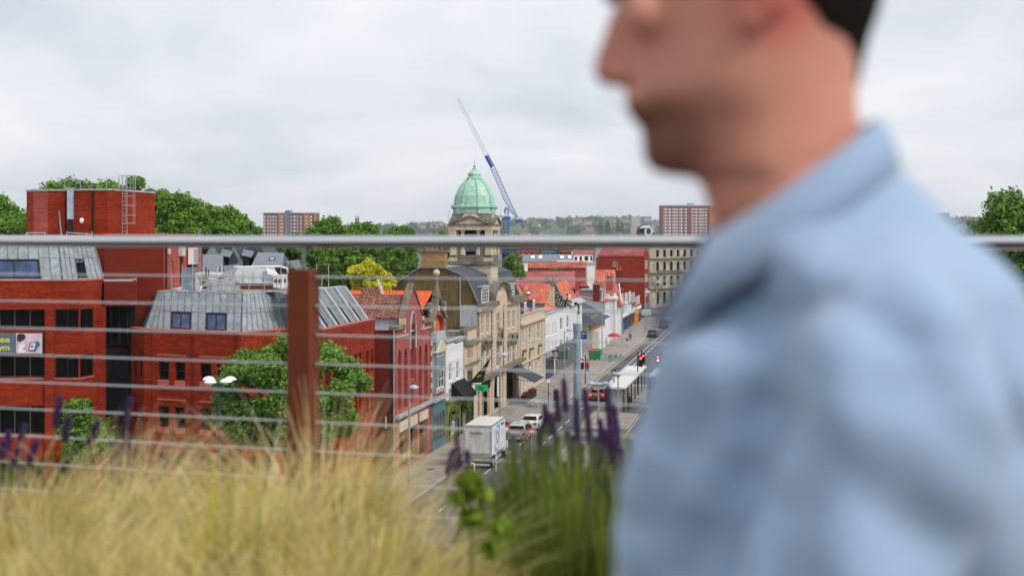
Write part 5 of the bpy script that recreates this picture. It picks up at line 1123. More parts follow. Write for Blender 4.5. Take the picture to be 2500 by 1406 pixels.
# ---------------------------------------- generic terraces further along
def terrace(name, lab, a0, a1, dep, ze, zr, mw, mr, rowsz, nwin, kind='sash', hipped=False, ins=2, tw=.42, holes=None, chim=0, near=None, dorm=0, ridge_par=True, shop=None, grp=None, gwin=None):
    T = street_thing(name, lab, 'house', a0, 0, 0, group=grp)
    facade(T, mw, a0, a1, ze, (holes or [])+rows(a1-a0, nwin, min(1.1, (a1-a0)/nwin*.45), rowsz, kind=kind), sill=M_white)
    bm_ = dep/2
    if hipped:
        sides(T, mw, a0, a1, dep, ze, False); hip(T, mr, a0, a1, 0, dep, ze, zr, ins)
    else:
        for (p, q_) in ((X2(a0, dep), X2(a0)), (X2(a1), X2(a1, dep))): wall(T, near or mw, p, q_, 0, 0, (gwin or []) if p == X2(a0, dep) else [], outer=[(0, 0), (dep, 0), (dep, ze), (bm_, zr), (0, ze)], name='gable_wall')
        tile_roof(T, mr, SP(a0-.1, -.25, ze-.1), SP(a1+.1, -.25, ze-.1), SP(a1+.1, bm_, zr), SP(a0-.1, bm_, zr), tw=tw, th=.5, amp=.08)
        plain_roof(T, mr, [SP(a1+.1, dep+.2, ze-.1), SP(a0-.1, dep+.2, ze-.1), SP(a0-.1, bm_, zr), SP(a1+.1, bm_, zr)])
    for i in range(dorm):
        c = a0+(a1-a0)*(i+.7)/(dorm+.4); MB().sbox(c-.9, c+.9, .8, bm_, ze+.2, ze+1.9).build('dormer_cheek', M_slatel, T)
        wall(T, M_white, X2(c-.9, .72), X2(c+.9, .72), ze+.2, ze+1.95, [(.15, 1.65, ze+.35, ze+1.75, 'sash2')], depth=.06, inset=0, name='dormer_front'); MB().sbox(c-1.05, c+1.05, .6, bm_, ze+1.95, ze+2.1).build('dormer_roof', M_lead, T)
    for i in range(chim):
        c = a1-.4 if i == 0 else a0+.5; MB().sbox(c-.5, c+.5, bm_-.9, bm_+.9, ze, zr+1.6).build('chimney', M_darkred if i == 0 else M_pinkred, T)
        for j in (-.5, 0, .5): MB().lathe(SP(c, bm_+j, zr+1.6), [(.17, 0), (.13, .5), (.16, .55)], 7).build('chimney_pot', M_tile_s, T)
    if shop: MB().sbox(a0+.3, a1-.3, -.15, .1, .1, 3.0).build('shopfront', shop, T); MB().sbox(a0+.2, a1-.2, -.25, .1, 3.0, 3.6).build('shop_fascia', M_white, T)
    if shop:
        n_ = max(2, int((a1-a0)/2.2))
        for i in range(n_): w_ = (a1-a0-1)/n_; MB().sbox(a0+.5+i*w_+.15, a0+.5+(i+1)*w_-.15, -.2, -.15, .6, 2.7).build('shop_window', M_glassd, T)
    return T
def zq(px, py, b=0): return ZA(py, A(px, b), b)
gw = [(2.8, 3.6, zq(1450, 700)-3.5, zq(1450, 700)-2.2, 'sash')]
terrace('pale_gabled_house', 'pale grey gabled house with orange roof and two dormers past the ochre building', 269, 278, 10, zq(1478, 735), zq(1470, 705, 5)-.0, M_render, M_tile_s, [(5.4, 7.2)], 3, near=mat('pale_grey_render', (.46, .49, .52), rough=.9, var=.08, streak=.15), dorm=2, chim=1)
T = terrace('white_bay_house', 'white house with flat-topped bay and sash windows facing up the street', 279, 292, 12, zq(1500, 728)-.8, zq(1500, 700)-.4, M_render, M_tile_k, [(6.2, 8.0), (3.0, 4.8)], 4, hipped=True, ins=3)
bx0 = A(1493); a_ = 277.2
wall(T, M_render, X2(a_, 3.4), X2(a_, -.9), 0, zq(1495, 728), [(2.1, 3.3, z0_, z0_+1.8, 'sash') for z0_ in (1.0, 4.0, 7.1)]+[(.5, .75, z0_, z0_+1.8, 'sash') for z0_ in (4.0, 7.1)], name='bay_front', depth=.2, inset=.05, thick=2)
wall(T, M_render, X2(a_, -.9), X2(a_+4, -.9), 0, zq(1495, 728), rows(4, 2, .8, [(4, 5.8), (7.1, 8.9)], kind='sash'))
MB().sbox(a_-.35, a_+4, -1.2, 3.6, zq(1495, 728), zq(1495, 728)+.35).build('bay_cornice', M_white, T)
terrace('cream_shop_house', 'cream house over a bright blue shopfront', 293.5, 304, 10, zq(1520, 733)-.8, zq(1515, 712), M_creamr, M_tile_s, [(6.3, 8.0), (3.6, 5.4)], 3, hipped=True, ins=3, shop=mat('bright_blue_paint', (.03, .06, .30)))
terrace('white_gabled_shop', 'white house with dark half-timber strips over the blue shop', 304.5, 312, 10, zq(1535, 735), zq(1535, 712)-.5, M_white, M_tile_s, [(6.0, 7.8), (3.2, 5.0)], 2, kind='dark', shop=M_navy)
terrace('blue_white_house', 'narrow white house edged in blue, second past the cream shop', 312.5, 319, 10, zq(1545, 735), zq(1545, 716), M_white, M_tile_o, [(6.0, 7.8), (3.2, 5.0)], 2, kind='dark', shop=M_navy)
terrace('grey_blue_house', 'grey-blue fronted house before the tall red end block', 319.5, 328, 10, zq(1550, 740), zq(1550, 725), M_greyr, M_slate, [(5.4, 7.2), (2.8, 4.4)], 3, shop=M_grn, chim=1)
terrace('low_pub_house', 'low dark fronted house with pale sign next to the red block', 328.5, 341, 9, zq(1560, 742), zq(1560, 728), M_creamr, M_tile_k, [(4.0, 6)], 3, shop=M_black, chim=1)
# tall red end block
a0 = A(1570)+2; b1 = B_(1456, a0); a1 = A(1583)+1; zt = ZA(625, a0, 5)
T = street_thing('tall_red_block', 'tall red brick end block with pink tiled roof and white sash windows', 'building', a0)
wall(T, M_red, X2(a0, b1), X2(a0), 0, zt, [(b1-7.5, b1-6.4, ZA(651, a0), ZA(639, a0), 'sash2')], depth=.2, inset=.05)
L_ = a1-a0
wall(T, M_red, X2(a0), X2(a1), 0, zt, [(3, L_-4, ZA(y1_, a0+8), ZA(y0_, a0+8), 'big') for y0_, y1_ in ((636, 655), (670, 687), (704, 722))], outer=[(0, 0), (L_, 0), (L_, zt), (L_/2, zt+2.2), (0, zt)], depth=.2, inset=.0)
tile_roof(T, M_tile_k, SP(a0-.1, b1, zt), SP(a0-.1, .3, zt), SP(a0+L_/2, .3, zt+2.1), SP(a0+L_/2, b1, zt+2.1), tw=.5, th=.6)
wall(T, M_red, X2(a1), X2(a1, b1), 0, zt); MB().sbox(a0-.3, a0+L_/2, b1-.4, b1+.2, zt-.3, zt+2.6).build('gable_parapet', M_lead, T)
MB().sbox(a0-.1, a1, -.1, -.02, 0, 3.4).build('shopfront', M_grn, T)
# ornate stone building closing the view
T = thing('ornate_stone_block', 'ornate sooty cream stone block with balcony closing the street', 'building', (pl(1584, 388).x, 388, 0))
pA, pB = pl(1586, 392), pl(1760, 420)
Lx = (pB-pA).length; hs = []
for i in range(7):
    s = 3.2+i*3.4
    for t0_, t1_, sh in ((1, 4.2, 'rect'), (6.0, 8.6, 'rect'), (10.2, 12.8, 'arch'), (14.0, 16.0, 'rect')):
        if s+1.4 < Lx-.5: hs.append((s, s+1.4, t0_, t1_, 'office', sh))
M_sootcream = mat('sooty_cream_stone', (.42, .36, .26), rough=.95, var=.35, scale=.6, streak=.4, col2=(.55, .49, .38))
wall(T, M_sootcream, pA, pB, 0, 17.6, hs, depth=.5, inset=.3); wall(T, M_sootcream, pl(1583, 405), pA, 0, 17.6)
for z_ in (5.0, 9.4, 13.4, 17.2): band(T, M_bathd, pA, pB, z_, z_+.3, .5, 'cornice')
band(T, M_bathd, pA+Vector((2, 0)), pA+Vector((8.5, 1)), 9.5, 10.4, 1.2, 'balcony')
MB().slab([V3(pA, 17.6), V3(pB, 17.6), V3(pB+Vector((0, 15)), 19), V3(pA+Vector((0, 15)), 19)], .2).build('roof', M_slate, T)
T = thing('oval_dormer_block', 'dark mansard with white oval dormer and stone chimneys seen just above the rail', 'building', (pl(1550, 430).x, 430, 0))
Yq = 430
wall(T, M_sootcream, pl(1545, Yq), pl(1612, Yq), 0, ZY(580, Yq)); MB().hexa([W(1553, 580, Yq), W(1600, 580, Yq), W(1600, 580, Yq+8), W(1553, 580, Yq+8), W(1555, 553, Yq+2), W(1598, 553, Yq+2), W(1598, 553, Yq+7), W(1555, 553, Yq+7)]).build('mansard', M_slate, T)
for x0_, x1_ in ((1546, 1552), (1592, 1600)): MB().box((pl(x0_, Yq).x, Yq+1, 18), (pl(x1_, Yq).x, Yq+3, ZY(551, Yq))).build('chimney', M_bath, T)
p = W(1583, 566, Yq-.4); q = MB()
for i in range(14):
    t0_, t1_ = 2*PI*i/14, 2*PI*(i+1)/14; q.tube(p+Vector((1.0*math.cos(t0_), 0, 1.3*math.sin(t0_))), p+Vector((1.0*math.cos(t1_), 0, 1.3*math.sin(t1_))), .28, n=5)
q.build('oval_frame', M_white, T); MB().tube(p+Vector((0, .1, 0)), p+Vector((0, .2, 0)), .85, n=14).build('oval_glass', M_glass, T)
MB().hexa([p+Vector(v) for v in ((-2.6, -.3, 1.0), (.6, -.3, 1.3), (.6, 2, 1.3), (-2.6, 2, 1.0), (-1.2, -.3, 1.9), (.6, -.3, 2.0), (.6, 2, 2.0), (-1.2, 2, 1.9))]).build('scroll_hood', M_white, T)
# ---------------------------------------- rear roofscape, behind the row
def rear(name, lab, px0, px1, Yr, py_r, py_e, mr, mw, dep=6, wins=(), tw=.5, tiles=True, py_g=None, gable=None, kind='sash', px_r=(0, 0)):
    T = thing(name, lab, 'house', (pl(px0, Yr).x, Yr, 0))
    e0, e1 = W(px0, py_e, Yr), W(px1, py_e, Yr); sc_ = (Yr+dep); r0, r1 = W(px0+px_r[0], py_r, sc_), W(px1+px_r[1], py_r, sc_)
    if tiles: tile_roof(T, mr, e0, e1, r1, r0, tw=tw, th=tw*1.2, amp=tw*.2)
    else: plain_roof(T, mr, [e0, e1, r1, r0])
    plain_roof(T, mr, [Vector((e1.x, Yr+2*dep, e1.z)), Vector((e0.x, Yr+2*dep, e0.z)), r0, r1])
    wall(T, mw, e0.xy+Vector((0, .3)), e1.xy+Vector((0, .3)), 0, e0.z, wins, kind=kind)
    for x_, y_, s in ((e1.x, 1, 1), (e0.x, 1, -1)):
        pA_, pB_ = Vector((x_, Yr+.3)), Vector((x_, Yr+2*dep)); 
        if s < 0: pA_, pB_ = pB_, pA_
        wall(T, mw, pA_, pB_, 0, 0, outer=[(0, 0), (2*dep-.3, 0), (2*dep-.3, e0.z), (dep, r0.z-.1), (0, e0.z)])
    return T
rear('plum_roofed_hall', 'long low hall with a plum red roof behind the palazzo', 1236, 1404, 232, 664, 706, M_tile_k, M_greyr, dep=9, tiles=False)
T = rear('orange_hip_house', 'large orange pantiled roof with hipped ends in the middle of the roofscape', 1392, 1508, 306, 660, 707, M_tile_p if False else M_tile_s, M_greyr, dep=8, tw=.55, px_r=(6, -8))
T = rear('brown_hip_house', 'brown-red tiled roof with a steep orange hip above the white bay', 1473, 1520, 284, 690, 748, M_tile_r if False else M_tile_p, M_render, dep=8, tw=.6, px_r=(-8, -14))
rear('pink_roofed_row', 'pink tiled long roof over red brick behind the small round bush', 1290, 1436, 300, 640, 655, M_tile_p, M_pinkred, dep=5, tw=.6)
rear('slate_works', 'long blue-grey slate roof with small white roof lights', 1262, 1412, 340, 622, 639, M_slatel, M_white, dep=7, tiles=False)
for i, px in enumerate((1296, 1315, 1368, 1387)):
    p = W(px, 632, 342.5); o_ = MB().obox(p, (.9, 0, 0), (0, 1.2, .62), (0, -.1, .2)).solo('roof_light', M_white, ['leftmost', 'second', 'third', 'rightmost'][i]+' small white roof light on the long blue-grey slate roof', 'roof light', group='roof lights on the slate works')
T = rear('white_flat_house', 'white flat-fronted house with three dark windows and twin gables above', 1398, 1450, 318, 612, 620, M_tile_k, M_white, dep=4, tiles=False, wins=[(x_, x_+.9, ZY(637, 318), ZY(626, 318), 'dark') for x_ in (.4, 1.4+.0, 2.5, 4.0)][1:] if False else [(.5, 1.0, ZY(636, 318), ZY(627, 318), 'dark'), (1.6, 2.1, ZY(636, 318), ZY(626, 318), 'dark'), (2.7, 3.5, ZY(636, 318), ZY(626, 318), 'dark'), (4.0, 4.4, ZY(636, 318), ZY(626, 318), 'dark')])
MB().box((pl(1360, 317).x, 316, ZY(639, 317)), (pl(1446, 317).x, 317.4, ZY(636, 317))).build('parapet', M_white, T)
T = thing('small_white_block', 'small white end wall with lead flashing beside the pink roof', 'house', (pl(1436, 290).x, 290, 0)); MB().box((pl(1434, 290).x, 290, 0), (pl(1452, 290).x, 296, ZY(645, 290))).build('wall', M_white, T); MB().box((pl(1432, 290).x, 289.8, ZY(645, 290)), (pl(1454, 290).x, 296, ZY(641, 290))).build('flat_roof', M_lead, T)
for i, (x0_, x1_, y0_, y1_, Yq, m, nm) in enumerate(((1225, 1262, 608, 640, 420, M_slate, 'blue-grey block just under the rail right of the dome tower'), (1262, 1322, 607, 640, 415, M_pinkred, 'flat red brick block just under the rail'), (1322, 1366, 608, 640, 410, M_slatel if False else mat('steel_blue_cladding', (.10, .15, .21), rough=.6, streak=.1), 'steel blue clad block between two red ones'), (1366, 1398, 606, 640, 400, M_pinkred, 'narrow red block with white pipes under the rail'), (1458, 1480, 606, 640, 500, M_slatel, 'far grey block behind the tall red block'))):
    T = thing('far_block', nm, 'building', (pl(x0_, Yq).x, Yq, 0)); z_ = ZY(y0_, Yq)
    wall(T, m, pl(x0_, Yq), pl(x1_, Yq), 0, z_, rows((x1_-x0_)*Yq/F, 4, .8, [(z_-2.4, z_-1.2)], kind='office')); MB().box((pl(x0_, Yq).x, Yq, z_-.3), (pl(x1_, Yq).x, Yq+12, z_)).build('flat_roof', M_slate, T)
# loose chimneys in the roofscape
def chimney(lab, px, py0, py1, Yq, wpx, m=M_pinkred, pots=2):
    p = W(px, py1, Yq); w_ = wpx*Yq/F; T = thing('chimney', lab, 'chimney', p); h_ = (py1-py0)*Yq/F
    MB().box((p.x-w_/2, Yq, p.z-1.5), (p.x+w_/2, Yq+w_*.8, p.z+h_)).build('stack', m, T); MB().box((p.x-w_/2-.08, Yq-.08, p.z+h_), (p.x+w_/2+.08, Yq+w_*.8+.08, p.z+h_+.18)).build('stack_cap', M_bathd, T)
    for i in range(pots): MB().lathe((p.x-w_/2+w_*(i+.5)/pots, Yq+w_*.4, p.z+h_+.18), [(.18, 0), (.14, .6), (.18, .66)], 7).build('chimney_pot', M_tile_s, T)
chimney('red chimney with two pale pots on the plum roof', 1273, 656, 668, 238, 12)
chimney('dark sooty chimney against the tall red block', 1511, 660, 684, 300, 15, M_darkred)
chimney('low red chimney with two pots on the large orange roof', 1488, 676, 690, 268, 16, M_pinkred)
chimney('square red chimney in front of the brown roof', 1456, 696, 716, 262, 16, M_darkred)
chimney('tall thin stone chimney left of the street end', 1564, 665, 745, 352, 5, M_bath, 1)
chimney('far paired pots on the pink roof', 1419, 646, 652, 303, 9, M_bath, 2)
# ================================================================ TREES
def leafmat(name, c1, c2, tr=.3):
    m = bpy.data.materials.new(name); m.use_nodes = True; t = m.node_tree; b = t.nodes['Principled BSDF']; b.inputs['Roughness'].default_value = .55; b.inputs['Specular IOR Level'].default_value = .35
    g = N(t, 'ShaderNodeNewGeometry'); tcn = N(t, 'ShaderNodeTexCoord'); no = N(t, 'ShaderNodeTexNoise'); no.inputs['Scale'].default_value = .45; no.inputs['Detail'].default_value = 3
    t.links.new(tcn.outputs['Object'], no.inputs[0])
    ad = N(t, 'ShaderNodeMath', operation='MULTIPLY_ADD'); t.links.new(g.outputs['Random Per Island'], ad.inputs[0]); ad.inputs[1].default_value = .5
    mr = N(t, 'ShaderNodeMapRange'); mr.inputs[1].default_value = .35; mr.inputs[2].default_value = .65; mr.inputs[4].default_value = .5; t.links.new(no.outputs['Fac'], mr.inputs[0]); t.links.new(mr.outputs[0], ad.inputs[2])
    rp = N(t, 'ShaderNodeValToRGB'); rp.color_ramp.elements[0].color = (*c1, 1); rp.color_ramp.elements[1].color = (*c2, 1); t.links.new(ad.outputs[0], rp.inputs[0])
    t.links.new(rp.outputs[0], b.inputs['Base Color'])
    tl = N(t, 'ShaderNodeBsdfTranslucent'); t.links.new(rp.outputs[0], tl.inputs[0]); mx = N(t, 'ShaderNodeMixShader'); mx.inputs[0].default_value = tr
    t.links.new(b.outputs[0], mx.inputs[1]); t.links.new(tl.outputs[0], mx.inputs[2]); t.links.new(mx.outputs[0], t.nodes['Material Output'].inputs[0])
    return m
L_green = leafmat('plane_leaves', (.045, .125, .006), (.22, .40, .025)); L_near = leafmat('maple_leaves', (.05, .13, .01), (.21, .37, .045))
L_yel = leafmat('golden_leaves', (.46, .46, .015), (.80, .74, .04), .4); L_bush = leafmat('bright_bush_leaves', (.08, .17, .02), (.22, .36, .04)); L_far = leafmat('distant_leaves', (.04, .085, .02), (.09, .15, .035))
M_bark = mat('bark', (.10, .08, .06), rough=.95, var=.3, scale=3, bump=.4)
def leaf_cloud(name, blobs, n, size, m, parent, seed, shell=.62, up=.45, asp=.62):
    """leaf-sized faces through the outer part of every bough cluster"""
    r = np.random.default_rng(seed); bl = np.array(blobs, float); wt = (bl[:, 3]**2); wt /= wt.sum()
    k = r.choice(len(bl), n, p=wt); d = r.normal(size=(n, 3)); d /= np.linalg.norm(d, axis=1)[:, None]
    rad = (shell+(1.05-shell)*r.random(n)**.7)*(1+.16*np.sin(d[:, 0]*7+k)+.12*np.sin(d[:, 2]*9+k*2))
    rad = rad+(r.random(n) > .9)*r.random(n)*.38; c = bl[k, :3]+d*(rad*bl[k, 3])[:, None]*np.array([1, 1, .82])
    nm = d+np.array([0, 0, up])+r.normal(size=(n, 3))*.75; nm /= np.linalg.norm(nm, axis=1)[:, None]
    a = r.normal(size=(n, 3)); a -= nm*(a*nm).sum(1)[:, None]; a /= np.linalg.norm(a, axis=1)[:, None]; b2 = np.cross(nm, a)
    s = (size*(.6+.8*r.random(n)))[:, None]
    v = np.stack([c-a*s*.5, c-b2*s*asp*.5+a*s*.05+nm*s*.08, c+a*s*.55, c+b2*s*asp*.5+a*s*.05+nm*s*.08], 1).reshape(-1, 3)
    if parent is not None: loc = np.array(WM[parent].translation); v = v-loc
    me = bpy.data.meshes.new(name); me.vertices.add(4*n); me.vertices.foreach_set('co', v.astype(np.float32).ravel())
    me.loops.add(4*n); me.loops.foreach_set('vertex_index', np.arange(4*n, dtype=np.int32)); me.polygons.add(n)
    me.polygons.foreach_set('loop_start', np.arange(0, 4*n, 4, dtype=np.int32)); me.polygons.foreach_set('loop_total', np.full(n, 4, dtype=np.int32))
    me.materials.append(m); me.update(calc_edges=True); me.validate()
    M = WM[parent] if parent is not None else Matrix(); return place(name, me, Matrix.Translation(M.translation), parent)
def crown_blobs(c, rx, ry, rz, n, br, r, flat=0):
    o = []
    for i in range(n):
        while True:
            p = Vector((r.uniform(-1, 1), r.uniform(-1, 1), r.uniform(-1, 1)))
            if .35 < p.length < 1: break
        p = p.normalized()*p.length**.5*.97
        o.append((c[0]+p.x*rx, c[1]+p.y*ry, c[2]+p.z*rz, br*r.uniform(.6, 1.25)))
    return o
def tree(name, lab, cat, px, Y, ptop, pbot, pw, m, n=18000, size=.42, nb=26, group=None, base=0, seed=1, ry=None, shell=.4, br=None, trunk_top=None):
    r = random.Random(seed); zt, zb = ZY(ptop, Y), ZY(pbot, Y); c = Vector((pl(px, Y).x, Y, (zt+zb)/2)); rx = pw/2*Y/F; rz = (zt-zb)/2
    T = thing(name, lab, cat, (c.x, c.y, base), group=group); br = br or min(rx, rz)*.29
    ry = ry or rx*.9
    bl = crown_blobs(c, rx-br*.7, ry-br*.6, rz-br*.55, nb, br, r)
    leaf_cloud('crown', bl, n, size, m, T, seed, shell)
    q = MB(); tz = c.z-rz*.35; rt = max(.12, rx*.055)
    q.path([(c.x, c.y, base-.2), (c.x+rx*.02, c.y, base+(tz-base)*.5), (c.x-rx*.03, c.y, tz)], [rt*1.5, rt, rt*.75], 8)
    for b_ in bl[::2]:
        e = Vector(b_[:3]); s = Vector((c.x-rx*.03, c.y, tz-r.uniform(0, rz*.25))); mid = s.lerp(e, .5)+Vector((0, 0, rz*.08))
        q.path([s, mid, e], [rt*.4, rt*.24, rt*.08], 5)
    q.build('trunk', M_bark, T); return T
grp = 'tall park trees behind the roofs'
tree('plane_tree', 'dark tree cut by the left edge of the photo behind the gym roof', 'tree', -10, 160, 478, 640, 190, L_green, 27200, 0.39, 44, grp, seed=2)
tree('plane_tree', 'tall tree whose top shows left behind the stair tower', 'tree', 190, 150, 408, 640, 260, L_green, 27200, 0.36, 44, grp, seed=3)
tree('plane_tree', 'tree top peeking over the right corner of the stair tower', 'tree', 330, 158, 420, 640, 130, L_green, 13600, 0.36, 27, grp, seed=4)
tree('plane_tree', 'biggest park tree right beside the stair tower', 'tree', 420, 150, 456, 660, 190, L_green, 44200, 0.36, 61, grp, seed=5)
tree('plane_tree', 'park tree second from the stair tower with broad bright crown', 'tree', 528, 160, 492, 650, 170, L_green, 34000, 0.36, 51, grp, seed=6)
tree('plane_tree', 'lower park tree ending just left of the far brick flats', 'tree', 604, 170, 535, 660, 100, L_green, 17000, 0.36, 30, grp, seed=7)
tree('plane_tree', 'large park tree right of the left-hand flats', 'tree', 800, 185, 527, 700, 150, L_green, 37400, 0.37, 54, grp, seed=8)
tree('plane_tree', 'park tree between the large one and the round one', 'tree', 888, 190, 534, 700, 130, L_green, 34000, 0.37, 47, grp, seed=9)
tree('plane_tree', 'smooth rounded tree farthest right of the park row', 'tree', 966, 230, 537, 690, 110, L_green, 27200, 0.39, 44, grp, seed=10)
tree('plane_tree', 'low dark park tree behind the post bracket', 'tree', 730, 175, 570, 700, 120, L_green, 23800, 0.37, 37, grp, seed=11)
tree('plane_tree', 'low dark tree under the rail left of the yellow tree', 'tree', 845, 172, 600, 712, 170, L_green, 30600, 0.36, 44, grp, seed=12)
tree('plane_tree', 'small tree between the chimney stack and the round tree', 'tree', 985, 180, 600, 690, 100, L_green, 15300, 0.35, 27, grp, seed=13)
tree('plane_tree', 'small tree just left of the dome tower', 'tree', 1088, 300, 556, 640, 46, L_green, 6800, 0.47, 20, grp, seed=14)
tree('golden_tree', 'bright yellow leaved tree behind the office roof', 'tree', 903, 150, 632, 738, 88, L_yel, 9000, .30, 34, seed=15, shell=.4, br=.55)
leaf_cloud('crown', [(pl(872, 150).x, 150, ZY(666, 150), .9), (pl(935, 150).x, 150, ZY(678, 150), .9), (pl(925, 149).x, 149, ZY(705, 150), 1.2), (pl(952, 150).x, 150, ZY(690, 150), .6)], 3500, .34, L_yel, bpy.data.objects['golden_tree'], 77)
tree('street_tree', 'leafy maple in front of the zinc roofed office, cut by the post', 'tree', 712, 87, 812, 1120, 400, L_near, 64000, .24, 95, seed=16, br=.85, shell=.4)
tree('street_tree', 'small leafy tree at the foot of the gym building', 'tree', 205, 88, 968, 1150, 130, L_near, 11000, .26, 20, seed=17, br=.8, shell=.4)
tree('roadside_tree', 'bright green tree right of the dome tower base', 'tree', 1258, 222, 616, 690, 66, L_bush, 7000, .5, 18, seed=18)
tree('garden_bush', 'round bright bush on the plum roof line', 'tree', 1362, 250, 653, 680, 48, L_bush, 3500, .5, 12, seed=19)
tree('big_near_tree', 'sharp leafy tree at the right edge beyond the shoulder', 'tree', 2470, 72, 462, 760, 240, L_near, 42000, .24, 60, seed=20, br=.9, shell=.4)
# ================================================================ FAR BACKGROUND
# hills: a terrain strip with a rising, wooded skyline
M_hill = mat('wooded_hillside', (.06, .10, .035), rough=1, var=.4, scale=.01)
hx = np.linspace(-2600, 2600, 120); hy = np.linspace(1900, 5200, 26); q = MB()
def hz(x, y):
    f = min(1, max(0, (y-1900)/1800)); px = 1250+F*x/y
    top = 45+9*math.sin(x/410+1)+5*math.sin(x/170)+(18 if px > 2200 else 0)
    return -2+f*f*(3-2*f)*top-(0 if y < 4000 else (y-4000)*.01)
idx = {}
for j, y_ in enumerate(hy):
    for i, x_ in enumerate(hx): q.v.append((x_, y_, hz(x_, y_)))
for j in range(len(hy)-1):
    for i in range(len(hx)-1):
        k_ = j*len(hx)+i; q.f.append((k_, k_+1, k_+1+len(hx), k_+len(hx))); q.mi.append(0)
o = q.build('hills', M_hill, smooth=True); o['kind'] = 'structure'
r = random.Random(5); bl = []
for i in range(1500):
    y_ = r.uniform(1500, 4300); px = r.uniform(600, 2500); x_ = (px-1250)/F*y_
    if 1000 < px < 1800 or r.random() < .45 or px > 2250: bl.append((x_, y_, max(0, hz(x_, y_))+r.uniform(2, 5), r.uniform(6, 13)))
o = leaf_cloud('distant_woods', bl, 52000, 6.5, L_far, None, 33, shell=.5, up=.8); label(o, 'band of distant woods along the skyline', 'woods', kind='stuff')
rh = random.Random(9); M_pale = mat('pale_distant_render', (.36, .35, .32), var=.2, scale=.01); M_rr = mat('distant_red_roof', (.17, .10, .085), var=.2, scale=.01)
base_house = thing('hillside_house', 'tiny pale hillside house among the trees on the far hill', 'house', (0, 0, 0), group='houses scattered on the far hillside')
MB().box((-9, -5, 0), (9, 5, 7)).build('wall', M_pale, base_house); MB().hexa([(-9.6, -5.6, 7), (9.6, -5.6, 7), (9.6, 5.6, 7), (-9.6, 5.6, 7), (-9.6, -.1, 11), (9.6, -.1, 11), (9.6, .1, 11), (-9.6, .1, 11)]).build('roof', M_rr, base_house)
hp = [(rh.choice([rh.uniform(1290, 1640), rh.uniform(1010, 1095), rh.uniform(1270, 1600)]), rh.uniform(2000, 3300)) for _ in range(24)]
for i, (px, y_) in enumerate(hp):
    x_ = (px-1250)/F*y_; l_ = (x_, y_, hz(x_, y_)+5); a_ = rh.uniform(-.8, .8)
    if i == 0: base_house.location = l_; WM[base_house] = Matrix.Translation(l_)
    else: copy_tree(base_house, l_, a_)
# lone conifers on the hill
for px, pt, Yq, w_ in ((1466, 541, 2300, 14), (1484, 538, 2300, 12), (1508, 543, 2350, 8), (1519, 542, 2350, 8)):
    nm = {1466: 'leftmost broad dark conifer on the far skyline', 1484: 'tallest dark conifer on the far skyline', 1508: 'third slim conifer on the far skyline', 1519: 'rightmost slim conifer near the pale tower block'}[px]
    x_ = (px-1250)/F*Yq; zt = ZY(pt, Yq); zb_ = ZY(562, Yq); T = thing('conifer', nm, 'tree', (x_, Yq, zb_-6), group='conifers on the skyline'); R_ = w_/2*Yq/F
    bl = [(x_, Yq, zb_+(zt-zb_)*f, R_*(1-.75*f)) for f in (0, .2, .4, .6, .8, .95)]; leaf_cloud('crown', bl, 700, 2.6, L_far, T, int(px))
    MB().tube((x_, Yq, zb_-8), (x_, Yq, zt-3), .6, n=5).build('trunk', M_bark, T)
# blocks of flats
def flats(name, lab, px0, px1, Yq, ptop, faces, rowsn, mb, floor_px, wcols, side=None, wm='pale'):
    T = thing(name, lab, 'tower block', (pl(px0, Yq).x, Yq, 0)); zt = ZY(ptop, Yq); x0, x1 = pl(px0, Yq).x, pl(px1, Yq).x
    fh = floor_px*Yq/F; q = []
    for r_ in range(rowsn):
        z_ = zt-1.2-(r_+1)*fh
        if z_ < 1: break
        for c0, c1 in wcols: q.append((x0+(x1-x0)*c0, x0+(x1-x0)*c1, z_+.5, z_+fh*.72))
    MB().box((x0, Yq, 0), (x1, Yq+16, zt)).build('brick_shell', mb, T)
    me = {}
    for a_, b_, z0_, z1_ in q:
        k_ = (round(b_-a_, 2), round(z1_-z0_, 2))
        if k_ not in me:
            w2 = MB().box((0, -.12, 0), (k_[0], .05, k_[1])).mesh('window', M_white); p2 = MB().box((k_[0]*.12, -.16, k_[1]*.2), (k_[0]*.46, -.1, k_[1]*.85)).mesh('pane', M_glass); me[k_] = (w2, p2)
        M_ = Matrix.Translation((a_, Yq, z0_)); o_ = place('window', me[k_][0], M_, T); place('pane', me[k_][1], M_, o_)
    return T, zt, x0, x1
M_flat1 = brick('distant_brown_brick', (.20, .10, .08), (.2, .1, .08), var=.1, bw=2, bh=.6, streak=.1, bump=0); M_flat2 = brick('distant_red_brick', (.24, .085, .07), (.2, .1, .08), var=.1, bw=2, bh=.6, streak=.1, bump=0)
M_orb = mat('orange_brick_band', (.42, .17, .09), var=.08, scale=.1)
Yq = 1080
T, zt, x0, x1 = flats('block_of_flats', 'wide brown brick block of flats left of the park trees', 643, 773, Yq, 521, None, 13, M_flat1, 8.6, [(.005, .035), (.07, .095), (.12, .145), (.17, .195), (.22, .245), (.325, .36), (.51, .53), (.56, .6), (.63, .65), (.69, .715), (.79, .825), (.87, .91)])
xf = lambda f: x0+(x1-x0)*f
for f0, f1 in ((.29, .325), (.365, .41), (.76, .79), (.83, .86), (.95, 1.0)): MB().box((xf(f0), Yq-.35, 0), (xf(f1), Yq+.05, zt+.05)).build('brick_band', M_orb, T)
MB().box((xf(.41), Yq-1.2, 0), (xf(.5), Yq+6, zt+2)).build('stair_shaft', mat('blue_grey_panel', (.10, .15, .20), var=.1), T)
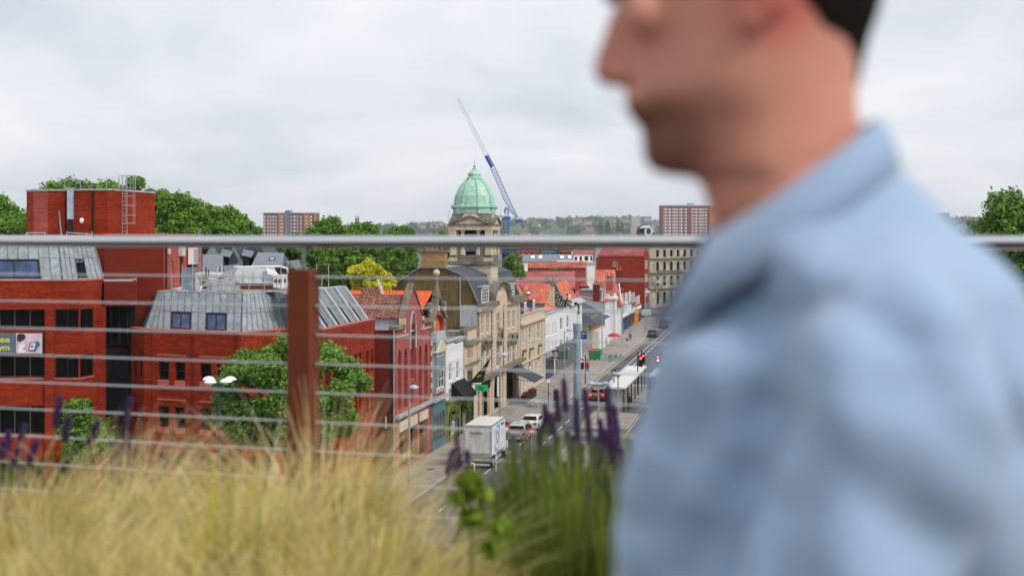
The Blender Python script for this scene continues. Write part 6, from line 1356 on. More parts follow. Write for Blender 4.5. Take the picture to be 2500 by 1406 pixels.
MB().box((x0-.3, Yq-.4, zt), (x1+.3, Yq+16, zt+.6)).build('roof_slab', M_greyr, T); MB().box((xf(.42), Yq, zt+.6), (xf(.53), Yq+8, zt+2.4)).build('plant_room', M_greyr, T)
q = MB()
for r_ in range(13): q.box((xf(.425), Yq-1.35, zt-2-r_*2.67), (xf(.445), Yq-1.15, zt-.8-r_*2.67))
q.build('stair_window', M_glassl, T)
Yq = 1250
T, zt, x0, x1 = flats('block_of_flats', 'tall red brick block of flats beside the man\'s chin', 1614, 1733, Yq, 503.5, None, 15, M_flat2, 7.6, [(.05, .11), (.13, .2), (.23, .28), (.29, .34), (.37, .44), (.475, .53), (.62, .66), (.68, .74), (.77, .82), (.83, .87), (.89, .94)])
xf = lambda f: x0+(x1-x0)*f
for f0, f1 in ((0, .045), (.45, .47), (.54, .6), (.955, 1.0)): MB().box((xf(f0), Yq-.5, 0), (xf(f1), Yq+.05, zt+.05)).build('brick_band', M_flat2, T)
MB().box((x0-.3, Yq-.5, zt), (x1+.3, Yq+16, zt+.9)).build('roof_slab', M_greyr, T); MB().box((xf(.55), Yq, zt+.9), (xf(.68), Yq+8, zt+2.6)).build('plant_room', M_greyr, T)
MB().hexa([(x1, Yq-.4, 0), (x1+14, Yq+16, 0), (x1+14, Yq+30, 0), (x1, Yq+16, 0), (x1, Yq-.4, zt), (x1+14, Yq+16, zt), (x1+14, Yq+30, zt), (x1, Yq+16, zt)]).build('side_wing', M_orb, T)
Yq = 1800
T, zt, x0, x1 = flats('pale_tower_block', 'small pale grey tower block on the skyline', 1541, 1564, Yq, 529, None, 12, M_pale, 4.2, [(.1+.2*i, .2+.2*i) for i in range(4)]); MB().box((x1, Yq, 0), (x1+4.5, Yq+14, zt)).build('shaded_wing', M_slatel, T)
T = thing('far_flats', 'faint low flats on the skyline by the man\'s shoulder', 'tower block', (pl(2290, 2000).x, 2000, 0)); MB().box((pl(2285, 2000).x, 2000, 0), (pl(2318, 2000).x, 2020, ZY(521, 2000))).build('wall', M_flat1, T); MB().box((pl(2284, 2000).x, 1999, ZY(521, 2000)), (pl(2319, 2000).x, 2021, ZY(520, 2000))).build('roof_slab', M_greyr, T)
# church pinnacles over the trees
M_dstone = mat('distant_dark_stone', (.10, .095, .085), var=.2)
for px, pt, nm in ((821, 524, 'lone dark church pinnacle left over the park trees'), (869, 527, 'left of the twin church pinnacles'), (874.5, 526, 'right of the twin church pinnacles')):
    Yq = 420; p = pl(px, Yq); zt = ZY(pt, Yq); MB().lathe((p.x, p.y, 0), [(.75, 0), (.7, zt-6), (.9, zt-5.8), (.6, zt-5.4), (.35, zt-2.5), (.55, zt-2.3), (.2, zt-1.5), (.3, zt-1.2), (.05, zt)], 8).solo('church_pinnacle', M_dstone, nm, 'pinnacle')
# tower crane
M_cb = mat('crane_blue', (.03, .09, .36), rough=.5); M_cw = mat('crane_white', (.62, .64, .68), rough=.5); Yc = 520
def lattice(q, p0, p1, w0, w1, n, r_, mi=0, upv=None):
    p0, p1 = Vector(p0), Vector(p1); d = (p1-p0).normalized(); u = (upv or Vector((0, 1, 0))); u = (u-d*u.dot(d)).normalized(); v = d.cross(u)
    def C(f, k_):
        w_ = w0+(w1-w0)*f; s = ((1, 1), (-1, 1), (-1, -1), (1, -1))[k_]; return p0.lerp(p1, f)+u*w_*s[0]/2+v*w_*s[1]/2
    for k_ in range(4): q.tube(C(0, k_), C(1, k_), r_, n=4, mi=mi)
    for i in range(n):
        for k_ in range(4):
            a_, b_ = (k_, (k_+1) % 4) if i % 2 else ((k_+1) % 4, k_); q.tube(C(i/n, a_), C((i+1)/n, b_), r_*.55, n=3, mi=mi)
            q.tube(C(i/n, k_), C(i/n, (k_+1) % 4), r_*.5, n=3, mi=mi)
T = thing('tower_crane', 'blue and white luffing tower crane with raised jib behind the dome', 'crane', (pl(1236, Yc).x, Yc, 0))
q = MB(); mz = ZY(535, Yc); bx = pl(1236, Yc).x; lattice(q, (bx, Yc, 0), (bx, Yc, mz), 1.9, 1.9, 20, .13, upv=Vector((1, 0, 0))); q.build('mast', M_cb, T)
q = MB(); lattice(q, (bx, Yc, mz+1), (bx+.4, Yc, ZY(505, Yc)), 1.6, 1.0, 3, .12, upv=Vector((1, 0, 0))); q.box((bx-1.6, Yc-1, mz-.3), (bx+1.6, Yc+1, mz+.9)); q.build('slewing_frame', M_cb, T)
MB().ball((pl(1226, Yc).x, Yc-.8, ZY(526, Yc)), (1.0, .8, 1.1)).build('cab', M_cw, T)
MB().path([(pl(1230, Yc).x, Yc, ZY(520, Yc)), (pl(1234, Yc).x, Yc, ZY(507, Yc)), (pl(1262, Yc).x, Yc, ZY(530, Yc))], .12, 4).build('tie_bar', M_cb, T)
def cp(px, py): return W(px, py, Yc)
j0, j1, j2, j3, j4 = cp(1262, 530), cp(1237, 488), cp(1202.5, 408), cp(1187.5, 380), cp(1117.5, 240)
q = MB(); lattice(q, j0, j1, .6, 1.7, 6, .11); lattice(q, j1, j2, 1.7, 1.6, 11, .11); q.build('jib_root', M_cb, T)
q = MB(); d = (j3-j2); q.tube(j2, j3, .85, n=4); q.build('jib_name_panel', M_cb, T)
q = MB(); lattice(q, j3, j4, 1.5, .9, 20, .09); q.build('jib_tip', M_cw, T)
p = cp(1258, 528); MB().box((p.x, Yc-1, cp(0, 536).z), (cp(1274, 0).x, Yc+1, cp(0, 530).z)).build('counterweight_top', M_galvp, T); MB().box((p.x, Yc-1, cp(0, 543.5).z), (cp(1274, 0).x, Yc+1, cp(0, 536).z)).build('counterweight', M_cb, T)
# far mast poles near the dome
MB().tube(W(1096, 575, 700), W(1096, 515, 700), .15, n=4).solo('far_pole', M_galv, 'thin grey pole rising left of the dome tower', 'pole')
# ================================================================ STREET THINGS
M_pole = mat('grey_green_pole', (.30, .34, .33), rough=.5, metal=.2); M_dpole = mat('dark_blue_pole', (.03, .05, .08), rough=.4); M_lampb = mat('pale_blue_lamp_dome', (.36, .45, .66), rough=.35, var=.05)
def lamp(lab, px, py, Yq, r_=.45, arms=((.45, 0, 0),), polem=None, m=None, group='dome headed street lamps', tilt=0):
    zt = ZY(py, Yq); p = pl(px, Yq); T = thing('street_lamp', lab, 'street lamp', (p.x, Yq, 0), group=group); q = MB().tube((p.x, Yq, 0), (p.x, Yq, zt-.15), .11, .07, 8); q.tube((p.x, Yq, 0), (p.x, Yq, 1.2), .14, n=8); q.build('pole', polem or M_pole, T)
    for ax, ay, az in arms:
        c = Vector((p.x+ax, Yq+ay, zt+az)); MB().path([(p.x, Yq, zt-.4), (p.x+ax*.5, Yq+ay*.5, zt-.15+az), c+Vector((0, 0, -.06))], .035, 5).build('arm', polem or M_pole, T)
        MB().lathe(c, [(r_, 0), (r_*.98, .05), (r_*.85, r_*.3), (r_*.6, r_*.48), (r_*.3, r_*.58), (.04, r_*.62)], 14).build('lamp_shade', m or M_lampb, T, smooth=True)
        MB().lathe(c, [(r_*.3, -.12), (r_*.7, -.02), (r_*.7, .01)], 10).build('lens', M_white, T)
    return T
lamp('dome headed lamp in front of the gothic red house', 999, 947, 112, .42, ((.35, 0, 0),))
lamp('dome headed lamp before the palazzo facade', 1221, 867, 140, .38, ((.42, 0, 0),))
lamp('four headed white lamp in front of the street tree', 535, 928, 82, .37, ((-.62, .1, 0), (.62, .1, 0), (-.4, -.5, -.1), (.52, -.6, -.05)), M_dpole, M_white, group=None)
lamp('lamp with lilac dome before the white row house', 1378, 806, 196, .55, ((.8, 0, 0),))
lamp('twin headed lamp above the salvia flowers', 1461, 937, 150, .42, ((-.75, 0, 0), (.75, 0, 0)))
lamp('small dome lamp beside the grey hipped roof', 1470, 768, 236, .55, ((.5, 0, 0),))
lamp('dome lamp beside the white bay house', 1519, 741, 262, .6, ((.6, 0, 0),)); lamp('dome lamp in front of the tall red block', 1575, 714, 290, .6, ((.45, 0, 0),))
lamp('far dome lamp in front of the ornate stone block', 1603, 690, 320, .6, ((.3, 0, 0),))
T = lamp('V topped disc lamp beside the bus shelter', 1509, 912, 158, .5, (), group=None); p = W(1509, 912, 158)
MB().lathe(p, [(.1, -.5), (.36, -.05), (.36, -.02)], 8).build('lamp_bowl', M_galvp, T); MB().lathe(p, [(.5, 0), (.5, .04), (.1, .1)], 14).build('lamp_shade', M_white, T)
# thick grey camera mast
Ym = 128; p = pl(1409, Ym); T = thing('camera_mast', 'thick blue-grey mast with collar and curved camera bracket on top', 'mast', (p.x, Ym, 0))
zt = ZY(812, Ym); MB().lathe((p.x, Ym, 0), [(.36, 0), (.33, zt), (.37, zt+.1), (.38, zt+.25), (.38, ZY(790, Ym)), (.3, ZY(789, Ym))], 16).build('column', mat('blue_grey_paint', (.24, .33, .38), rough=.5, streak=.3), T)
z1_ = ZY(790, Ym); MB().path([(p.x+.05, Ym, z1_), (p.x+.06, Ym, z1_+1.0), (p.x+.1, Ym, z1_+1.4)], .035, 5).build('mast_rod', M_galv, T)
MB().path([(p.x+.12, Ym, z1_+1.0), (p.x+.14, Ym, z1_+1.5), (p.x+.05, Ym, z1_+1.8), (p.x-.12, Ym, z1_+1.88)], [.1, .09, .07, .08], 8).build('camera_bracket', M_black, T); MB().ball((p.x-.16, Ym, z1_+1.8), .13).build('camera', M_black, T); MB().ball((p.x+.13, Ym, z1_+.95), .11).build('camera_housing', M_black, T)
# signs on brackets
def sign(lab, name, px0, px1, py0, py1, Yq, m, th=.08, txt=(), cat='sign', post=False):
    x0, x1 = pl(px0, Yq).x, pl(px1, Yq).x; T = thing(name, lab, cat, (x0, Yq, ZY(py1, Yq))); MB().box((x0, Yq, ZY(py1, Yq)), (x1, Yq+th, ZY(py0, Yq))).build('panel', m, T)
    for (s, fx, fy, size, mm, fit) in txt: text(T, s, size, (x0+(x1-x0)*fx, Yq-.01, ZY(py1, Yq)+(ZY(py0, Yq)-ZY(py1, Yq))*fy), (1, 0, 0), (0, 0, 1), mm, fit=fit*(x1-x0) if fit else None)
    return T
T = sign('navy board lettered Mews behind the camera mast', 'mews_sign', 1414, 1433, 808, 828, 222, M_navy, txt=(('St Mews', .1, .6, .42, M_white, .8), ('LETTINGS', .1, .32, .2, M_white, .45)))
MB().tube(W(1433, 829, 222), W(1424, 860, 222), .05, n=5).build('bracket', M_lead, T)
Yp = 192; T = sign('square black hanging pub sign with round white emblem', 'pub_sign', 1348, 1364, 856, 879, Yp, M_black, .12)
c = W(1356, 866, Yp); q = MB()
for i in range(16):
    t0_, t1_ = 2*PI*i/16, 2*PI*(i+1)/16; q.tube(c+Vector((.36*math.cos(t0_), -.02, .36*math.sin(t0_))), c+Vector((.36*math.cos(t1_), -.02, .36*math.sin(t1_))), .035, n=4)
q.build('emblem_ring', M_white, T); MB().ball(c+Vector((0, -.02, 0)), (.2, .03, .24)).build('emblem', M_lead, T); MB().box((c.x-.32, Yp-.03, c.z-.66), (c.x+.32, Yp-.01, c.z-.56)).build('emblem_caption', M_white, T)
MB().tube(W(1344, 855, Yp), W(1366, 855, Yp), .03, n=4).build('bracket', M_black, T)
T = street_thing('shop_awning', 'large dark grey awning pulled out over the palazzo pavement', 'awning', A(1237), 0, 3.5)
MB().slab([SP(A(1238), -.1, 4.15), SP(A(1262), -.1, 4.15), SP(A(1262)+.3, -3.2, 2.75), SP(A(1238)+.3, -3.2, 2.75)], .06).build('canvas', mat('charcoal_canvas', (.035, .045, .055), rough=.85, var=.2, bump=.2), T)
MB().tube(SP(A(1238)+.3, -3.2, 2.72), SP(A(1262)+.3, -3.2, 2.72), .06, n=6).build('front_bar', M_black, T)
for a_ in (A(1239), A(1261)): MB().tube(SP(a_, -.1, 3.2), SP(a_+.2, -3.1, 2.75), .03, n=4).build('folding_arm', M_black, T)
T = street_thing('pub_awning', 'black pointed awning above the olive green pub', 'awning', A(1104), 0, 3.9)
a_, b_ = A(1101), A(1131); MB().slab([SP(a_, -.1, 5.6), SP(b_, -.1, 5.6), SP(b_, -1.3, 4.3), SP(a_, -1.3, 4.3)], .05).build('canvas', M_black, T); MB().face([SP(a_, -.1, 5.6), SP(a_, -1.3, 4.3), SP(a_, -.1, 4.3)]).build('awning_side', M_black, T); MB().sbox(a_, b_, -1.36, -1.3, 3.9, 4.32).build('valance', M_black, T)
T = street_thing('green_flag_sign', 'small bright green sign below the black flag', 'sign', A(1139), -.9, 4); MB().sbox(A(1139)-.1, A(1139)+.0, -2.2, -.9, 4.1, 4.75).build('panel', mat('bright_green_sign', (.02, .5, .14), rough=.5), T); MB().sbox(A(1139)-.12, A(1139)-.1, -1.8, -1.3, 4.3, 4.55).build('emblem', mat('dark_green_print', (.01, .18, .05)), T); MB().tube(SP(A(1139), 0, 4.8), SP(A(1139), -2.2, 4.8), .03, n=4).build('bracket', M_black, T)
T = street_thing('black_flag', 'black banner flag on a raked pole by the tan house', 'flag', A(1138), -.1, 4.8); MB().slab([SP(A(1138), -.3, 4.9), SP(A(1138), -1.7, 5.0), SP(A(1138)+1.2, -2.3, 7.4)], .03).build('cloth', M_black, T); MB().tube(SP(A(1138), -.1, 4.5), SP(A(1138)+1.3, -2.4, 7.6), .03, n=5).build('pole', M_black, T); MB().tube(SP(A(1138)+.25, -1.1, 5.5), SP(A(1138)+.24, -1.5, 5.7), .14, n=6).build('gold_emblem', mat('dull_gold', (.25, .16, .05)), T)
T = street_thing('white_shop_sign', 'white lettered shop fascia under the tan house windows', 'sign', A(1150), -.2, 4); MB().sbox(A(1146), A(1167), -.35, -.22, 3.6, 4.9).build('panel', M_white, T); text(T, 'Coffee House', .42, SP(A(1147.5), -.37, 4.15), D2.to_3d(), (0, 0, 1), M_frame_g, fit=4.8) if False else MB().sbox(A(1149), A(1164), -.37, -.35, 4.3, 4.36).sbox(A(1149), A(1160), -.37, -.35, 4.05, 4.1).build('faint_lettering', M_galv, T)
wh = thing('road_name_board', 'pair of grey direction boards on posts at the street end', 'road sign', (pl(1570, 300).x, 300, 0)); MB().box((pl(1567, 300).x, 300, ZY(770, 300)), (pl(1590, 300).x, 300.1, ZY(756, 300))).build('panel', M_galvp, wh); MB().tube(pl(1578, 300.2).to_3d(), W(1578, 757, 300.2), .1, n=6).build('post', M_pole, wh)
# traffic lights
M_redl = mat('red_signal', (1, .05, .04), emit=6, rough=.3); M_amb = mat('amber_signal', (1, .45, .15), emit=5, rough=.3)
def tlight(lab, px, py, Yq, back=False, amber=False, polex=.45, h=1.1, group='traffic lights at the crossing'):
    p = W(px, py, Yq); T = thing('traffic_light', lab, 'traffic light', (p.x, Yq, 0), group=group)
    if back: MB().box((p.x-.33, Yq+.12, p.z-1.0), (p.x+.33, Yq+.15, p.z+.55)).build('backing_board', M_white, T)
    MB().box((p.x-.25, Yq, p.z-.9), (p.x+.25, Yq+.25, p.z+.45)).build('housing', M_black, T); MB().tube((p.x+polex, Yq+.2, 0), (p.x+polex, Yq+.2, p.z+.9), .07, n=7).build('pole', M_black, T)
    q = MB().tube((p.x, Yq-.03, p.z+.12), (p.x, Yq, p.z+.12), .13, n=12); q.build('red_lamp', M_redl, T)
    for i in (1, 2): MB().tube((p.x, Yq-.03, p.z+.12-i*.4), (p.x, Yq, p.z+.12-i*.4), .13, n=12).build('amber_lamp' if i == 1 else 'green_lamp', (M_amb if amber else M_frame_d) if i == 1 else M_frame_d, T)
    for i in range(3): MB().box((p.x-.16, Yq-.2, p.z+.26-i*.4), (p.x+.16, Yq, p.z+.29-i*.4)).build('visor', M_black, T)
tlight('white-edged traffic light showing red beside the red jacket', 1421, 884, 190, True, polex=.45); tlight('front traffic light of the pair in mid road, red lit', 1564, 877, 178, polex=-.35); tlight('rear traffic light of the pair in mid road', 1570, 871, 184, polex=-.15); tlight('traffic light with red and amber near the bus', 1606, 874, 176, amber=True, polex=.4)
# bus shelter
T = street_thing('bus_shelter', 'long glass bus shelter with pale slab roof and timetable screen', 'bus shelter', 166, -13, .12)
sa0, sa1, sb0, sb1 = 165, 192, -14.6, -12.1
MB().sbox(sa0, sa1, sb0, sb1, 2.75, 2.95).build('roof', M_roofmem, T)
for i in range(7):
    a_ = sa0+.4+i*4.35; MB().sbox(a_, a_+.12, sb1-.3, sb1-.18, .12, 2.75).build('post', M_frame_d, T); MB().sbox(a_, a_+.12, sb0+.2, sb0+.32, .12, 2.75).build('post', M_frame_d, T)
    if i < 6: MB().sbox(a_+.2, a_+4.2, sb1-.26, sb1-.22, .5, 2.5).build('glass_panel', M_glassl, T)
MB().sbox(sa0+.5, sa0+.56, sb0+.4, sb1-.4, .5, 2.5).build('end_panel', M_glassl, T); MB().sbox(sa0+3, sa1-3, sb1-.9, sb1-.5, .5, .6).build('bench', M_galv, T)
s_ = thing('timetable_screen', 'small dark framed display standing at the near end of the shelter roof', 'sign', SP(170, -13, 2.95)); c = SP(170, -12.7, 2.95); MB().box((c.x-.15, c.y, c.z), (c.x+.15, c.y+.1, c.z+1.4)).build('stand', M_galv, s_); MB().box((c.x-.28, c.y-.05, c.z+.8), (c.x+.28, c.y+.15, c.z+1.5)).build('casing', M_black, s_); MB().box((c.x-.16, c.y-.08, c.z+.98), (c.x+.16, c.y-.05, c.z+1.36)).build('screen', M_glassl, s_)
# vehicles
def car(name, lab, cat, a, b, heading, L, Wd, Hh, paint, kind='car', group=None, lit=False):
    """side profile lofted across the width; local x = forward"""
    ang = ROTS+heading; o = SP(a, b, .0); T = thing(name, lab, cat, o, ang, group)
    M = WM[T]; Lw = Wd/2
    if kind == 'suv': top = [(-.5, .62), (-.5, .98), (-.47, 1.05), (-.43, 1.0*Hh-.12), (-.38, Hh-.02), (.1, Hh), (.2, Hh-.07), (.3, 1.06), (.46, .9), (.5, .7), (.5, .42)]; gl = (-.44, .29)
    elif kind == 'van': top = [(-.5, .5), (-.5, 1.2), (-.49, Hh-.1), (-.46, Hh), (.2, Hh), (.3, Hh-.1), (.38, 1.2), (.48, 1.0), (.5, .7), (.5, .4)]; gl = (.12, .36)
    else: top = [(-.5, .5), (-.5, .88), (-.44, .98), (-.36, 1.02), (-.24, Hh-.08), (-.12, Hh), (.05, Hh), (.14, Hh-.05), (.27, 1.0), (.44, .82), (.5, .66), (.5, .36)]; gl = (-.34, .26)
    sec = [(-1, -.06, .0), (-.94, 0, .0), (0, 0, .03), (.94, 0, .0), (1, -.06, .0)]
    q = MB(); n = len(top)
    def wd(z): return 1-.0*z if z < 1.0 else 1-.26*(z-1.0)/(Hh-1.0+.01)
    for (ws, dz, cx) in sec:
        for x, z in top: q.v.append((x*L*(1-.02*abs(ws)), ws*Lw*wd(z), z+dz*(z > .9)))
    for i in range(len(sec)-1):
        for j in range(n-1): k_ = i*n+j; q.f.append((k_, k_+1, k_+n+1, k_+n)); q.mi.append(0)
    for i in (0, len(sec)-1): q.f.append(tuple(range(i*n, i*n+n))+()); q.mi.append(0)
    k0 = len(q.v); q.box((-L/2, -Lw, .3), (L/2, Lw, .55))
    q.v = [tuple(M @ Vector(v)) for v in q.v]; body = q.build('body', paint, T)
    def LP(x, y, z): return M @ Vector((x, y, z))
    # side glass and screens
    for s in (-1, 1):
        up = [(x*L, z) for x, z in top if gl[0]-.02 <= x <= gl[1]+.02 and z > .97]; zb_ = 1.0; xs0, xs1 = gl[0]*L+.12, gl[1]*L-.15
        for (xa, xb) in ((xs0, (xs0+xs1)/2-.04), ((xs0+xs1)/2+.04, xs1)):
            f = lambda x: min(Hh-.1, float(np.interp(x, [t_[0]*L for t_ in top], [t_[1] for t_ in top]))-.08)
            y1 = s*(Lw*wd(f(xa))+.012); y0 = s*(Lw*wd(1.03)+.012)
            if min(f(xa), f(xb)) < zb_+.08: xa = xa+.25 if f(xa) < f(xb) else xa; xb = xb-.3 if f(xb) < f(xa) else xb
            MB().face([LP(xa, y0, zb_+.03), LP(xb, y0, zb_+.03), LP(xb, s*(Lw*wd(f(xb))+.012), max(zb_+.1, f(xb))), LP(xa, s*(Lw*wd(f(xa))+.012), max(zb_+.1, f(xa)))]).build('side_window', M_glassd, T)
    def screen(x0_, z0_, x1_, z1_, nm):
        w0_, w1_ = Lw*wd(z0_)*.86, Lw*wd(z1_)*.86; n_ = Vector((z1_-z0_, 0, -(x1_-x0_))).normalized()*.02
        if (x0_ < 0) != (n_.x < 0): n_ = -n_
        MB().face([LP(x0_+n_.x, -w0_, z0_+n_.z), LP(x0_+n_.x, w0_, z0_+n_.z), LP(x1_+n_.x, w1_, z1_+n_.z), LP(x1_+n_.x, -w1_, z1_+n_.z)]).build(nm, M_glassd, T)
    rear_ = [(x*L, z) for x, z in top if x < 0]; 
    if kind == 'suv': screen(-.468*L, 1.08, -.432*L, Hh-.16, 'rear_window'); screen(.29*L, 1.1, .205*L, Hh-.1, 'windscreen')
    elif kind == 'van': screen(-.5*L-.01, 1.35, -.49*L, Hh-.3, 'rear_window'); screen(.375*L, 1.24, .305*L, Hh-.14, 'windscreen')
    else: screen(-.35*L, 1.04, -.245*L, Hh-.1, 'rear_window'); screen(.262*L, 1.03, .145*L, Hh-.08, 'windscreen')
    M_tl = mat('tail_light_red', (.5, .01, .01), rough=.3); M_tll = mat('lit_tail_light', (1, .03, .03), emit=1.3, rough=.3)
    for s in (-1, 1):
        lo = LP(-L/2-.02, s*Lw*.78, .72); q = MB(); q.v = []
        zt_ = 1.35 if kind == 'suv' else .9
        q.box((-L/2-.03, min(s*Lw*.66, s*Lw*.99), .68), (-L/2+.1, max(s*Lw*.66, s*Lw*.99), zt_)); q.v = [tuple(M @ Vector(v)) for v in q.v]; q.build('tail_light', M_tll if lit else M_tl, T)
        q = MB().box((L/2-.2, min(s*Lw*.6, s*Lw*.98), .62), (L/2+.01, max(s*Lw*.6, s*Lw*.98), .8)); q.v = [tuple(M @ Vector(v)) for v in q.v]; q.build('headlight', M_glassl, T)
        q = MB().box((.2*L, min(s*Lw, s*(Lw+.2)), 1.0), (.2*L+.12, max(s*Lw, s*(Lw+.2)), 1.15)); q.v = [tuple(M @ Vector(v)) for v in q.v]; q.build('mirror', paint, T)
        for x in (-.31*L, .31*L):
            MB().tube(LP(x, s*(Lw-.2), .33), LP(x, s*(Lw+.015), .33), .34, n=16).build('tyre', M_rubber, T); MB().tube(LP(x, s*(Lw-.1), .33), LP(x, s*(Lw+.03), .33), .2, n=10).build('rim', M_galvp, T)
            MB().tube(LP(x, s*(Lw-.3), .36), LP(x, s*(Lw+.006), .36), .39, n=16).build('wheel_arch', M_black, T)
    q = MB().box((-L/2-.04, -.26, .72), (-L/2-.0, .26, .84)); q.v = [tuple(M @ Vector(v)) for v in q.v]; q.build('number_plate', mat('yellow_plate', (.6, .42, .02), rough=.5), T)
    if lit: q = MB().box((-.43*L, -.3, Hh-.1), (-.41*L, .3, Hh-.05)); q.v = [tuple(M @ Vector(v)) for v in q.v]; q.build('brake_light', M_tll, T)
    return T
M_silver = mat('silver_paint', (.50, .53, .56), rough=.3, var=.03, metal=.3, spec=.8); M_wcar = mat('white_car_paint', (.66, .69, .72), rough=.25, var=.02, spec=.8); M_dcar = mat('dark_car_paint', (.02, .025, .035), rough=.2, spec=.9); M_bvan = mat('blue_van_paint', (.03, .06, .16), rough=.3, spec=.8); M_rcar = mat('brown_car_paint', (.14, .05, .045), rough=.3, spec=.8)
def ub(px, Yq): return ((px-1250)/F*Yq-.1844*Yq+31.5)*-.9834   # b from image column and distance
def au(Yq, b): return (Yq-.1813*b)/.9834
def put(px, py):   # place on the road under an image point -> (a, b)
    Yq = H*F/(py-575); X_ = (px-1250)/F*Yq; v = Vector((X_, Yq))-O2; return v.dot(D2), v.dot(L2)
a_, b_ = put(1262, 1078); car('estate_car', 'silver estate car parked directly ahead of the white truck', 'car', a_+2.0, b_, 0, 4.7, 1.9, 1.7, M_silver, 'suv')
a_, b_ = put(1290, 1052); car('white_saloon', 'white saloon car parked ahead of the silver estate', 'car', a_+2.2, b_-.1, -.06, 4.6, 1.85, 1.48, M_wcar)
a_, b_ = put(1457, 980); car('braking_car', 'brown red car with lit brake lights behind the salvia spikes', 'car', a_+2, b_, 0, 4.4, 1.85, 1.5, M_rcar, lit=True)
a_, b_ = put(1592, 824); car('dark_hatchback', 'dark parked car at the kerb near the street end', 'car', a_+2, b_, 0, 4.5, 1.9, 1.5, M_dcar)
a_, b_ = put(1620, 802); car('blue_van', 'dark blue van farthest up the street beside the man\'s shirt', 'van', a_+2.5, b_, 0, 5.2, 2.0, 2.1, M_bvan, 'van')
# red small car top and dark window behind the truck
a_, b_ = put(1240, 1066); car('red_hatchback', 'red small car mostly hidden behind the white truck', 'car', a_+1.5, b_+1.2, 0, 3.9, 1.7, 1.5, mat('red_car_paint', (.40, .02, .03), rough=.3, spec=.8))
# box truck
a_, b_ = put(1166, 1146); TK = thing('box_truck', 'white box truck lettered Restore with blue ring on its side', 'truck', SP(a_, b_, 0), ROTS); M = WM[TK]
def tkb(name, m, lo, hi): q = MB().box(lo, hi); q.v = [tuple(M @ Vector(v)) for v in q.v]; return q.build(name, m, TK)
M_box = mat('box_white', (.62, .62, .59), rough=.5, var=.1, streak=.25); M_boxs = mat('box_side_white', (.76, .77, .79), rough=.4, var=.04, streak=.08); M_alu = mat('aluminium', (.36, .38, .39), rough=.4, metal=.4)
HW = 1.22; TL = 6.3; zb_, zt_ = 1.15, 3.75
tkb('cargo_box', M_box, (0.06, -HW+.02, zb_), (TL, HW-.02, zt_)); tkb('side_panel', M_boxs, (.25, -HW, zb_+.08), (TL-.1, -HW+.04, zt_-.1)); tkb('roof_panel', mat('truck_roof', (.60, .60, .55), rough=.5, var=.06), (.1, -HW+.06, zt_), (TL-.05, HW-.06, zt_+.02))
tkb('frame_top', M_alu, (-.02, -HW, zt_-.22), (.12, HW, zt_+.02)); tkb('frame_side', M_alu, (-.02, -HW, zb_-.05), (.1, -HW+.09, zt_-.22)); tkb('frame_side', M_alu, (-.02, HW-.09, zb_-.05), (.1, HW, zt_-.22)); tkb('tail_board', M_alu, (-.06, -HW+.09, zb_-.08), (.1, HW-.09, zb_+.28)); tkb('roller_door', M_box, (0, -HW+.09, zb_+.28), (.07, HW-.09, zt_-.22))
tkb('roof_edge', M_alu, (0.12, -HW-.01, zt_-.1), (TL, -HW+.06, zt_+.03))
tkb('chassis', M_black, (-.1, -.5, .6), (TL+1.6, .5, zb_-.09)); tkb('bumper', M_galvp, (-.5, -HW+.1, .42), (-.35, HW-.1, .58)); tkb('lamp_bar', M_frame_g, (-.12, -HW+.15, .78), (-.0, HW-.15, .95)); tkb('number_plate', mat('yellow_plate', (.6, .42, .02)), (-.14, -.3, .8), (-.12, .3, .93))
for s in (-1, 1): tkb('tail_light', mat('tail_light_red', (.5, .01, .01)), (-.15, s*.95-.12, .8), (-.12, s*.95+.12, .93))
tkb('hazard_strip', mat('yellow_strip', (.45, .42, .05)), (-.03, HW-.07, zb_), (-.02, HW-.02, zb_+1.1))
tkb('cab', M_boxs, (TL+.15, -HW+.1, .7), (TL+1.9, HW-.1, 2.55)); tkb('cab_windscreen', M_glassd, (TL+1.85, -HW+.2, 1.5), (TL+1.92, HW-.2, 2.35)); tkb('side_window', M_glassd, (TL+.9, -HW+.08, 1.5), (TL+1.7, -HW+.12, 2.3)); tkb('side_guard', M_galvp, (1.9, -HW+.05, .55), (4.6, -HW+.1, .75))
for s in (-1, 1):
    for x in (1.2, TL+.95):
        MB().tube(M @ Vector((x, s*(HW-.5), .45)), M @ Vector((x, s*(HW-.08), .45)), .45, n=18).build('tyre', M_rubber, TK); MB().tube(M @ Vector((x, s*(HW-.4), .45)), M @ Vector((x, s*(HW-.06), .45)), .24, n=12).build('rim', M_galvp, TK)
    tkb('mudguard', M_black, (.6, s*(HW-.3)-.2, .95), (1.8, s*(HW-.3)+.2, 1.05))
M_letter = mat('dark_grey_lettering', (.06, .065, .075), rough=.6); M_cyan = mat('cyan_vinyl', (.05, .38, .72), rough=.4, var=.02)
ex = (M.to_3x3() @ Vector((0, -1, 0))); fw = (M.to_3x3() @ Vector((1, 0, 0)))
text(TK, 'Restore', .42, M @ Vector((-.012, .68, 3.0)), ex, (0, 0, 1), M_letter, fit=1.05, name='lettering'); text(TK, 'Datashred', .13, M @ Vector((-.012, .68, 2.82)), ex, (0, 0, 1), M_galv, fit=.55, name='lettering')
q = MB(); cy, cz_ = 2.55, 2.42; RX, RZ = 1.13, 1.13
for i in range(28):
    t0_, t1_ = 2*PI*i/28, 2*PI*(i+1)/28; ri = .86
    P_ = lambda r_, t_: M @ Vector((cy+RX*r_*math.cos(t_), -HW-.012, cz_+RZ*r_*math.sin(t_)))
    q.face([P_(1, t0_), P_(1, t1_), P_(ri, t1_), P_(ri, t0_)])
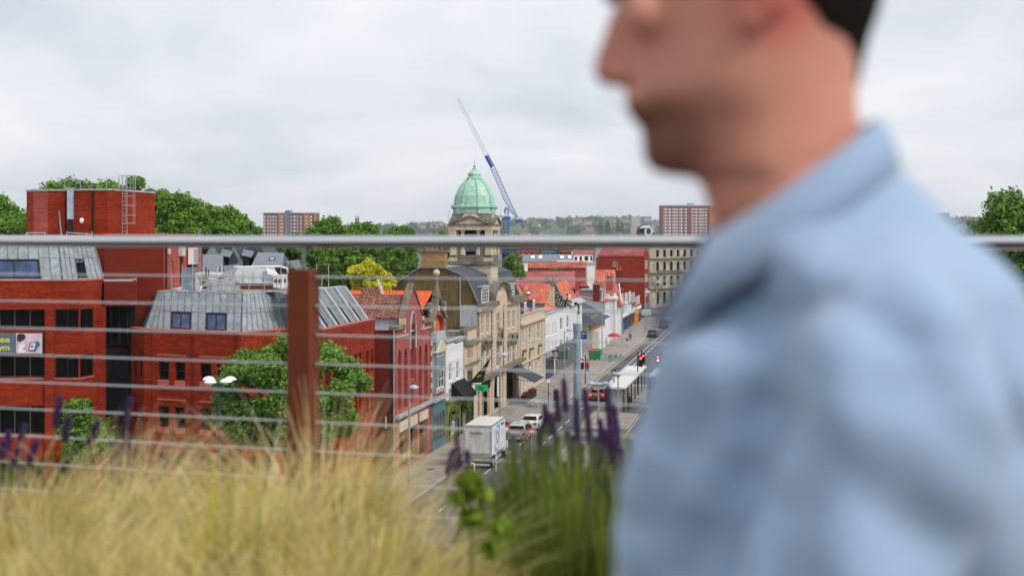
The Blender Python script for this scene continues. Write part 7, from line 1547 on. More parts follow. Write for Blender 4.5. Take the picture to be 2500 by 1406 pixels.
for sx, sz_ in ((1, 1), (-1, -1)): q.face([M @ Vector((cy+sx*.5, -HW-.012, cz_+sz_*.95)), M @ Vector((cy+sx*1.15, -HW-.012, cz_+sz_*1.22)), M @ Vector((cy+sx*1.0, -HW-.012, cz_+sz_*.45))])
q.build('ring_emblem', M_cyan, TK)
q = MB(); pts = [(-.42, -.1), (-.42, .62), (.12, .62), (.42, .32), (.42, -.1), (-.55, -.1), (.58, -.1)]
for (x_, z_), (x2, z2) in zip(pts[:-1], pts[1:]): q.tube(M @ Vector((cy+x_, -HW-.015, cz_+z_)), M @ Vector((cy+x2, -HW-.015, cz_+z2)), .028, n=4)
q.path([M @ Vector((cy+.12, -HW-.015, cz_+.62)), M @ Vector((cy+.12, -HW-.015, cz_+.32)), M @ Vector((cy+.42, -HW-.015, cz_+.32))], .025, 4); q.build('document_emblem', M_letter, TK)
q = MB()
for i in range(7): q.tube(M @ Vector((cy-.4+i*.13, -HW-.015, cz_-.2)), M @ Vector((cy-.4+i*.13, -HW-.015, cz_-.5)), .012, n=3)
q.build('shred_strips', M_galv, TK)
text(TK, 'Restore', .42, M @ Vector((4.25, -HW-.012, 3.25)), fw, (0, 0, 1), M_letter, fit=1.3)
q = MB()
for i, w_ in enumerate((1.5, 1.1, 1.6)): q.tube(M @ Vector((4.25, -HW-.012, 2.95-i*.22)), M @ Vector((4.25+w_, -HW-.012, 2.95-i*.22)), .015, n=3)
q.build('small_print', M_galv, TK)
# bus
M_bus = mat('bus_blue', (.03, .12, .36), rough=.3, spec=.8, var=.1); a_, b_ = 164, -18.3
T = thing('double_deck_bus', 'blue bus with white roof half hidden behind the man\'s chest', 'bus', SP(a_, b_, 0), ROTS); M = WM[T]
def bb(name, m, lo, hi): q = MB().box(lo, hi); q.v = [tuple(M @ Vector(v)) for v in q.v]; return q.build(name, m, T)
q = MB(); sec = [(-1.25, .3), (-1.25, 3.9), (-1.1, 4.2), (-.8, 4.3), (.8, 4.3), (1.1, 4.2), (1.25, 3.9), (1.25, .3)]
n = len(sec); q.v = [tuple(M @ Vector((x, y, z))) for x in (0, 10.5) for y, z in sec]; q.f = [(i, (i+1) % n, n+(i+1) % n, n+i) for i in range(n)]+[tuple(range(n)), tuple(range(n, 2*n))]; q.mi = [0]*len(q.f); q.build('body', M_bus, T)
bb('roof', mat('bus_roof_white', (.62, .60, .60), rough=.5), (.1, -1.05, 4.28), (10.3, 1.05, 4.36)); bb('rear_window', M_glassd, (-.03, -1.0, 2.9), (-.0, 1.0, 3.8)); bb('rear_window', M_glassd, (-.03, -.9, 1.5), (0, .9, 2.1))
for s in (-1, 1):
    bb('tail_light', mat('lit_tail_light', (1, .03, .03), emit=3), (-.05, s*1.12-.08, 1.0), (-.0, s*1.12+.08, 1.15)); bb('tail_light', mat('lit_tail_light', (1, .03, .03)), (-.05, s*1.12-.07, 2.6), (-.0, s*1.12+.07, 2.72))
    for i in range(5): bb('side_window', M_glassd, (.6+i*1.95, s*1.26-.01, 2.9), (2.4+i*1.95, s*1.26+.01, 3.7)); bb('side_window', M_glassd, (.6+i*1.95, s*1.26-.01, 1.2), (2.4+i*1.95, s*1.26+.01, 2.1))
    for x in (2.2, 8.3): MB().tube(M @ Vector((x, s*1.0, .48)), M @ Vector((x, s*1.27, .48)), .48, n=16).build('wheel', M_rubber, T)
# no entry sign
Yn = 118; c = W(1298, 1053, Yn); T = thing('no_entry_sign', 'round red no entry sign with white bar near the parked cars', 'road sign', (c.x, Yn, 0))
MB().tube((c.x, Yn, c.z), (c.x, Yn+.04, c.z), .31, n=24).build('disc', mat('sign_red', (.62, .02, .025), rough=.4, var=.04), T); MB().box((c.x-.22, Yn-.02, c.z-.055), (c.x+.22, Yn, c.z+.055)).build('bar', M_white, T); MB().tube((c.x, Yn+.08, 0), (c.x, Yn+.08, c.z+.3), .04, n=6).build('post', M_galv, T)
# guard rails on the near island
for i, (px0, px1, Y0, Y1) in enumerate(((1300, 1345, 116, 121), (1345, 1400, 121, 128))):
    p0, p1 = pl(px0, Y0), pl(px1, Y1); T = thing('guard_rail', ['near pedestrian guard rail behind the salvias', 'second pedestrian guard rail further right'][i], 'railing', V3(p0, .12)); q = MB()
    for z_ in (.25, .6, 1.1): q.tube(V3(p0, z_), V3(p1, z_), .025, n=5)
    q.build('rail', M_galv, T); q = MB()
    for k_ in range(7): q.tube(V3(p0.lerp(p1, k_/6), .1), V3(p0.lerp(p1, k_/6), 1.12), .03, n=5)
    q.build('post', M_galv, T)
T = thing('white_goal_post_rail', 'white inverted L rail behind the truck tail', 'railing', W(1211, 1140, 117)); MB().path([W(1201, 1104, 117), W(1211, 1107, 117), W(1211, 1150, 117)], .05, 5).build('rail', M_white, T)
T = thing('white_hoop_rail', 'white hoop rail below the truck bumper', 'railing', W(1158, 1150, 112)); MB().path([W(1148, 1129, 112), W(1158, 1131, 112), W(1158, 1165, 112)], .05, 5).build('rail', M_white, T)
# bins, bikes, bollards, seats, planters
bn = None
for i, (px, lab_) in enumerate(((1447, 'left green wheelie bin with red lid against the yard wall'), (1458, 'right green wheelie bin beside its neighbour'))):
    a_, b_ = put(px, 880); T = thing('wheelie_bin', lab_, 'bin', SP(a_, b_, .12), ROTS, 'large green wheelie bins'); M = WM[T]
    def wb(name, m, pts): q = MB().hexa([M @ Vector(p) for p in pts]); q.build(name, m, T)
    gm = mat('bin_green', (.02, .22, .08), rough=.5); h_ = 1.75
    wb('body', gm, [(-.5, -.5, .2), (.5, -.5, .2), (.5, .5, .2), (-.5, .5, .2), (-.65, -.62, h_-.3), (.65, -.62, h_-.3), (.65, .62, h_-.3), (-.65, .62, h_-.3)]); wb('lid', gm if i else mat('bin_red', (.45, .06, .05)), [(-.68, -.66, h_-.3), (.68, -.66, h_-.3), (.68, .66, h_-.3), (-.68, .66, h_-.3), (-.5, -.62, h_), (.5, -.62, h_), (.5, .62, h_), (-.5, .62, h_)])
    for sx in (-.45, .45):
        for sy in (-.4, .4): MB().tube(M @ Vector((sx, sy-.05, .1)), M @ Vector((sx, sy+.05, .1)), .1, n=8).build('wheel', M_rubber, T)
def bike(lab, a, b, rot, m, group=None):
    T = thing('bicycle', lab, 'bicycle', SP(a, b, .12), ROTS+rot, group); M = WM[T]; P_ = lambda x, z, y=0: M @ Vector((x, y, z))
    for x in (-.55, .55):
        q = MB()
        for i in range(16): t0_, t1_ = 2*PI*i/16, 2*PI*(i+1)/16; q.tube(P_(x+.35*math.cos(t0_), .35+.35*math.sin(t0_)), P_(x+.35*math.cos(t1_), .35+.35*math.sin(t1_)), .035, n=5)
        for i in range(6): t0_ = PI*i/6; q.tube(P_(x+.33*math.cos(t0_), .35+.33*math.sin(t0_)), P_(x-.33*math.cos(t0_), .35-.33*math.sin(t0_)), .008, n=3)
        q.build('wheel', M_rubber if m is not M_bikeg else M_bikeg, T)
    q = MB(); q.path([P_(-.55, .35), P_(-.1, .32), P_(.4, .75), P_(.45, .95)], .035, 6); q.path([P_(-.55, .35), P_(-.2, .78), P_(-.1, .32)], .03, 6); q.tube(P_(-.2, .78), P_(.4, .75), .035, n=6); q.tube(P_(.4, .8), P_(.55, .35), .035, n=6); q.build('frame', m, T)
    MB().hexa([P_(-.35, .9, -.1), P_(-.05, .9, -.04), P_(-.05, .9, .04), P_(-.35, .9, .1), P_(-.35, .97, -.1), P_(-.05, .96, -.04), P_(-.05, .96, .04), P_(-.35, .97, .1)]).build('saddle', M_black, T)
    MB().tube(P_(.42, 1.0, -.3), P_(.42, 1.0, .3), .025, n=5).build('handlebar', M_black, T); MB().box(tuple(P_(.5, .8)-Vector((.15, .15, 0))), tuple(P_(.5, .8)+Vector((.15, .15, .25)))).build('basket', m, T)
M_bikeg = mat('hire_bike_green', (.03, .30, .14), rough=.4)
a_, b_ = put(1482, 884); bike('green hire bicycle nearest the bins', a_, b_, -1.2, M_bikeg, 'parked hire bicycles'); bike('green hire bicycle nearest the kerb', a_+.5, b_-.9, -1.35, M_bikeg, 'parked hire bicycles'); bike('grey bicycle leaning behind the green ones', a_+2.6, b_-1.4, -1.2, M_galv)
def bollard(lab, px, py, h_=1.0, r_=.09, m=M_dpole):
    a_, b_ = put(px, py); p = SP(a_, b_, .12); MB().lathe(p, [(r_, 0), (r_, h_*.9), (r_*1.2, h_*.92), (r_*.6, h_)], 10).solo('bollard', m, lab, 'bollard')
a_, b_ = put(1358, 980); T = street_thing('litter_bin', 'round dark green litter bin on the pavement beyond the parked cars', 'bin', a_, b_, .12); MB().lathe(SP(a_, b_, .12), [(.3, 0), (.3, .9), (.34, .95), (.34, 1.15), (.2, 1.35)], 12).build('body', mat('litter_green', (.03, .09, .05), rough=.4), T); MB().lathe(SP(a_, b_, .12), [(.31, .65), (.31, .8)], 12).build('band', M_galv, T)
a_, b_ = put(1339, 990); T = street_thing('parking_post', 'slim black post with a small parking plate', 'road sign', a_, b_, .12); MB().tube(SP(a_, b_, 0), SP(a_, b_, 3.2), .05, n=6).build('post', M_black, T); c = SP(a_, b_, 2.9); MB().box((c.x-.2, c.y-.06, 2.7), (c.x+.2, c.y-.04, 3.15)).build('plate', M_white, T)
for i in range(2):
    a_, b_ = A(1243)+i*4.3, -1.7; T = street_thing('pavement_planter', ['dark planter box with red flowers under the awning, nearer one', 'dark planter box with red flowers under the awning, farther one'][i], 'planter', a_, b_, .12); MB().sbox(a_, a_+3.6, b_-.3, b_+.3, .14, .95).build('box', M_frame_d, T)
    leaf_cloud('flowers', [(SP(a_+.6+j*.8, b_).x, SP(a_+.6+j*.8, b_).y, 1.05, .3) for j in range(4)], 260, .16, mat('red_blossom', (.45, .03, .05), island=.3), T, 90+i)
for i, (px, py) in enumerate(((1303, 994), (1312, 996))):
    a_, b_ = put(px, py); T = street_thing('cafe_table', ['light folding cafe table on the pavement beyond the awning, left one', 'light folding cafe table on the pavement beyond the awning, right one'][i], 'table', a_, b_, .12); MB().sbox(a_-.4, a_+.4, b_-.4, b_+.4, .84, .88).build('table_top', M_galvp, T)
    for sx in (-.35, .35):
        for sy in (-.35, .35): MB().tube(SP(a_+sx, b_+sy, .12), SP(a_-sx*.2, b_+sy, .85), .02, n=4).build('leg', M_galv, T)
a_, b_ = put(1499, 846); T = street_thing('red_parasol', 'red market parasol outside the white bay house', 'parasol', a_, b_, .12); MB().lathe(SP(a_, b_, .12), [(1.2, 1.7), (1.15, 1.9), (.7, 2.2), (.06, 2.4)], 8).build('canopy', mat('parasol_red', (.6, .02, .05), rough=.7), T); MB().tube(SP(a_, b_, .1), SP(a_, b_, 2.5), .04, n=6).build('pole', M_galv, T)
MB().sbox(A(1509), A(1512), -.9, -.2, .12, 2.2).solo('blue_board', mat('blue_board_paint', (.03, .12, .42)), 'bright blue upright board beside the cream shop', 'sign')
p = W(1554, 792, 318); MB().hexa([(p.x-.6, 318, .12), (p.x+.5, 318, .12), (p.x+.5, 318.3, .12), (p.x-.6, 318.3, .12), (p.x-.4, 318, 3.6), (p.x+.4, 318, 3.6), (p.x+.4, 318.3, 3.6), (p.x-.4, 318.3, 3.6)]).solo('orange_banner', mat('orange_banner_cloth', (.7, .25, .03)), 'tall orange feather banner up the far pavement', 'banner')
# hanging basket body (declared with the pub)
T = T2 = bpy.data.objects['hanging_basket']; c = SP(A(1124), -.55, 3.0)
WM[T] = Matrix.Translation(T.location) @ Matrix.Rotation(ROTS, 4, 'Z')
MB().lathe(c, [(.12, -.35), (.32, -.1), (.35, 0)], 10).build('basket', M_black, T)
WM_T = WM[T]; WM[T] = Matrix.Translation(T.location) @ Matrix.Rotation(ROTS, 4, 'Z')
def leaf_on(T, blobs, n, s, m, seed):
    o_ = leaf_cloud('foliage', blobs, n, s, m, None, seed); o_.parent = T; o_.matrix_parent_inverse = WM[T].inverted(); return o_
leaf_on(T, [(c.x, c.y, c.z+.1, .55), (c.x, c.y, c.z-.4, .4)], 500, .16, L_green, 55)
T = street_thing('hanging_basket', 'second trailing plant basket near the left end of the olive pub', 'plant', A(1095), -.5, 3.0); c = SP(A(1096), -.55, 3.0); MB().lathe(c, [(.12, -.35), (.32, -.1), (.35, 0)], 10).build('basket', M_black, T); leaf_on(T, [(c.x, c.y, c.z+.1, .5), (c.x, c.y, c.z-.5, .45)], 500, .16, L_green, 56)
# ---- people in the street: one skinned body each, clothes as children
def skin_mesh(name, chains, mats_, sub=1, radii=None):
    """chains: list of [(x,y,z,r),...]; first vertex of later chains may coincide with earlier ones (merged)"""
    me = bpy.data.meshes.new(name); vs = []; rs = []; es = []; key = {}
    for ch_ in chains:
        prev = None
        for x, y, z, r_ in ch_:
            k_ = (round(x, 3), round(y, 3), round(z, 3))
            if k_ not in key: key[k_] = len(vs); vs.append((x, y, z)); rs.append(r_)
            i = key[k_]
            if prev is not None and prev != i: es.append((prev, i))
            prev = i
    me.from_pydata(vs, es, []); o = bpy.data.objects.new('tmp', me); COL.objects.link(o)
    md = o.modifiers.new('s', 'SKIN'); md.use_smooth_shade = True; ly = me.skin_vertices[0] if me.skin_vertices else None
    if ly is None:
        bpy.context.view_layer.update(); bm = bmesh.new(); bm.from_mesh(me); bm.verts.layers.skin.verify(); bm.to_mesh(me); bm.free(); ly = me.skin_vertices[0]
    for i, r_ in enumerate(rs): ly.data[i].radius = (r_, r_)
    ly.data[0].use_root = True
    o.modifiers.new('u', 'SUBSURF').levels = sub
    dg = bpy.context.evaluated_depsgraph_get(); me2 = bpy.data.meshes.new_from_object(o.evaluated_get(dg)); bpy.data.objects.remove(o); me2.name = name
    me2.materials.clear(); me2.materials.append(mats_); return me2
M_skin = mat('skin', (.42, .20, .13), rough=.6)
def person(lab, a, b, face, top, legs, hair, h=1.75, stride=.22, bag=None, z0=.12, Yp=None):
    T = thing('person', lab, 'person', SP(a, b, z0), ROTS+face); k_ = h/1.75; M = WM[T] @ Matrix.Scale(k_, 4)
    hip = (0, 0, .93); neck = (0, 0, 1.44)
    arm = lambda s, sw: [(0, 0, 1.38, .12), (0, s*.19, 1.4, .06), (sw*.5, s*.24, 1.13, .045), (sw*1.1+.06, s*.22, .9, .035), (sw*1.2+.09, s*.22, .82, .035)]
    leg = lambda s, sw: [(0, 0, .93, .13), (0, s*.1, .88, .095), (sw*.45, s*.1, .5, .065), (sw, s*.1, .1, .045), (sw+.13, s*.11, .045, .04)]
    body = [[(0, 0, .93, .13), (0, 0, 1.15, .12), (0, 0, 1.38, .12), (0, 0, 1.5, .055), (.01, 0, 1.6, .095), (.01, 0, 1.72, .07)], arm(1, stride*.6), arm(-1, -stride*.6), leg(1, stride), leg(-1, -stride)]
    place('body', skin_mesh('body', body, M_skin), M, T)
    place('jacket', skin_mesh('jacket', [[(0, 0, .86, .15), (0, 0, 1.15, .145), (0, 0, 1.38, .14), (0, 0, 1.45, .08)], [(x, y, z, r_+.025) for x, y, z, r_ in arm(1, stride*.6)[:4]], [(x, y, z, r_+.025) for x, y, z, r_ in arm(-1, -stride*.6)[:4]]], top), M, T)
    place('trousers', skin_mesh('trousers', [[(x, y, z, r_+.02) for x, y, z, r_ in leg(1, stride)[:4]], [(x, y, z, r_+.02) for x, y, z, r_ in leg(-1, -stride)[:4]]], legs), M, T)
    q = MB().ball((-.02, 0, 1.68), (.105, .09, .1)); q.v = [tuple(M @ Vector(v)) for v in q.v]; q.build('hair', hair, T, smooth=True)
    for s, sw in ((1, stride), (-1, -stride)): q = MB().ball((sw+.07, s*.1, .045), (.14, .055, .05)); q.v = [tuple(M @ Vector(v)) for v in q.v]; q.build('shoe', M_black if top is not M_redj else M_white, T, smooth=True)
    if bag: q = MB().ball((-.02, .3, .75), (.14, .09, .2)); q.v = [tuple(M @ Vector(v)) for v in q.v]; q.build('bag', bag, T, smooth=True)
    return T
M_redj = mat('red_jacket', (.62, .02, .02), rough=.8); M_dark = mat('dark_cloth', (.03, .03, .04), rough=.9); M_khaki = mat('khaki_cloth', (.12, .13, .08), rough=.9); M_blueS = mat('blue_shirt_cloth', (.18, .32, .5), rough=.9); M_hair = mat('dark_hair', (.02, .013, .01), rough=.8); M_bei = mat('beige_cloth', (.35, .28, .2), rough=.9); M_wc = mat('white_cloth', (.6, .6, .6), rough=.9)
a_, b_ = put(1434.5, 911); person('person in red jacket and dark trousers walking away past the traffic light', a_, b_, .1, M_redj, M_dark, M_hair, 1.75, .15)
a_, b_ = put(1536, 999); person('person in dark top with white collar standing by the bus shelter', a_, b_, 2.6, M_khaki, M_dark, M_hair, 1.75, .1)
a_, b_ = put(1278, 1108); person('person in khaki clothes and white shoes walking beside the silver estate', a_, b_, .2, M_khaki, M_khaki, M_hair, 1.78, .2)
a_, b_ = put(1531, 848); person('person in black coat on the far pavement', a_, b_, .1, M_dark, M_wc, M_hair, 1.75, .2); a_, b_ = put(1539, 832); person('person in pale blue top walking ahead of the black coat', a_, b_, .1, M_blueS, M_dark, M_hair, 1.75, .2)
a_, b_ = put(1245, 1088); 
T = thing('person', 'person in white top seated inside the bus shelter', 'person', SP(175, -13.2, .12), ROTS)
place('body', skin_mesh('body', [[(0, 0, .5, .13), (0, 0, .8, .12), (0, 0, 1.0, .1), (0, 0, 1.1, .05), (0, 0, 1.25, .09)], [(0, 0, .5, .13), (.4, .1, .5, .07), (.42, .1, .1, .05)], [(0, 0, .5, .13), (.4, -.1, .5, .07), (.42, -.1, .1, .05)], [(0, 0, 1.0, .1), (.05, .2, .95, .05), (.25, .15, .65, .04)], [(0, 0, 1.0, .1), (.05, -.2, .95, .05), (.25, -.15, .65, .04)]], M_wc), WM[T], T)
# ================================================================ ACROSS THE STREET (mostly behind the man)
for i, (a0, a1, zz, m) in enumerate(((130, 158, 11.5, M_buff), (159, 190, 9.5, M_render), (191, 235, 12, M_gothic), (236, 290, 11, M_creamr))):
    T = street_thing('opposite_building', ['buff brick building across the street behind the man', 'white rendered building across the street behind the man', 'red brick building across the street behind the man', 'cream building across the street behind the man'][i], 'building', a0, -44.5, 0)
    wall(T, m, X2(a1, -44.5), X2(a0, -44.5), 0, zz, rows(a1-a0, int((a1-a0)/3.4), 1.1, [(1, 3), (4.4, 6.2), (7.3, 8.8)], kind='sash2')); wall(T, m, X2(a0, -44.5), X2(a0, -58), 0, zz); wall(T, m, X2(a1, -58), X2(a1, -44.5), 0, zz)
    MB().sbox(a0, a1, -58, -44.55, zz-.15, zz-.02).build('flat_roof', M_slate, T)
st_ = [o for o in bpy.data.objects if o.name.startswith('street_tree') and o.parent is None][0]
for i, a_ in enumerate((118, 150, 186)):
    c_ = copy_tree(st_, SP(a_, -31, 0), 1.3*i, ['leafy tree on the far pavement, nearest one', 'leafy tree on the far pavement, middle one', 'leafy tree on the far pavement, farthest one'][i])
# ================================================================ ROOF TERRACE
ZD = H-1.52; M_deck = mat('terrace_timber', (.20, .15, .10), rough=.8, var=.2, scale=2); M_conc = mat('terrace_concrete', (.12, .12, .11), rough=.9)
d_r = Vector((3.422, -1.12)).normalized(); n_r = Vector((d_r.y, -d_r.x)); pR = Vector((-1.913, 5.31))
def RL(s, o_=0): p = pR+d_r*s+n_r*o_; return p      # o_ > 0 towards the viewer
o = MB().prism([tuple(RL(-12, -.35)), tuple(RL(-18, 26)), tuple(RL(18, 26)), tuple(RL(14, -.35))], 0, ZD-.04).build('terrace_building', M_conc); o['kind'] = 'structure'
deck = thing('terrace_deck', None, None, V3(RL(0, 5), ZD), kind='structure')
rd = math.atan2(d_r.y, d_r.x); pm = MB().box((-6, 0, -.035), (8, .135, 0)).mesh('deck_board', M_deck)
for i in range(34):
    p = RL(0, 8.6-i*.142-.07); place('deck_board', pm, Matrix.Translation((p.x, p.y, ZD)) @ Matrix.Rotation(rd, 4, 'Z'), deck)
pl_z = H-1.0
T = thing('added_dark_block', 'added unseen dark block behind the viewer that dims light and reflections', 'building', (0, -12, ZD)); M_pav = mat('added_block_dark', (.035, .03, .025), rough=.6)  # added out of view to darken the handrail's reflection and light from behind
MB().box((-16, -18, ZD), (16, -11.2, ZD+3.4)).build('wall', M_pav, T); MB().box((-16.5, -18.5, ZD+3.4), (16.5, -10.2, ZD+3.65)).build('roof', M_conc, T)
for i in range(10): MB().box((-15.4+i*3.1, -11.26, ZD+.1), (-12.8+i*3.1, -11.2, ZD+2.9)).build('glazing', M_glassd, T)  # dark front panels of the added block
T = thing('terrace_planter', 'long raised planter bed along the terrace railing, filled with soil', 'planter', V3(RL(0, 3.4), ZD))
def rbox(T, nm, m, s0, s1, o0, o1, z0_, z1_): return MB().hexa([V3(RL(s0, o1), z0_), V3(RL(s1, o1), z0_), V3(RL(s1, o0), z0_), V3(RL(s0, o0), z0_), V3(RL(s0, o1), z1_), V3(RL(s1, o1), z1_), V3(RL(s1, o0), z1_), V3(RL(s0, o0), z1_)]).build(nm, m, T)
M_corten = mat('rust_red_steel', (.145, .027, .004), rough=.7, var=.12, scale=6, bump=.05)
rbox(T, 'front_panel', M_corten, -8, 10, 3.40, 3.43, ZD, pl_z+.04); rbox(T, 'back_panel', M_conc, -8, 10, .12, .18, ZD, pl_z+.0); rbox(T, 'soil', mat('soil', (.035, .025, .015), rough=1, var=.4, scale=12, bump=.5), -8, 10, .18, 3.40, ZD, pl_z-.04)
# ---- railing
M_steel = mat('brushed_steel', (.56, .57, .58), rough=.2, var=.04, metal=1.0); M_cable = mat('steel_cable', (.58, .60, .60), rough=.45, metal=.3)
T = thing('cable_railing', 'steel terrace handrail with rust red post and ten thin cables', 'railing', V3(RL(2, 0), pl_z))
zr_ = H-.0215
MB().tube(V3(RL(-7), zr_), V3(RL(11), zr_), .0212, n=28).build('handrail', M_steel, T, smooth=True)
cab = MB().tube(V3(RL(-7), 0), V3(RL(11), 0), .0028, n=8).mesh('cable', M_cable)
for i in range(12): place('cable', cab, Matrix.Translation((0, 0, H-.1435-.1*i)), T)
# posts: the one in view stands at image column 738
def post_at(px):
    k_ = (px-1250)/F; s = (k_*pR.y-pR.x)/(d_r.x-k_*d_r.y); return s
s_p = post_at(741)
for j, s in enumerate((s_p-3.6, s_p, s_p+3.6)):
    w_ = .0425; zt_ = H-.117
    q = MB(); bev = .004; pts = [(-w_, -w_+bev), (-w_+bev, -w_), (w_-bev, -w_), (w_, -w_+bev), (w_, w_-bev), (w_-bev, w_), (-w_+bev, w_), (-w_, w_-bev)]
    q.prism([tuple(RL(s+x, y_)) for x, y_ in pts], ZD, zt_); q.build('post', M_corten, T)
    MB().tube(V3(RL(s), zt_-.002), V3(RL(s), zr_), .0055, n=10).build('bracket_pin', M_steel, T); MB().tube(V3(RL(s), zt_-.002), V3(RL(s), zt_+.004), .02, n=12).build('bracket_plate', M_steel, T)
    for i in range(11):
        z_ = H-.1435-.1*i
        MB().tube(V3(RL(s+w_-.001), z_), V3(RL(s+w_+.002), z_), .0085, n=12).build('cable_hole', M_black, T); MB().tube(V3(RL(s+w_), z_), V3(RL(s+w_+.035), z_), .0045, n=8).build('cable_ferrule', M_cable, T)
# ================================================================ GRASSES AND FLOWERS
def blademat(name, cols, tr=.35, foot=(.30, .22, .015)):
    m = bpy.data.materials.new(name); m.use_nodes = True; t = m.node_tree; b = t.nodes['Principled BSDF']; b.inputs['Roughness'].default_value = .55
    g = N(t, 'ShaderNodeNewGeometry'); rp = N(t, 'ShaderNodeValToRGB'); rp.color_ramp.interpolation = 'LINEAR'
    rp.color_ramp.elements[0].color = (*cols[0], 1); rp.color_ramp.elements[1].color = (*cols[-1], 1)
    for i, c in enumerate(cols[1:-1]): e_ = rp.color_ramp.elements.new((i+1)/(len(cols)-1)); e_.color = (*c, 1)
    t.links.new(g.outputs['Random Per Island'], rp.inputs[0])
    # real colour change along the blade: golden green foot, dry tip; and paler and darker tufts
    tcn = N(t, 'ShaderNodeTexCoord'); sp = N(t, 'ShaderNodeSeparateXYZ'); t.links.new(tcn.outputs['Object'], sp.inputs[0]); mr = N(t, 'ShaderNodeMapRange'); mr.inputs[1].default_value = .15; mr.inputs[2].default_value = .56; t.links.new(sp.outputs[2], mr.inputs[0])
    mxc = N(t, 'ShaderNodeMix', data_type='RGBA'); t.links.new(mr.outputs[0], mxc.inputs['Factor']); mxc.inputs['A'].default_value = (*foot, 1); t.links.new(rp.outputs[0], mxc.inputs['B'])
    oi = N(t, 'ShaderNodeObjectInfo'); mo = N(t, 'ShaderNodeMath', operation='MULTIPLY'); mo.inputs[1].default_value = .16; t.links.new(oi.outputs['Random'], mo.inputs[0])
    mxg = N(t, 'ShaderNodeMix', data_type='RGBA'); t.links.new(mo.outputs[0], mxg.inputs['Factor']); t.links.new(mxc.outputs['Result'], mxg.inputs['A']); mxg.inputs['B'].default_value = (.50, .52, .08, 1); mxc = mxg
    mpn = N(t, 'ShaderNodeMapping'); mpn.inputs['Scale'].default_value = (1, 1, .25); no = N(t, 'ShaderNodeTexNoise'); no.inputs['Scale'].default_value = 17; no.inputs['Detail'].default_value = 1; t.links.new(tcn.outputs['Object'], mpn.inputs[0]); t.links.new(mpn.outputs[0], no.inputs[0])
    m4 = N(t, 'ShaderNodeMapRange'); m4.inputs[1].default_value = .35; m4.inputs[2].default_value = .65; m4.inputs[3].default_value = .62; m4.inputs[4].default_value = 1.5; t.links.new(no.outputs[0], m4.inputs[0])
    vs = N(t, 'ShaderNodeVectorMath', operation='SCALE'); t.links.new(mxc.outputs['Result'], vs.inputs[0]); t.links.new(m4.outputs[0], vs.inputs[3])
    t.links.new(vs.outputs[0], b.inputs['Base Color'])
    tl = N(t, 'ShaderNodeBsdfTranslucent'); t.links.new(vs.outputs[0], tl.inputs[0]); mx = N(t, 'ShaderNodeMixShader'); mx.inputs[0].default_value = tr
    t.links.new(b.outputs[0], mx.inputs[1]); t.links.new(tl.outputs[0], mx.inputs[2]); t.links.new(mx.outputs[0], t.nodes['Material Output'].inputs[0]); return m
B_straw = blademat('straw_plumes', [(.60, .40, .15), (.90, .72, .44), (.93, .82, .60), (.74, .60, .20)], tr=.5, foot=(.46, .38, .02)); B_green = blademat('green_blades', [(.24, .32, .02), (.46, .48, .04), (.52, .42, .03), (.16, .26, .015)])
def blades(name, n, roots, hgt, wid, m, parent, seed, lean=(.1, 0), spread=.5, droop=.5, seg=6, rad=.1):
    r = np.random.default_rng(seed); rt = np.array(roots, float); k = r.integers(0, len(rt), n)
    tf = max(1, n//26); g_ = r.integers(0, tf, n); ta = r.random(tf)*2*PI; tL = r.random(tf); an = ta[g_]+r.normal(size=n)*.22; rr = rad*np.sqrt(r.random(tf))[g_]*(1+r.normal(size=n)*.12); base = rt[k, :3]+np.stack([np.cos(an)*rr, np.sin(an)*rr, np.zeros(n)], 1)
    L = hgt*rt[k, 3]*(.55+.45*tL[g_]+.12*r.random(n)); out = np.stack([np.cos(an), np.sin(an)], 1)*(spread*(.1+1.0*r.random(tf))[g_][:, None])+np.array(lean)+r.normal(size=(n, 2))*.07; L = L*(1-.22*np.clip(np.linalg.norm(out, axis=1)/spread, 0, 1.3))
    dr = droop*(.4+r.random(n)); t_ = np.linspace(0, 1, seg+1); V = []
    wv = np.stack([np.cos(an*3), np.sin(an*3), np.zeros(n)], 1)
    # ribbons turn roughly face-on to a viewer on the terrace side
    wv = np.stack([np.ones(n)*.9, r.normal(size=n)*.4, r.normal(size=n)*.1], 1)
    for t1 in t_:
        c = base+np.concatenate([out*(t1**1.4*L)[:, None], (t1*L*(1-.28*dr*t1**2*2))[:, None]], 1)
        ww = wid*(1-t1*.8)*(1+0*t1); V.append(c-wv*ww*.5); V.append(c+wv*ww*.5)
    V = np.stack(V, 1); n_v = 2*(seg+1); f = []
    idx = np.arange(n)[:, None]*n_v
    F_ = np.concatenate([idx+np.array([[2*i, 2*i+1, 2*i+3, 2*i+2]]) for i in range(seg)], 1).reshape(-1)
    me = bpy.data.meshes.new(name); v = V.reshape(-1, 3)-(np.array(WM[parent].translation) if parent else 0)
    me.vertices.add(len(v)); me.vertices.foreach_set('co', v.astype(np.float32).ravel()); me.loops.add(len(F_)); me.loops.foreach_set('vertex_index', F_.astype(np.int32))
    me.polygons.add(len(F_)//4); me.polygons.foreach_set('loop_start', np.arange(0, len(F_), 4, dtype=np.int32)); me.polygons.foreach_set('loop_total', np.full(len(F_)//4, 4, dtype=np.int32)); me.materials.append(m); me.update(calc_edges=True)
    o_ = place(name, me, Matrix.Translation(WM[parent].translation) if parent else Matrix(), parent); o_['kind'] = 'stuff'; return o_
rg = random.Random(21)
clumps = [(-60, 2.7, 1.0), (170, 3.0, 1.0), (390, 2.6, .93), (590, 3.3, 1.04), (715, 2.65, .95), (905, 3.05, .98), (1020, 2.5, .74), (70, 2.05, .9), (470, 2.05, .9), (810, 2.1, .88), (300, 3.7, 1.05), (790, 3.8, 1.08), (20, 3.6, 1.02), (1085, 2.9, .72), (1120, 2.35, .56)]
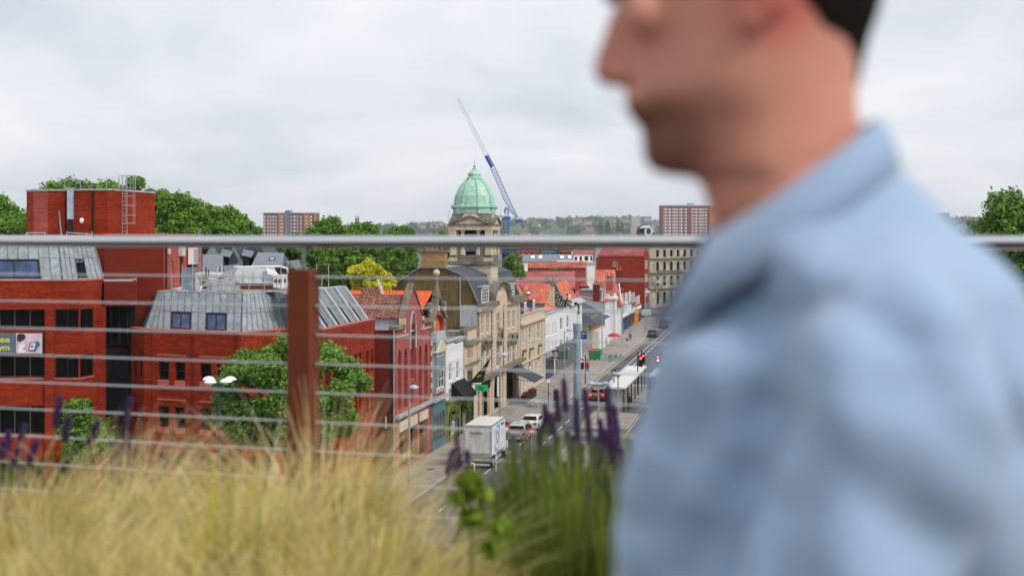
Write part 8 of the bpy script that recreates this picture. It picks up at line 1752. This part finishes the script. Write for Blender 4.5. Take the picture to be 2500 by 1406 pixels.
gn = ['at the left edge', 'second from the left edge', 'low and near under the gym wall', 'below the four headed lamp', 'in front of the rusty post', 'right of the rusty post', 'at the right end by the lime shoots', 'nearest row far left', 'nearest row at the middle of the grasses', 'nearest row right of the post', 'back row below the stair glazing', 'back row behind the post clump', 'back row at the far left', 'low one under the truck', 'lowest one at the bottom edge beside the salvias']
for i, (px, Y_, hs_) in enumerate(clumps):
    p = pl(px, Y_); T = thing('feather_grass', 'clump of blond feather grass '+gn[i], 'grass clump', (p.x, p.y, pl_z-.04), group='feather grass clumps in the planter')
    root = [(p.x, p.y, pl_z-.04, hs_)]
    ln = [.28, .20, .30, .06, -.08, .04, -.06, .22, -.12, -.04, .2, .05, .2, -.05, 0][i]
    blades('plumes', 1500, root, .76, .0036, B_straw, T, 100+i, (ln, 0), .78, .9, rad=.08); blades('leaf_blades', 1000, root, .52, .0034, B_green, T, 200+i, (ln*.7, 0), .5, .6, rad=.1)
T = thing('tall_grass', 'upright yellow-green grass blades in front of the four headed lamp', 'grass clump', (pl(540, 3).x, 3, pl_z-.04))
blades('leaf_blades', 110, [(pl(x, 3).x, 3, pl_z-.04, 1) for x in (470, 500, 530, 560, 600, 640)], .72, .0042, blademat('fresh_green_blades', [(.25, .33, .02), (.45, .45, .04), (.50, .30, .06)]), T, 300, (.02, 0), .18, .1, rad=.05)
# salvia spikes
M_purple = mat('violet_florets', (.06, .03, .125), rough=.7, var=.3, scale=60, island=.35); M_purp2 = mat('purple_bracts', (.075, .02, .05), rough=.7, island=.3); M_stem = mat('green_stem', (.08, .14, .02), rough=.6)
L_salv = leafmat('salvia_leaves', (.02, .07, .008), (.15, .25, .03)); L_lime = leafmat('lime_leaves', (.12, .24, .01), (.34, .42, .02), .4)
spk = []
for s in range(4):
    q = MB(); rr = random.Random(40+s); Ls = .17
    q.tube((0, 0, 0), (0, 0, Ls), .0035, .0015, 6, 1)
    for i in range(24):
        z_ = Ls*(i+.5)/24; wd_ = .0075*(1-.45*(i/24)**2)
        for k_ in range(5):
            a_ = 2*PI*k_/5+i*.7+rr.uniform(-.3, .3); c = Vector((math.cos(a_)*wd_, math.sin(a_)*wd_, z_)); e_ = c+Vector((math.cos(a_)*.005, math.sin(a_)*.005, .004)); q.tube(c*1-Vector((c.x*.4, c.y*.4, 0)), e_, .0034, .0022, 5, 0 if rr.random() < .7 else 1)
    spk.append(q.mesh('flower_spike', [M_purple, M_purp2]))
def salvia(lab, spikes, leafc, seed, group):
    r2 = random.Random(900+seed); ex = []
    if seed <= 5:
        for (px, yt, yb, Y_, *ln) in spikes: ex.append((px+r2.uniform(-34, 34), yt+(q_ := r2.uniform(10, 120)), yt+q_+r2.uniform(45, 85), Y_+r2.uniform(-.2, .25)))
        ex += [(px+r2.uniform(-30, 30), py-130+r2.uniform(-40, 40), py-70+r2.uniform(-30, 30), Y_) for px, py, Y_, r_ in leafc[:3]]
    spikes = list(spikes)+[e_ for e_ in ex if e_[0] < 1560]
    p0 = pl(spikes[0][0], spikes[0][3]); T = thing('salvia_plant', lab, 'flower', (p0.x, p0.y, pl_z-.04), group=group); rr = random.Random(seed)
    for (px, yt, yb, Y_, *ln) in spikes:
        top, bot = W(px, yt, Y_), W(px+(ln[0] if ln else rr.uniform(-14, 14)), yb, Y_); d = (top-bot); L_ = d.length; d.normalize()
        u = d.orthogonal().normalized(); v = d.cross(u); k_ = max(.3, L_/.17); M_ = Matrix.Identity(4); wf = .95; M_.col[0] = (*u*wf, 0); M_.col[1] = (*v*wf, 0); M_.col[2] = (*d*k_, 0); M_.col[3] = (*bot, 1)
        place('flower_spike', spk[rr.randrange(4)], M_, T)
        root = Vector((bot.x-d.x*.1+rr.uniform(-.05, .05), bot.y+rr.uniform(-.06, .06), pl_z-.05)); MB().path([root, root.lerp(bot, .5)+Vector((0, 0, .03)), bot], .0028, 5).build('stem', M_stem, T)
    bl = []
    for (px, py, Y_, r_) in leafc: c = W(px, py, Y_); bl.append((c.x, c.y, c.z, r_))
    bl = [(x, y, z-.03, r_*.8) for x, y, z, r_ in bl]; leaf_cloud('foliage', [(x, y, z-.05, r_) for x, y, z, r_ in bl], 200*len(bl), .036, L_salv, T, seed, shell=.05, up=.0, asp=.2); return T
grp = 'violet salvias in the planter'
salvia('salvia with three small spikes in front of the truck', [(1113, 1052, 1150, 4.4, 10), (1104, 1100, 1160, 4.54), (1140, 1098, 1165, 4.26), (1166, 1150, 1200, 3.98)], [(1150, 1290, 4.0, .09), (1190, 1340, 3.86, .1), (1120, 1390, 3.73, .1)], 1, grp)
salvia('salvia with a thick spike right of the truck', [(1252, 1062, 1195, 3.98, 8), (1287, 1160, 1245, 3.83, 12), (1330, 1232, 1282, 3.69), (1214, 1195, 1250, 4.26)], [(1230, 1330, 3.86, .1), (1290, 1310, 3.86, .11), (1260, 1400, 3.59, .11), (1330, 1230, 4.14, .08), (1250, 1250, 4.14, .07)], 2, grp)
salvia('salvia with tall spikes below the camera mast', [(1376, 925, 1005, 4.12, 5), (1358, 950, 1030, 4.26, 6), (1330, 985, 1062, 4.12, 4), (1316, 1045, 1110, 4.4), (1384, 1050, 1105, 3.98), (1340, 1085, 1130, 4.54)], [(1350, 1250, 4.0, .1), (1380, 1190, 4.14, .08), (1370, 1340, 3.73, .13), (1330, 1150, 4.28, .05), (1390, 1130, 4.28, .05)], 3, grp)
salvia('salvia with spikes in front of the braking car', [(1407, 972, 1082, 3.98, 3), (1427, 948, 1085, 4.12, 14), (1440, 1060, 1205, 3.69, 14), (1436, 1185, 1330, 3.41, 8), (1356, 1305, 1420, 3.55, 5), (1386, 1285, 1420, 3.41, 4), (1412, 1070, 1130, 4.26)], [(1420, 1230, 3.86, .11), (1450, 1300, 3.59, .13), (1400, 1390, 3.45, .12), (1440, 1150, 4.14, .06), (1410, 1100, 4.28, .045)], 4, grp)
salvia('tallest salvia beside the bus shelter and the man\'s shirt', [(1483, 938, 1100, 3.98, 10), (1504, 1022, 1160, 3.83, 6), (1494, 1045, 1215, 3.69, 16), (1465, 1022, 1085, 4.26, 4), (1478, 1150, 1230, 3.55, 8), (1536, 1072, 1160, 4.12, 4), (1505, 1190, 1240, 3.55), (1450, 1315, 1400, 3.41)], [(1490, 1260, 3.73, .11), (1500, 1370, 3.45, .13), (1470, 1180, 4.0, .07), (1540, 1300, 3.86, .12), (1495, 1140, 4.14, .05)], 5, grp)
salvia('salvia leaning right under the gym building', [(147, 966, 1040, 4.12, -14), (168, 1015, 1078, 4.12, -10), (62, 1035, 1078, 4.26, -14), (90, 1075, 1130, 4.12, -20)], [(110, 1230, 3.9, .05)], 6, grp)
salvia('salvia at the left edge behind the feather grass', [(22, 1050, 1105, 3.98, -6), (8, 1072, 1120, 3.83, -4), (50, 1090, 1140, 3.98, -20)], [(20, 1250, 3.6, .04)], 7, grp)
salvia('salvia with a bent spike below the dark stair glazing', [(318, 970, 1045, 4.12, -12), (240, 1025, 1085, 4.12, -24), (295, 1085, 1130, 4.12, -40), (312, 1060, 1110, 3.98, -8)], [(300, 1320, 4.14, .08)], 8, grp)
B_gr2 = blademat('mixed_green_blades', [(.045, .10, .008), (.13, .20, .02), (.24, .25, .035)], foot=(.04, .075, .006))
gl_ = ['leftmost by the lime shoots', 'second from the left', 'third from the left', 'fourth from the left', 'in the middle', 'fourth from the man', 'third from the man', 'second from the man', 'nearest the man', 'low and nearest, leftmost', 'low and nearest, second from the left', 'low and nearest, third from the left', 'low and nearest, by the shirt']
for i, (px, Y_, hh_) in enumerate(((1215, 3.0, .62), (1255, 3.5, .86), (1295, 3.2, .84), (1335, 3.7, 1.02), (1370, 3.2, .95), (1410, 3.6, 1.08), (1450, 3.1, .98), (1490, 3.5, 1.08), (1525, 3.1, .95), (1200, 2.4, .56), (1290, 2.5, .66), (1380, 2.4, .68), (1470, 2.45, .72))):
    p = pl(px, Y_); T = thing('green_grass', 'loose upright green tuft among the salvias, '+gl_[i], 'grass clump', (p.x, p.y, pl_z-.04), group='green tufts among the salvias')
    blades('leaf_blades', 480, [(p.x, p.y, pl_z-.04, hh_)], .60, .0062, B_gr2, T, 400+i, (.02, 0), .2, .2, rad=.12)
T = thing('lime_spurge', 'lime green leafy shoot below the white truck', 'plant', V3(pl(1150, 2.7), pl_z-.04)); bl = [(*W(px, py, 2.7), r_) for px, py, r_ in ((1150, 1172, .022), (1125, 1215, .018), (1172, 1205, .018), (1150, 1262, .02), (1225, 1290, .02), (1195, 1335, .02))]
leaf_cloud('foliage', bl, 420, .03, L_lime, T, 61, shell=.1, up=.4, asp=.35); c = W(1150, 1190, 2.7); MB().path([(c.x, c.y, pl_z-.05), c], .003, 5).build('stem', M_stem, T)
# ================================================================ THE MAN
Ym = 1.12
T = thing('person', 'man in pale blue shirt walking left, close and out of focus', 'person', (.24, Ym, ZD))
def PX(px): return (px-1250)/F*Ym
def PZ(py): return H-(py-575)/F*Ym
M_face = bpy.data.materials.new('face_skin'); M_face.use_nodes = True; t = M_face.node_tree; b = t.nodes['Principled BSDF']; b.inputs['Roughness'].default_value = .5; b.inputs['Specular IOR Level'].default_value = .35
b.inputs['Subsurface Weight'].default_value = .12; b.inputs['Subsurface Radius'].default_value = (.02, .006, .003)
tcn = N(t, 'ShaderNodeTexCoord'); no = N(t, 'ShaderNodeTexNoise'); no.inputs['Scale'].default_value = 9; t.links.new(tcn.outputs['Object'], no.inputs[0]); rp = N(t, 'ShaderNodeValToRGB'); rp.color_ramp.elements[0].position = .35; rp.color_ramp.elements[1].position = .65
rp.color_ramp.elements[0].color = (.60, .25, .175, 1); rp.color_ramp.elements[1].color = (.68, .32, .23, 1); t.links.new(no.outputs[0], rp.inputs[0])
# beard shadow: a soft egg round the jaw, fixed to the head; redder ear and nose
def blob_mask(c, r_):
    mpn = N(t, 'ShaderNodeMapping'); mpn.inputs['Location'].default_value = tuple(-c[i]/r_[i] for i in range(3)); mpn.inputs['Scale'].default_value = tuple(1/x for x in r_); t.links.new(tcn.outputs['Object'], mpn.inputs[0])
    ln = N(t, 'ShaderNodeVectorMath', operation='LENGTH'); t.links.new(mpn.outputs[0], ln.inputs[0]); mr_ = N(t, 'ShaderNodeMapRange'); mr_.interpolation_type = 'SMOOTHSTEP'; mr_.inputs[1].default_value = .55; mr_.inputs[2].default_value = 1.15; mr_.inputs[3].default_value = 1; mr_.inputs[4].default_value = 0; t.links.new(ln.outputs['Value'], mr_.inputs[0]); return mr_.outputs[0]
def loc_(px, py, dy=0): return (PX(px)-.24, dy, PZ(py)-ZD)
last = rp.outputs[0]
for c, r_, col, fac in ((loc_(1615, 350), (.05, .08, .042), (.13, .06, .035), .88), (loc_(1730, 300), (.052, .09, .04), (.25, .10, .06), .55), (loc_(1470, 170), (.02, .02, .02), (.50, .14, .12), .6), (loc_(1850, 15), (.05, .14, .055), (.64, .13, .11), .7), (loc_(1548, 268), (.012, .035, .008), (.22, .07, .06), .8)):
    mk = blob_mask(c, r_); mm = N(t, 'ShaderNodeMath', operation='MULTIPLY'); mm.inputs[1].default_value = fac; t.links.new(mk, mm.inputs[0]); mx = N(t, 'ShaderNodeMix', data_type='RGBA'); t.links.new(mm.outputs[0], mx.inputs['Factor']); t.links.new(last, mx.inputs['A']); mx.inputs['B'].default_value = (*col, 1); last = mx.outputs['Result']
t.links.new(last, b.inputs['Base Color'])
def remesh(mb, vox, name, m, smooth=4, disp=None):
    me = mb.mesh('tmp', m); o_ = bpy.data.objects.new('tmp', me); COL.objects.link(o_); md = o_.modifiers.new('r', 'REMESH'); md.mode = 'VOXEL'; md.voxel_size = vox; md.use_smooth_shade = True
    sm = o_.modifiers.new('s', 'SMOOTH'); sm.iterations = smooth; sm.factor = .5
    dg = bpy.context.evaluated_depsgraph_get(); me2 = bpy.data.meshes.new_from_object(o_.evaluated_get(dg)); bpy.data.objects.remove(o_); me2.name = name
    if disp:
        nv = len(me2.vertices); co = np.empty(nv*3, np.float32); me2.vertices.foreach_get('co', co); co = co.reshape(-1, 3); nn = np.empty(nv*3, np.float32); me2.vertex_normals.foreach_get('vector', nn); nn = nn.reshape(-1, 3); me2.vertices.foreach_set('co', (co+nn*disp(co)[:, None]).astype(np.float32).ravel()); me2.update()
    me2.materials.clear(); me2.materials.append(m); me2.polygons.foreach_set('use_smooth', [True]*len(me2.polygons)); return me2
def cap(q, p0, p1, r0, r1, n=14): q.tube(p0, p1, r0, r1, n); q.ball(p0, r0, n, 8); q.ball(p1, r1, n, 8); return q
def chain(q, pts):
    for a_, b_ in zip(pts[:-1], pts[1:]): cap(q, a_[0], b_[0], a_[1], b_[1])
def loft(q, rowsd, n=28, Yc=Ym, frontk=.9):
    """rows: (py, front px, back px, half width, fullness of the front)"""
    k0 = len(q.v)
    for py, fx, bx_, hw_, fk in rowsd:
        x0, x1, z_ = PX(fx), PX(bx_), PZ(py)
        for i in range(n):
            a_ = 2*PI*i/n; c_ = math.cos(a_); s_ = math.sin(a_); cx_ = (x0+x1)/2; rx_ = (x1-x0)/2
            wid = hw_*(1 if c_ > 0 else (1-(1-fk)*c_*c_))
            q.v.append((cx_+rx_*c_, Yc+wid*math.copysign(abs(s_)**.9, s_), z_))
    m_ = len(rowsd)
    for j in range(m_-1):
        for i in range(n): q.f.append((k0+j*n+i, k0+j*n+(i+1) % n, k0+(j+1)*n+(i+1) % n, k0+(j+1)*n+i)); q.mi.append(0)
    q.f.append(tuple(range(k0+n-1, k0-1, -1))); q.f.append(tuple(range(k0+(m_-1)*n, k0+m_*n))); q.mi += [0, 0]
head = [(-352, 1790, 1930, .02, 1), (-335, 1700, 2010, .045, 1), (-290, 1620, 2070, .062, 1), (-220, 1555, 2115, .073, .95), (-130, 1515, 2140, .078, .85), (-60, 1496, 2143, .078, .75), (-30, 1488, 2140, .077, .72), (0, 1506, 2132, .075, .65), (50, 1516, 2118, .073, .62),
        (110, 1524, 2100, .070, .6), (160, 1530, 2090, .068, .6), (205, 1532, 2086, .066, .58), (240, 1531, 2088, .064, .58), (262, 1548, 2088, .063, .56), (280, 1552, 2090, .062, .55), (296, 1566, 2092, .061, .54), (330, 1564, 2095, .060, .52), (370, 1567, 2100, .059, .5), (400, 1573, 2105, .058, .46), (418, 1592, 2110, .057, .42), (428, 1625, 2112, .057, .42),
        (434, 1690, 2114, .057, .6), (442, 1712, 2116, .057, .9), (480, 1722, 2122, .058, .95), (540, 1740, 2130, .058, .95), (585, 1790, 2120, .052, 1)]
q = MB(); loft(q, head)
# nose, lips, ears
def HX(px, py, dy): return Vector((PX(px), Ym+dy, PZ(py)))
cap(q, HX(1520, 35, 0), HX(1478, 165, 0), .0095, .0105); q.ball(HX(1482, 178, 0), (.0115, .0115, .0105)); cap(q, HX(1530, 120, 0), HX(1500, 180, 0), .013, .012)
for s in (-1, 1): q.ball(HX(1508, 186, s*.012), (.011, .008, .008)); q.ball(HX(1530, -62, s*.03), (.012, .02, .008)); q.ball(HX(1832, -22, s*.079), (.022, .011, .036), 14, 10); q.ball(HX(1800, 72, s*.077), (.012, .008, .014)); q.ball(HX(1560, 45, s*.035), (.016, .018, .02))
cap(q, HX(1545, 247, -.018), HX(1545, 247, .018), .0065, .0065); cap(q, HX(1560, 280, -.016), HX(1560, 280, .016), .007, .007)
# torso core, arms, hands, legs under the clothes
chain(q, [(HX(1960, 560, 0), .055), (HX(2020, 950, 0), .085), (HX(2010, 1500, 0), .085), (HX(2010, 2000, 0), .095), (HX(2020, 2300, 0), .12)])
zD = ZD
arms = {}
for s in (-1, 1):
    sh = Vector((.235, Ym+s*.175, H-.10)); el = Vector((.225+s*.05, Ym+s*.21, H-.40)); wr = Vector((.12+s*.10, Ym+s*.20, H-.63)); hd = Vector((.075+s*.115, Ym+s*.19, H-.71)); arms[s] = (sh, el, wr, hd)
    chain(q, [(HX(1990, 900, s*.05), .07), (sh+Vector((.02, s*-.02, -.05)), .036), (el, .034), (wr, .026), (hd, .03)])
    fd = (hd-wr).normalized(); side = Vector((1, 0, 0)) if True else None; side = (side-fd*side.dot(fd)).normalized()
    for i, ln in enumerate((.078, .085, .08, .062)):
        b0 = hd+side*((i-1.5)*.019)+fd*.012; m1 = b0+fd*ln*.45+Vector((0, s*-.004, 0)); e1 = m1+(fd+Vector((.0, -s*.35, 0))).normalized()*ln*.5; chain(q, [(b0, .009), (m1, .0085), (e1, .007)])
    b0 = wr.lerp(hd, .55)-side*.022; chain(q, [(b0, .011), (b0-side*.02+fd*.03, .0095), (b0-side*.024+fd*.062+Vector((0, -s*.006, 0)), .008)])
    hip = Vector((.26, Ym+s*.085, ZD+.86)); kn = Vector((.26-s*.13, Ym+s*.09, ZD+.47)); an = Vector((.28-s*.24+(.08 if s < 0 else 0), Ym+s*.09, ZD+.09)); arms[s] += (hip, kn, an)
    chain(q, [(HX(2010, 2250, 0), .1), (hip, .075), (kn, .05), (an, .036), (an+Vector((-.1, 0, -.045)), .03)])
me = remesh(q, .0042, 'body', M_face, 5); Mi = WM[T].inverted(); me.transform(Mi); body_ = place('body', me, WM[T], T)
# hair: thick shell over the back of the skull, cropped at the nape
q = MB(); hr = [(-362, 1760, 1960, .03), (-345, 1660, 2040, .055), (-300, 1585, 2085, .069), (-225, 1540, 2130, .080), (-150, 1620, 2150, .084), (-80, 1800, 2156, .083), (-20, 1862, 2152, .080), (40, 1905, 2138, .075), (90, 1945, 2120, .070), (135, 1990, 2108, .062), (175, 2030, 2100, .05), (205, 2070, 2098, .035)]
m2 = 22; k0 = 0
for py, fx, bx_, hw_ in hr:
    fullf = np.interp(py, [r_[0] for r_ in head], [r_[1] for r_ in head]); x0, x1, z_ = PX(fx), PX(bx_), PZ(py); xf0 = PX(fullf); cx_ = (xf0+x1)/2; rx_ = (x1-xf0)/2
    amax = math.acos(max(-1, min(1, (x0-cx_)/rx_)))
    for i in range(m2+1):
        a_ = -amax+2*amax*i/m2; edge = .004 if i in (0, m2) else 0; s_ = math.sin(a_); q.v.append((cx_+(rx_-edge)*math.cos(a_), Ym+(hw_-edge*1.6)*math.copysign(abs(s_)**.9, s_), z_))
for j in range(len(hr)-1):
    for i in range(m2): q.f.append((j*(m2+1)+i, j*(m2+1)+i+1, (j+1)*(m2+1)+i+1, (j+1)*(m2+1)+i)); q.mi.append(0)
q.f.append(tuple(range(m2, -1, -1))); q.mi.append(0)
q.build('hair', mat('dark_brown_hair', (.012, .008, .004), rough=.9, var=.4, scale=40, bump=.5, spec=.15), T, smooth=True)
for s in (-1, 1):
    e_ = MB().ball(HX(1549, -36, s*.031), .0105, 14, 10).build('eye', mat('eye_white', (.7, .68, .65), rough=.2), T, smooth=True); MB().ball(HX(1521, -36, s*.032), (.003, .0052, .0052), 12, 8).build('iris', mat('brown_iris', (.05, .025, .01), rough=.2), e_, smooth=True)
    MB().path([HX(1490, -10, s*.012), HX(1490, -20, s*.028), HX(1528, -18, s*.050)], [.004, .0045, .002], 8).build('eyebrow', MATS['dark_brown_hair'], T)
# shirt: torso and sleeves in one cloth, with drag folds
M_shirt = mat('pale_blue_cotton', (.275, .39, .55), rough=.85, var=.05, scale=14, sheen=.3)
q = MB()
tor = [(395, 1960, 2150, .05, 1), (430, 1900, 2190, .066, 1), (480, 1850, 2235, .078, 1), (550, 1785, 2310, .10, 1), (620, 1735, 2390, .13, 1), (700, 1688, 2455, .154, .95), (800, 1660, 2505, .166, .92), (900, 1614, 2535, .174, .9), (1000, 1580, 2555, .172, .9), (1100, 1548, 2560, .17, .9), (1200, 1520, 2555, .167, .9), (1300, 1502, 2545, .165, .9), (1420, 1488, 2535, .163, .9), (1700, 1492, 2520, .165, .9), (2000, 1505, 2530, .17, .9), (2300, 1520, 2560, .18, .9), (2450, 1530, 2570, .183, .9)]
loft(q, tor[::-1], 40)
for s in (-1, 1):
    sh, el, wr, hd, hip, kn, an = arms[s]
    chain(q, [(HX(2110, 740, s*.10), .058), (sh+Vector((.02, s*-.005, -.01)), .076), (sh.lerp(el, .5)+Vector((-.005, s*.005, 0)), .072), (el, .062), (el.lerp(wr, .5), .052), (wr+Vector((0, 0, .03)), .042)])
def fold(p0, p1, r0, r1): cap(q, p0, p1, r0, r1, 10)
def SX(px, py, Y_): return W(px, py, Y_)
# creases and drag folds of the cloth: (points in the picture plane of the near side, depth of crease, width)
def xz(px, py, Y_=.97): p = W(px, py, Y_); return np.array([p.x, p.z])
FOLDS = [([(1850, 700), (1870, 880), (1862, 1100), (1850, 1420)], -.016, .020), ([(1830, 980), (1700, 1130), (1600, 1330)], -.010, .016), ([(1700, 900), (1655, 1080), (1560, 1280)], .010, .016),
         ([(1780, 860), (1760, 1050), (1720, 1250)], .010, .018), ([(1790, 1180), (1720, 1320), (1690, 1450)], -.012, .018), ([(2010, 700), (1985, 950), (2010, 1200)], .010, .022),
         ([(2320, 840), (2420, 960), (2520, 1080)], -.012, .022), ([(2220, 700), (2330, 1000), (2420, 1350)], .010, .03), ([(1930, 760), (2030, 745), (2130, 790)], -.009, .014), ([(1960, 1060), (2050, 1180), (2180, 1250)], -.008, .018), ([(2110, 1000), (2200, 1100), (2330, 1200)], .008, .022), ([(1890, 1250), (1990, 1330), (2100, 1450)], .009, .02), ([(1660, 700), (1720, 780), (1790, 800)], -.006, .02), ([(1640, 1180), (1600, 1300), (1580, 1440)], .009, .014)]
def dsp(co):
    P_ = co[:, [0, 2]]; near = np.clip((Ym+.03-co[:, 1])/.06, 0, 1); tot = np.zeros(len(co))
    for pts, am, wd_ in FOLDS:
        pp_ = [xz(*p) for p in pts]; best = np.full(len(co), 9.)
        for a_, b_ in zip(pp_[:-1], pp_[1:]):
            ab_ = b_-a_; t_ = np.clip(((P_-a_)@ab_)/(ab_@ab_), 0, 1); best = np.minimum(best, np.linalg.norm(P_-(a_+t_[:, None]*ab_), axis=1))
        tot += am*np.exp(-(best/wd_)**2)
    x, y, z = co[:, 0], co[:, 1]-Ym, co[:, 2]-H
    return tot*near+.002*np.sin(38*(x+.6*z)+9*y+1.5*np.sin(20*z+5*x))+.0015*np.sin(70*(z-.3*x)+14*y)
me = remesh(q, .006, 'shirt', M_shirt, 5, dsp); me.transform(Mi); place('shirt', me, WM[T], T)
# collar: stand and folded leaf
def ring(th): return th
q = MB(); nC = 40; ro = []
for i in range(nC+1):
    th = -PI*.93+2*PI*.93*i/nC; c_ = math.cos(th); s_ = math.sin(th); f = (1-c_)/2      # f=0 back, 1 front
    ax, az = (PX(2128)+PX(1738))/2+(PX(2128)-PX(1738))/2*c_*1.02, PZ(292+ (575-292)*f**1.05)
    top_in = Vector((ax, Ym+.0635*s_, az)); out = Vector((c_*.9, s_, 0)).normalized()
    top_out = top_in+out*.006+Vector((0, 0, -.001)); drop = .036+.040*f**1.6; flare = .010+.012*abs(s_)+.022*f**2
    bot_out = top_in+out*(flare+.006)+Vector((-.012*f, 0, -drop)); bot_in = bot_out-out*.004; low = top_in+out*.002+Vector((0, 0, -.05)); mid = top_in+out*(flare*.35+.008)+Vector((0, 0, -drop*.35))
    ro.append([low, top_in, top_out, mid, bot_out, bot_in, top_in+out*.003+Vector((0, 0, -.012))])
for r_ in ro: q.v += [tuple(p) for p in r_]
for i in range(nC):
    for j in range(6): q.f.append((i*7+j, (i+1)*7+j, (i+1)*7+j+1, i*7+j+1)); q.mi.append(0)
q.build('collar', M_shirt, T, smooth=True)
M_trs = mat('navy_trousers', (.025, .03, .05), rough=.9)
q = MB()
for s in (-1, 1):
    sh, el, wr, hd, hip, kn, an = arms[s]; chain(q, [(HX(2010, 2330, 0), .135), (hip, .1), (kn, .075), (an+Vector((0, 0, .03)), .058)])
me = remesh(q, .008, 'trousers', M_trs, 6); me.transform(Mi); place('trousers', me, WM[T], T)
for s in (-1, 1):
    an = arms[s][6]; q = MB(); q.ball((an.x-.06, an.y, ZD+.045), (.145, .05, .045), 16, 10); q.ball((an.x+.03, an.y, ZD+.07), (.05, .042, .06)); q.box((an.x-.19, an.y-.045, ZD), (an.x+.075, an.y+.045, ZD+.03)); me = remesh(q, .006, 'shoe', mat('brown_leather', (.08, .035, .015), rough=.4), 4); me.transform(Mi); place('shoe', me, WM[T], T)
# ================================================================ AIR
hz_ = MB().box((-3400, -295, -4), (3400, 5590, 125)).build('haze', [bpy.data.materials.new('haze_air')]); hz_['kind'] = 'stuff'; label(hz_, 'thin pale haze lying over the whole town and hills', 'haze')
m = hz_.data.materials[0]; m.use_nodes = True; t = m.node_tree; t.nodes.clear(); o_ = N(t, 'ShaderNodeOutputMaterial'); pv = N(t, 'ShaderNodeVolumePrincipled'); pv.inputs['Density'].default_value = .00010; pv.inputs['Color'].default_value = (.86, .92, 1.0, 1); pv.inputs['Anisotropy'].default_value = .2
t.links.new(pv.outputs[0], o_.inputs['Volume'])
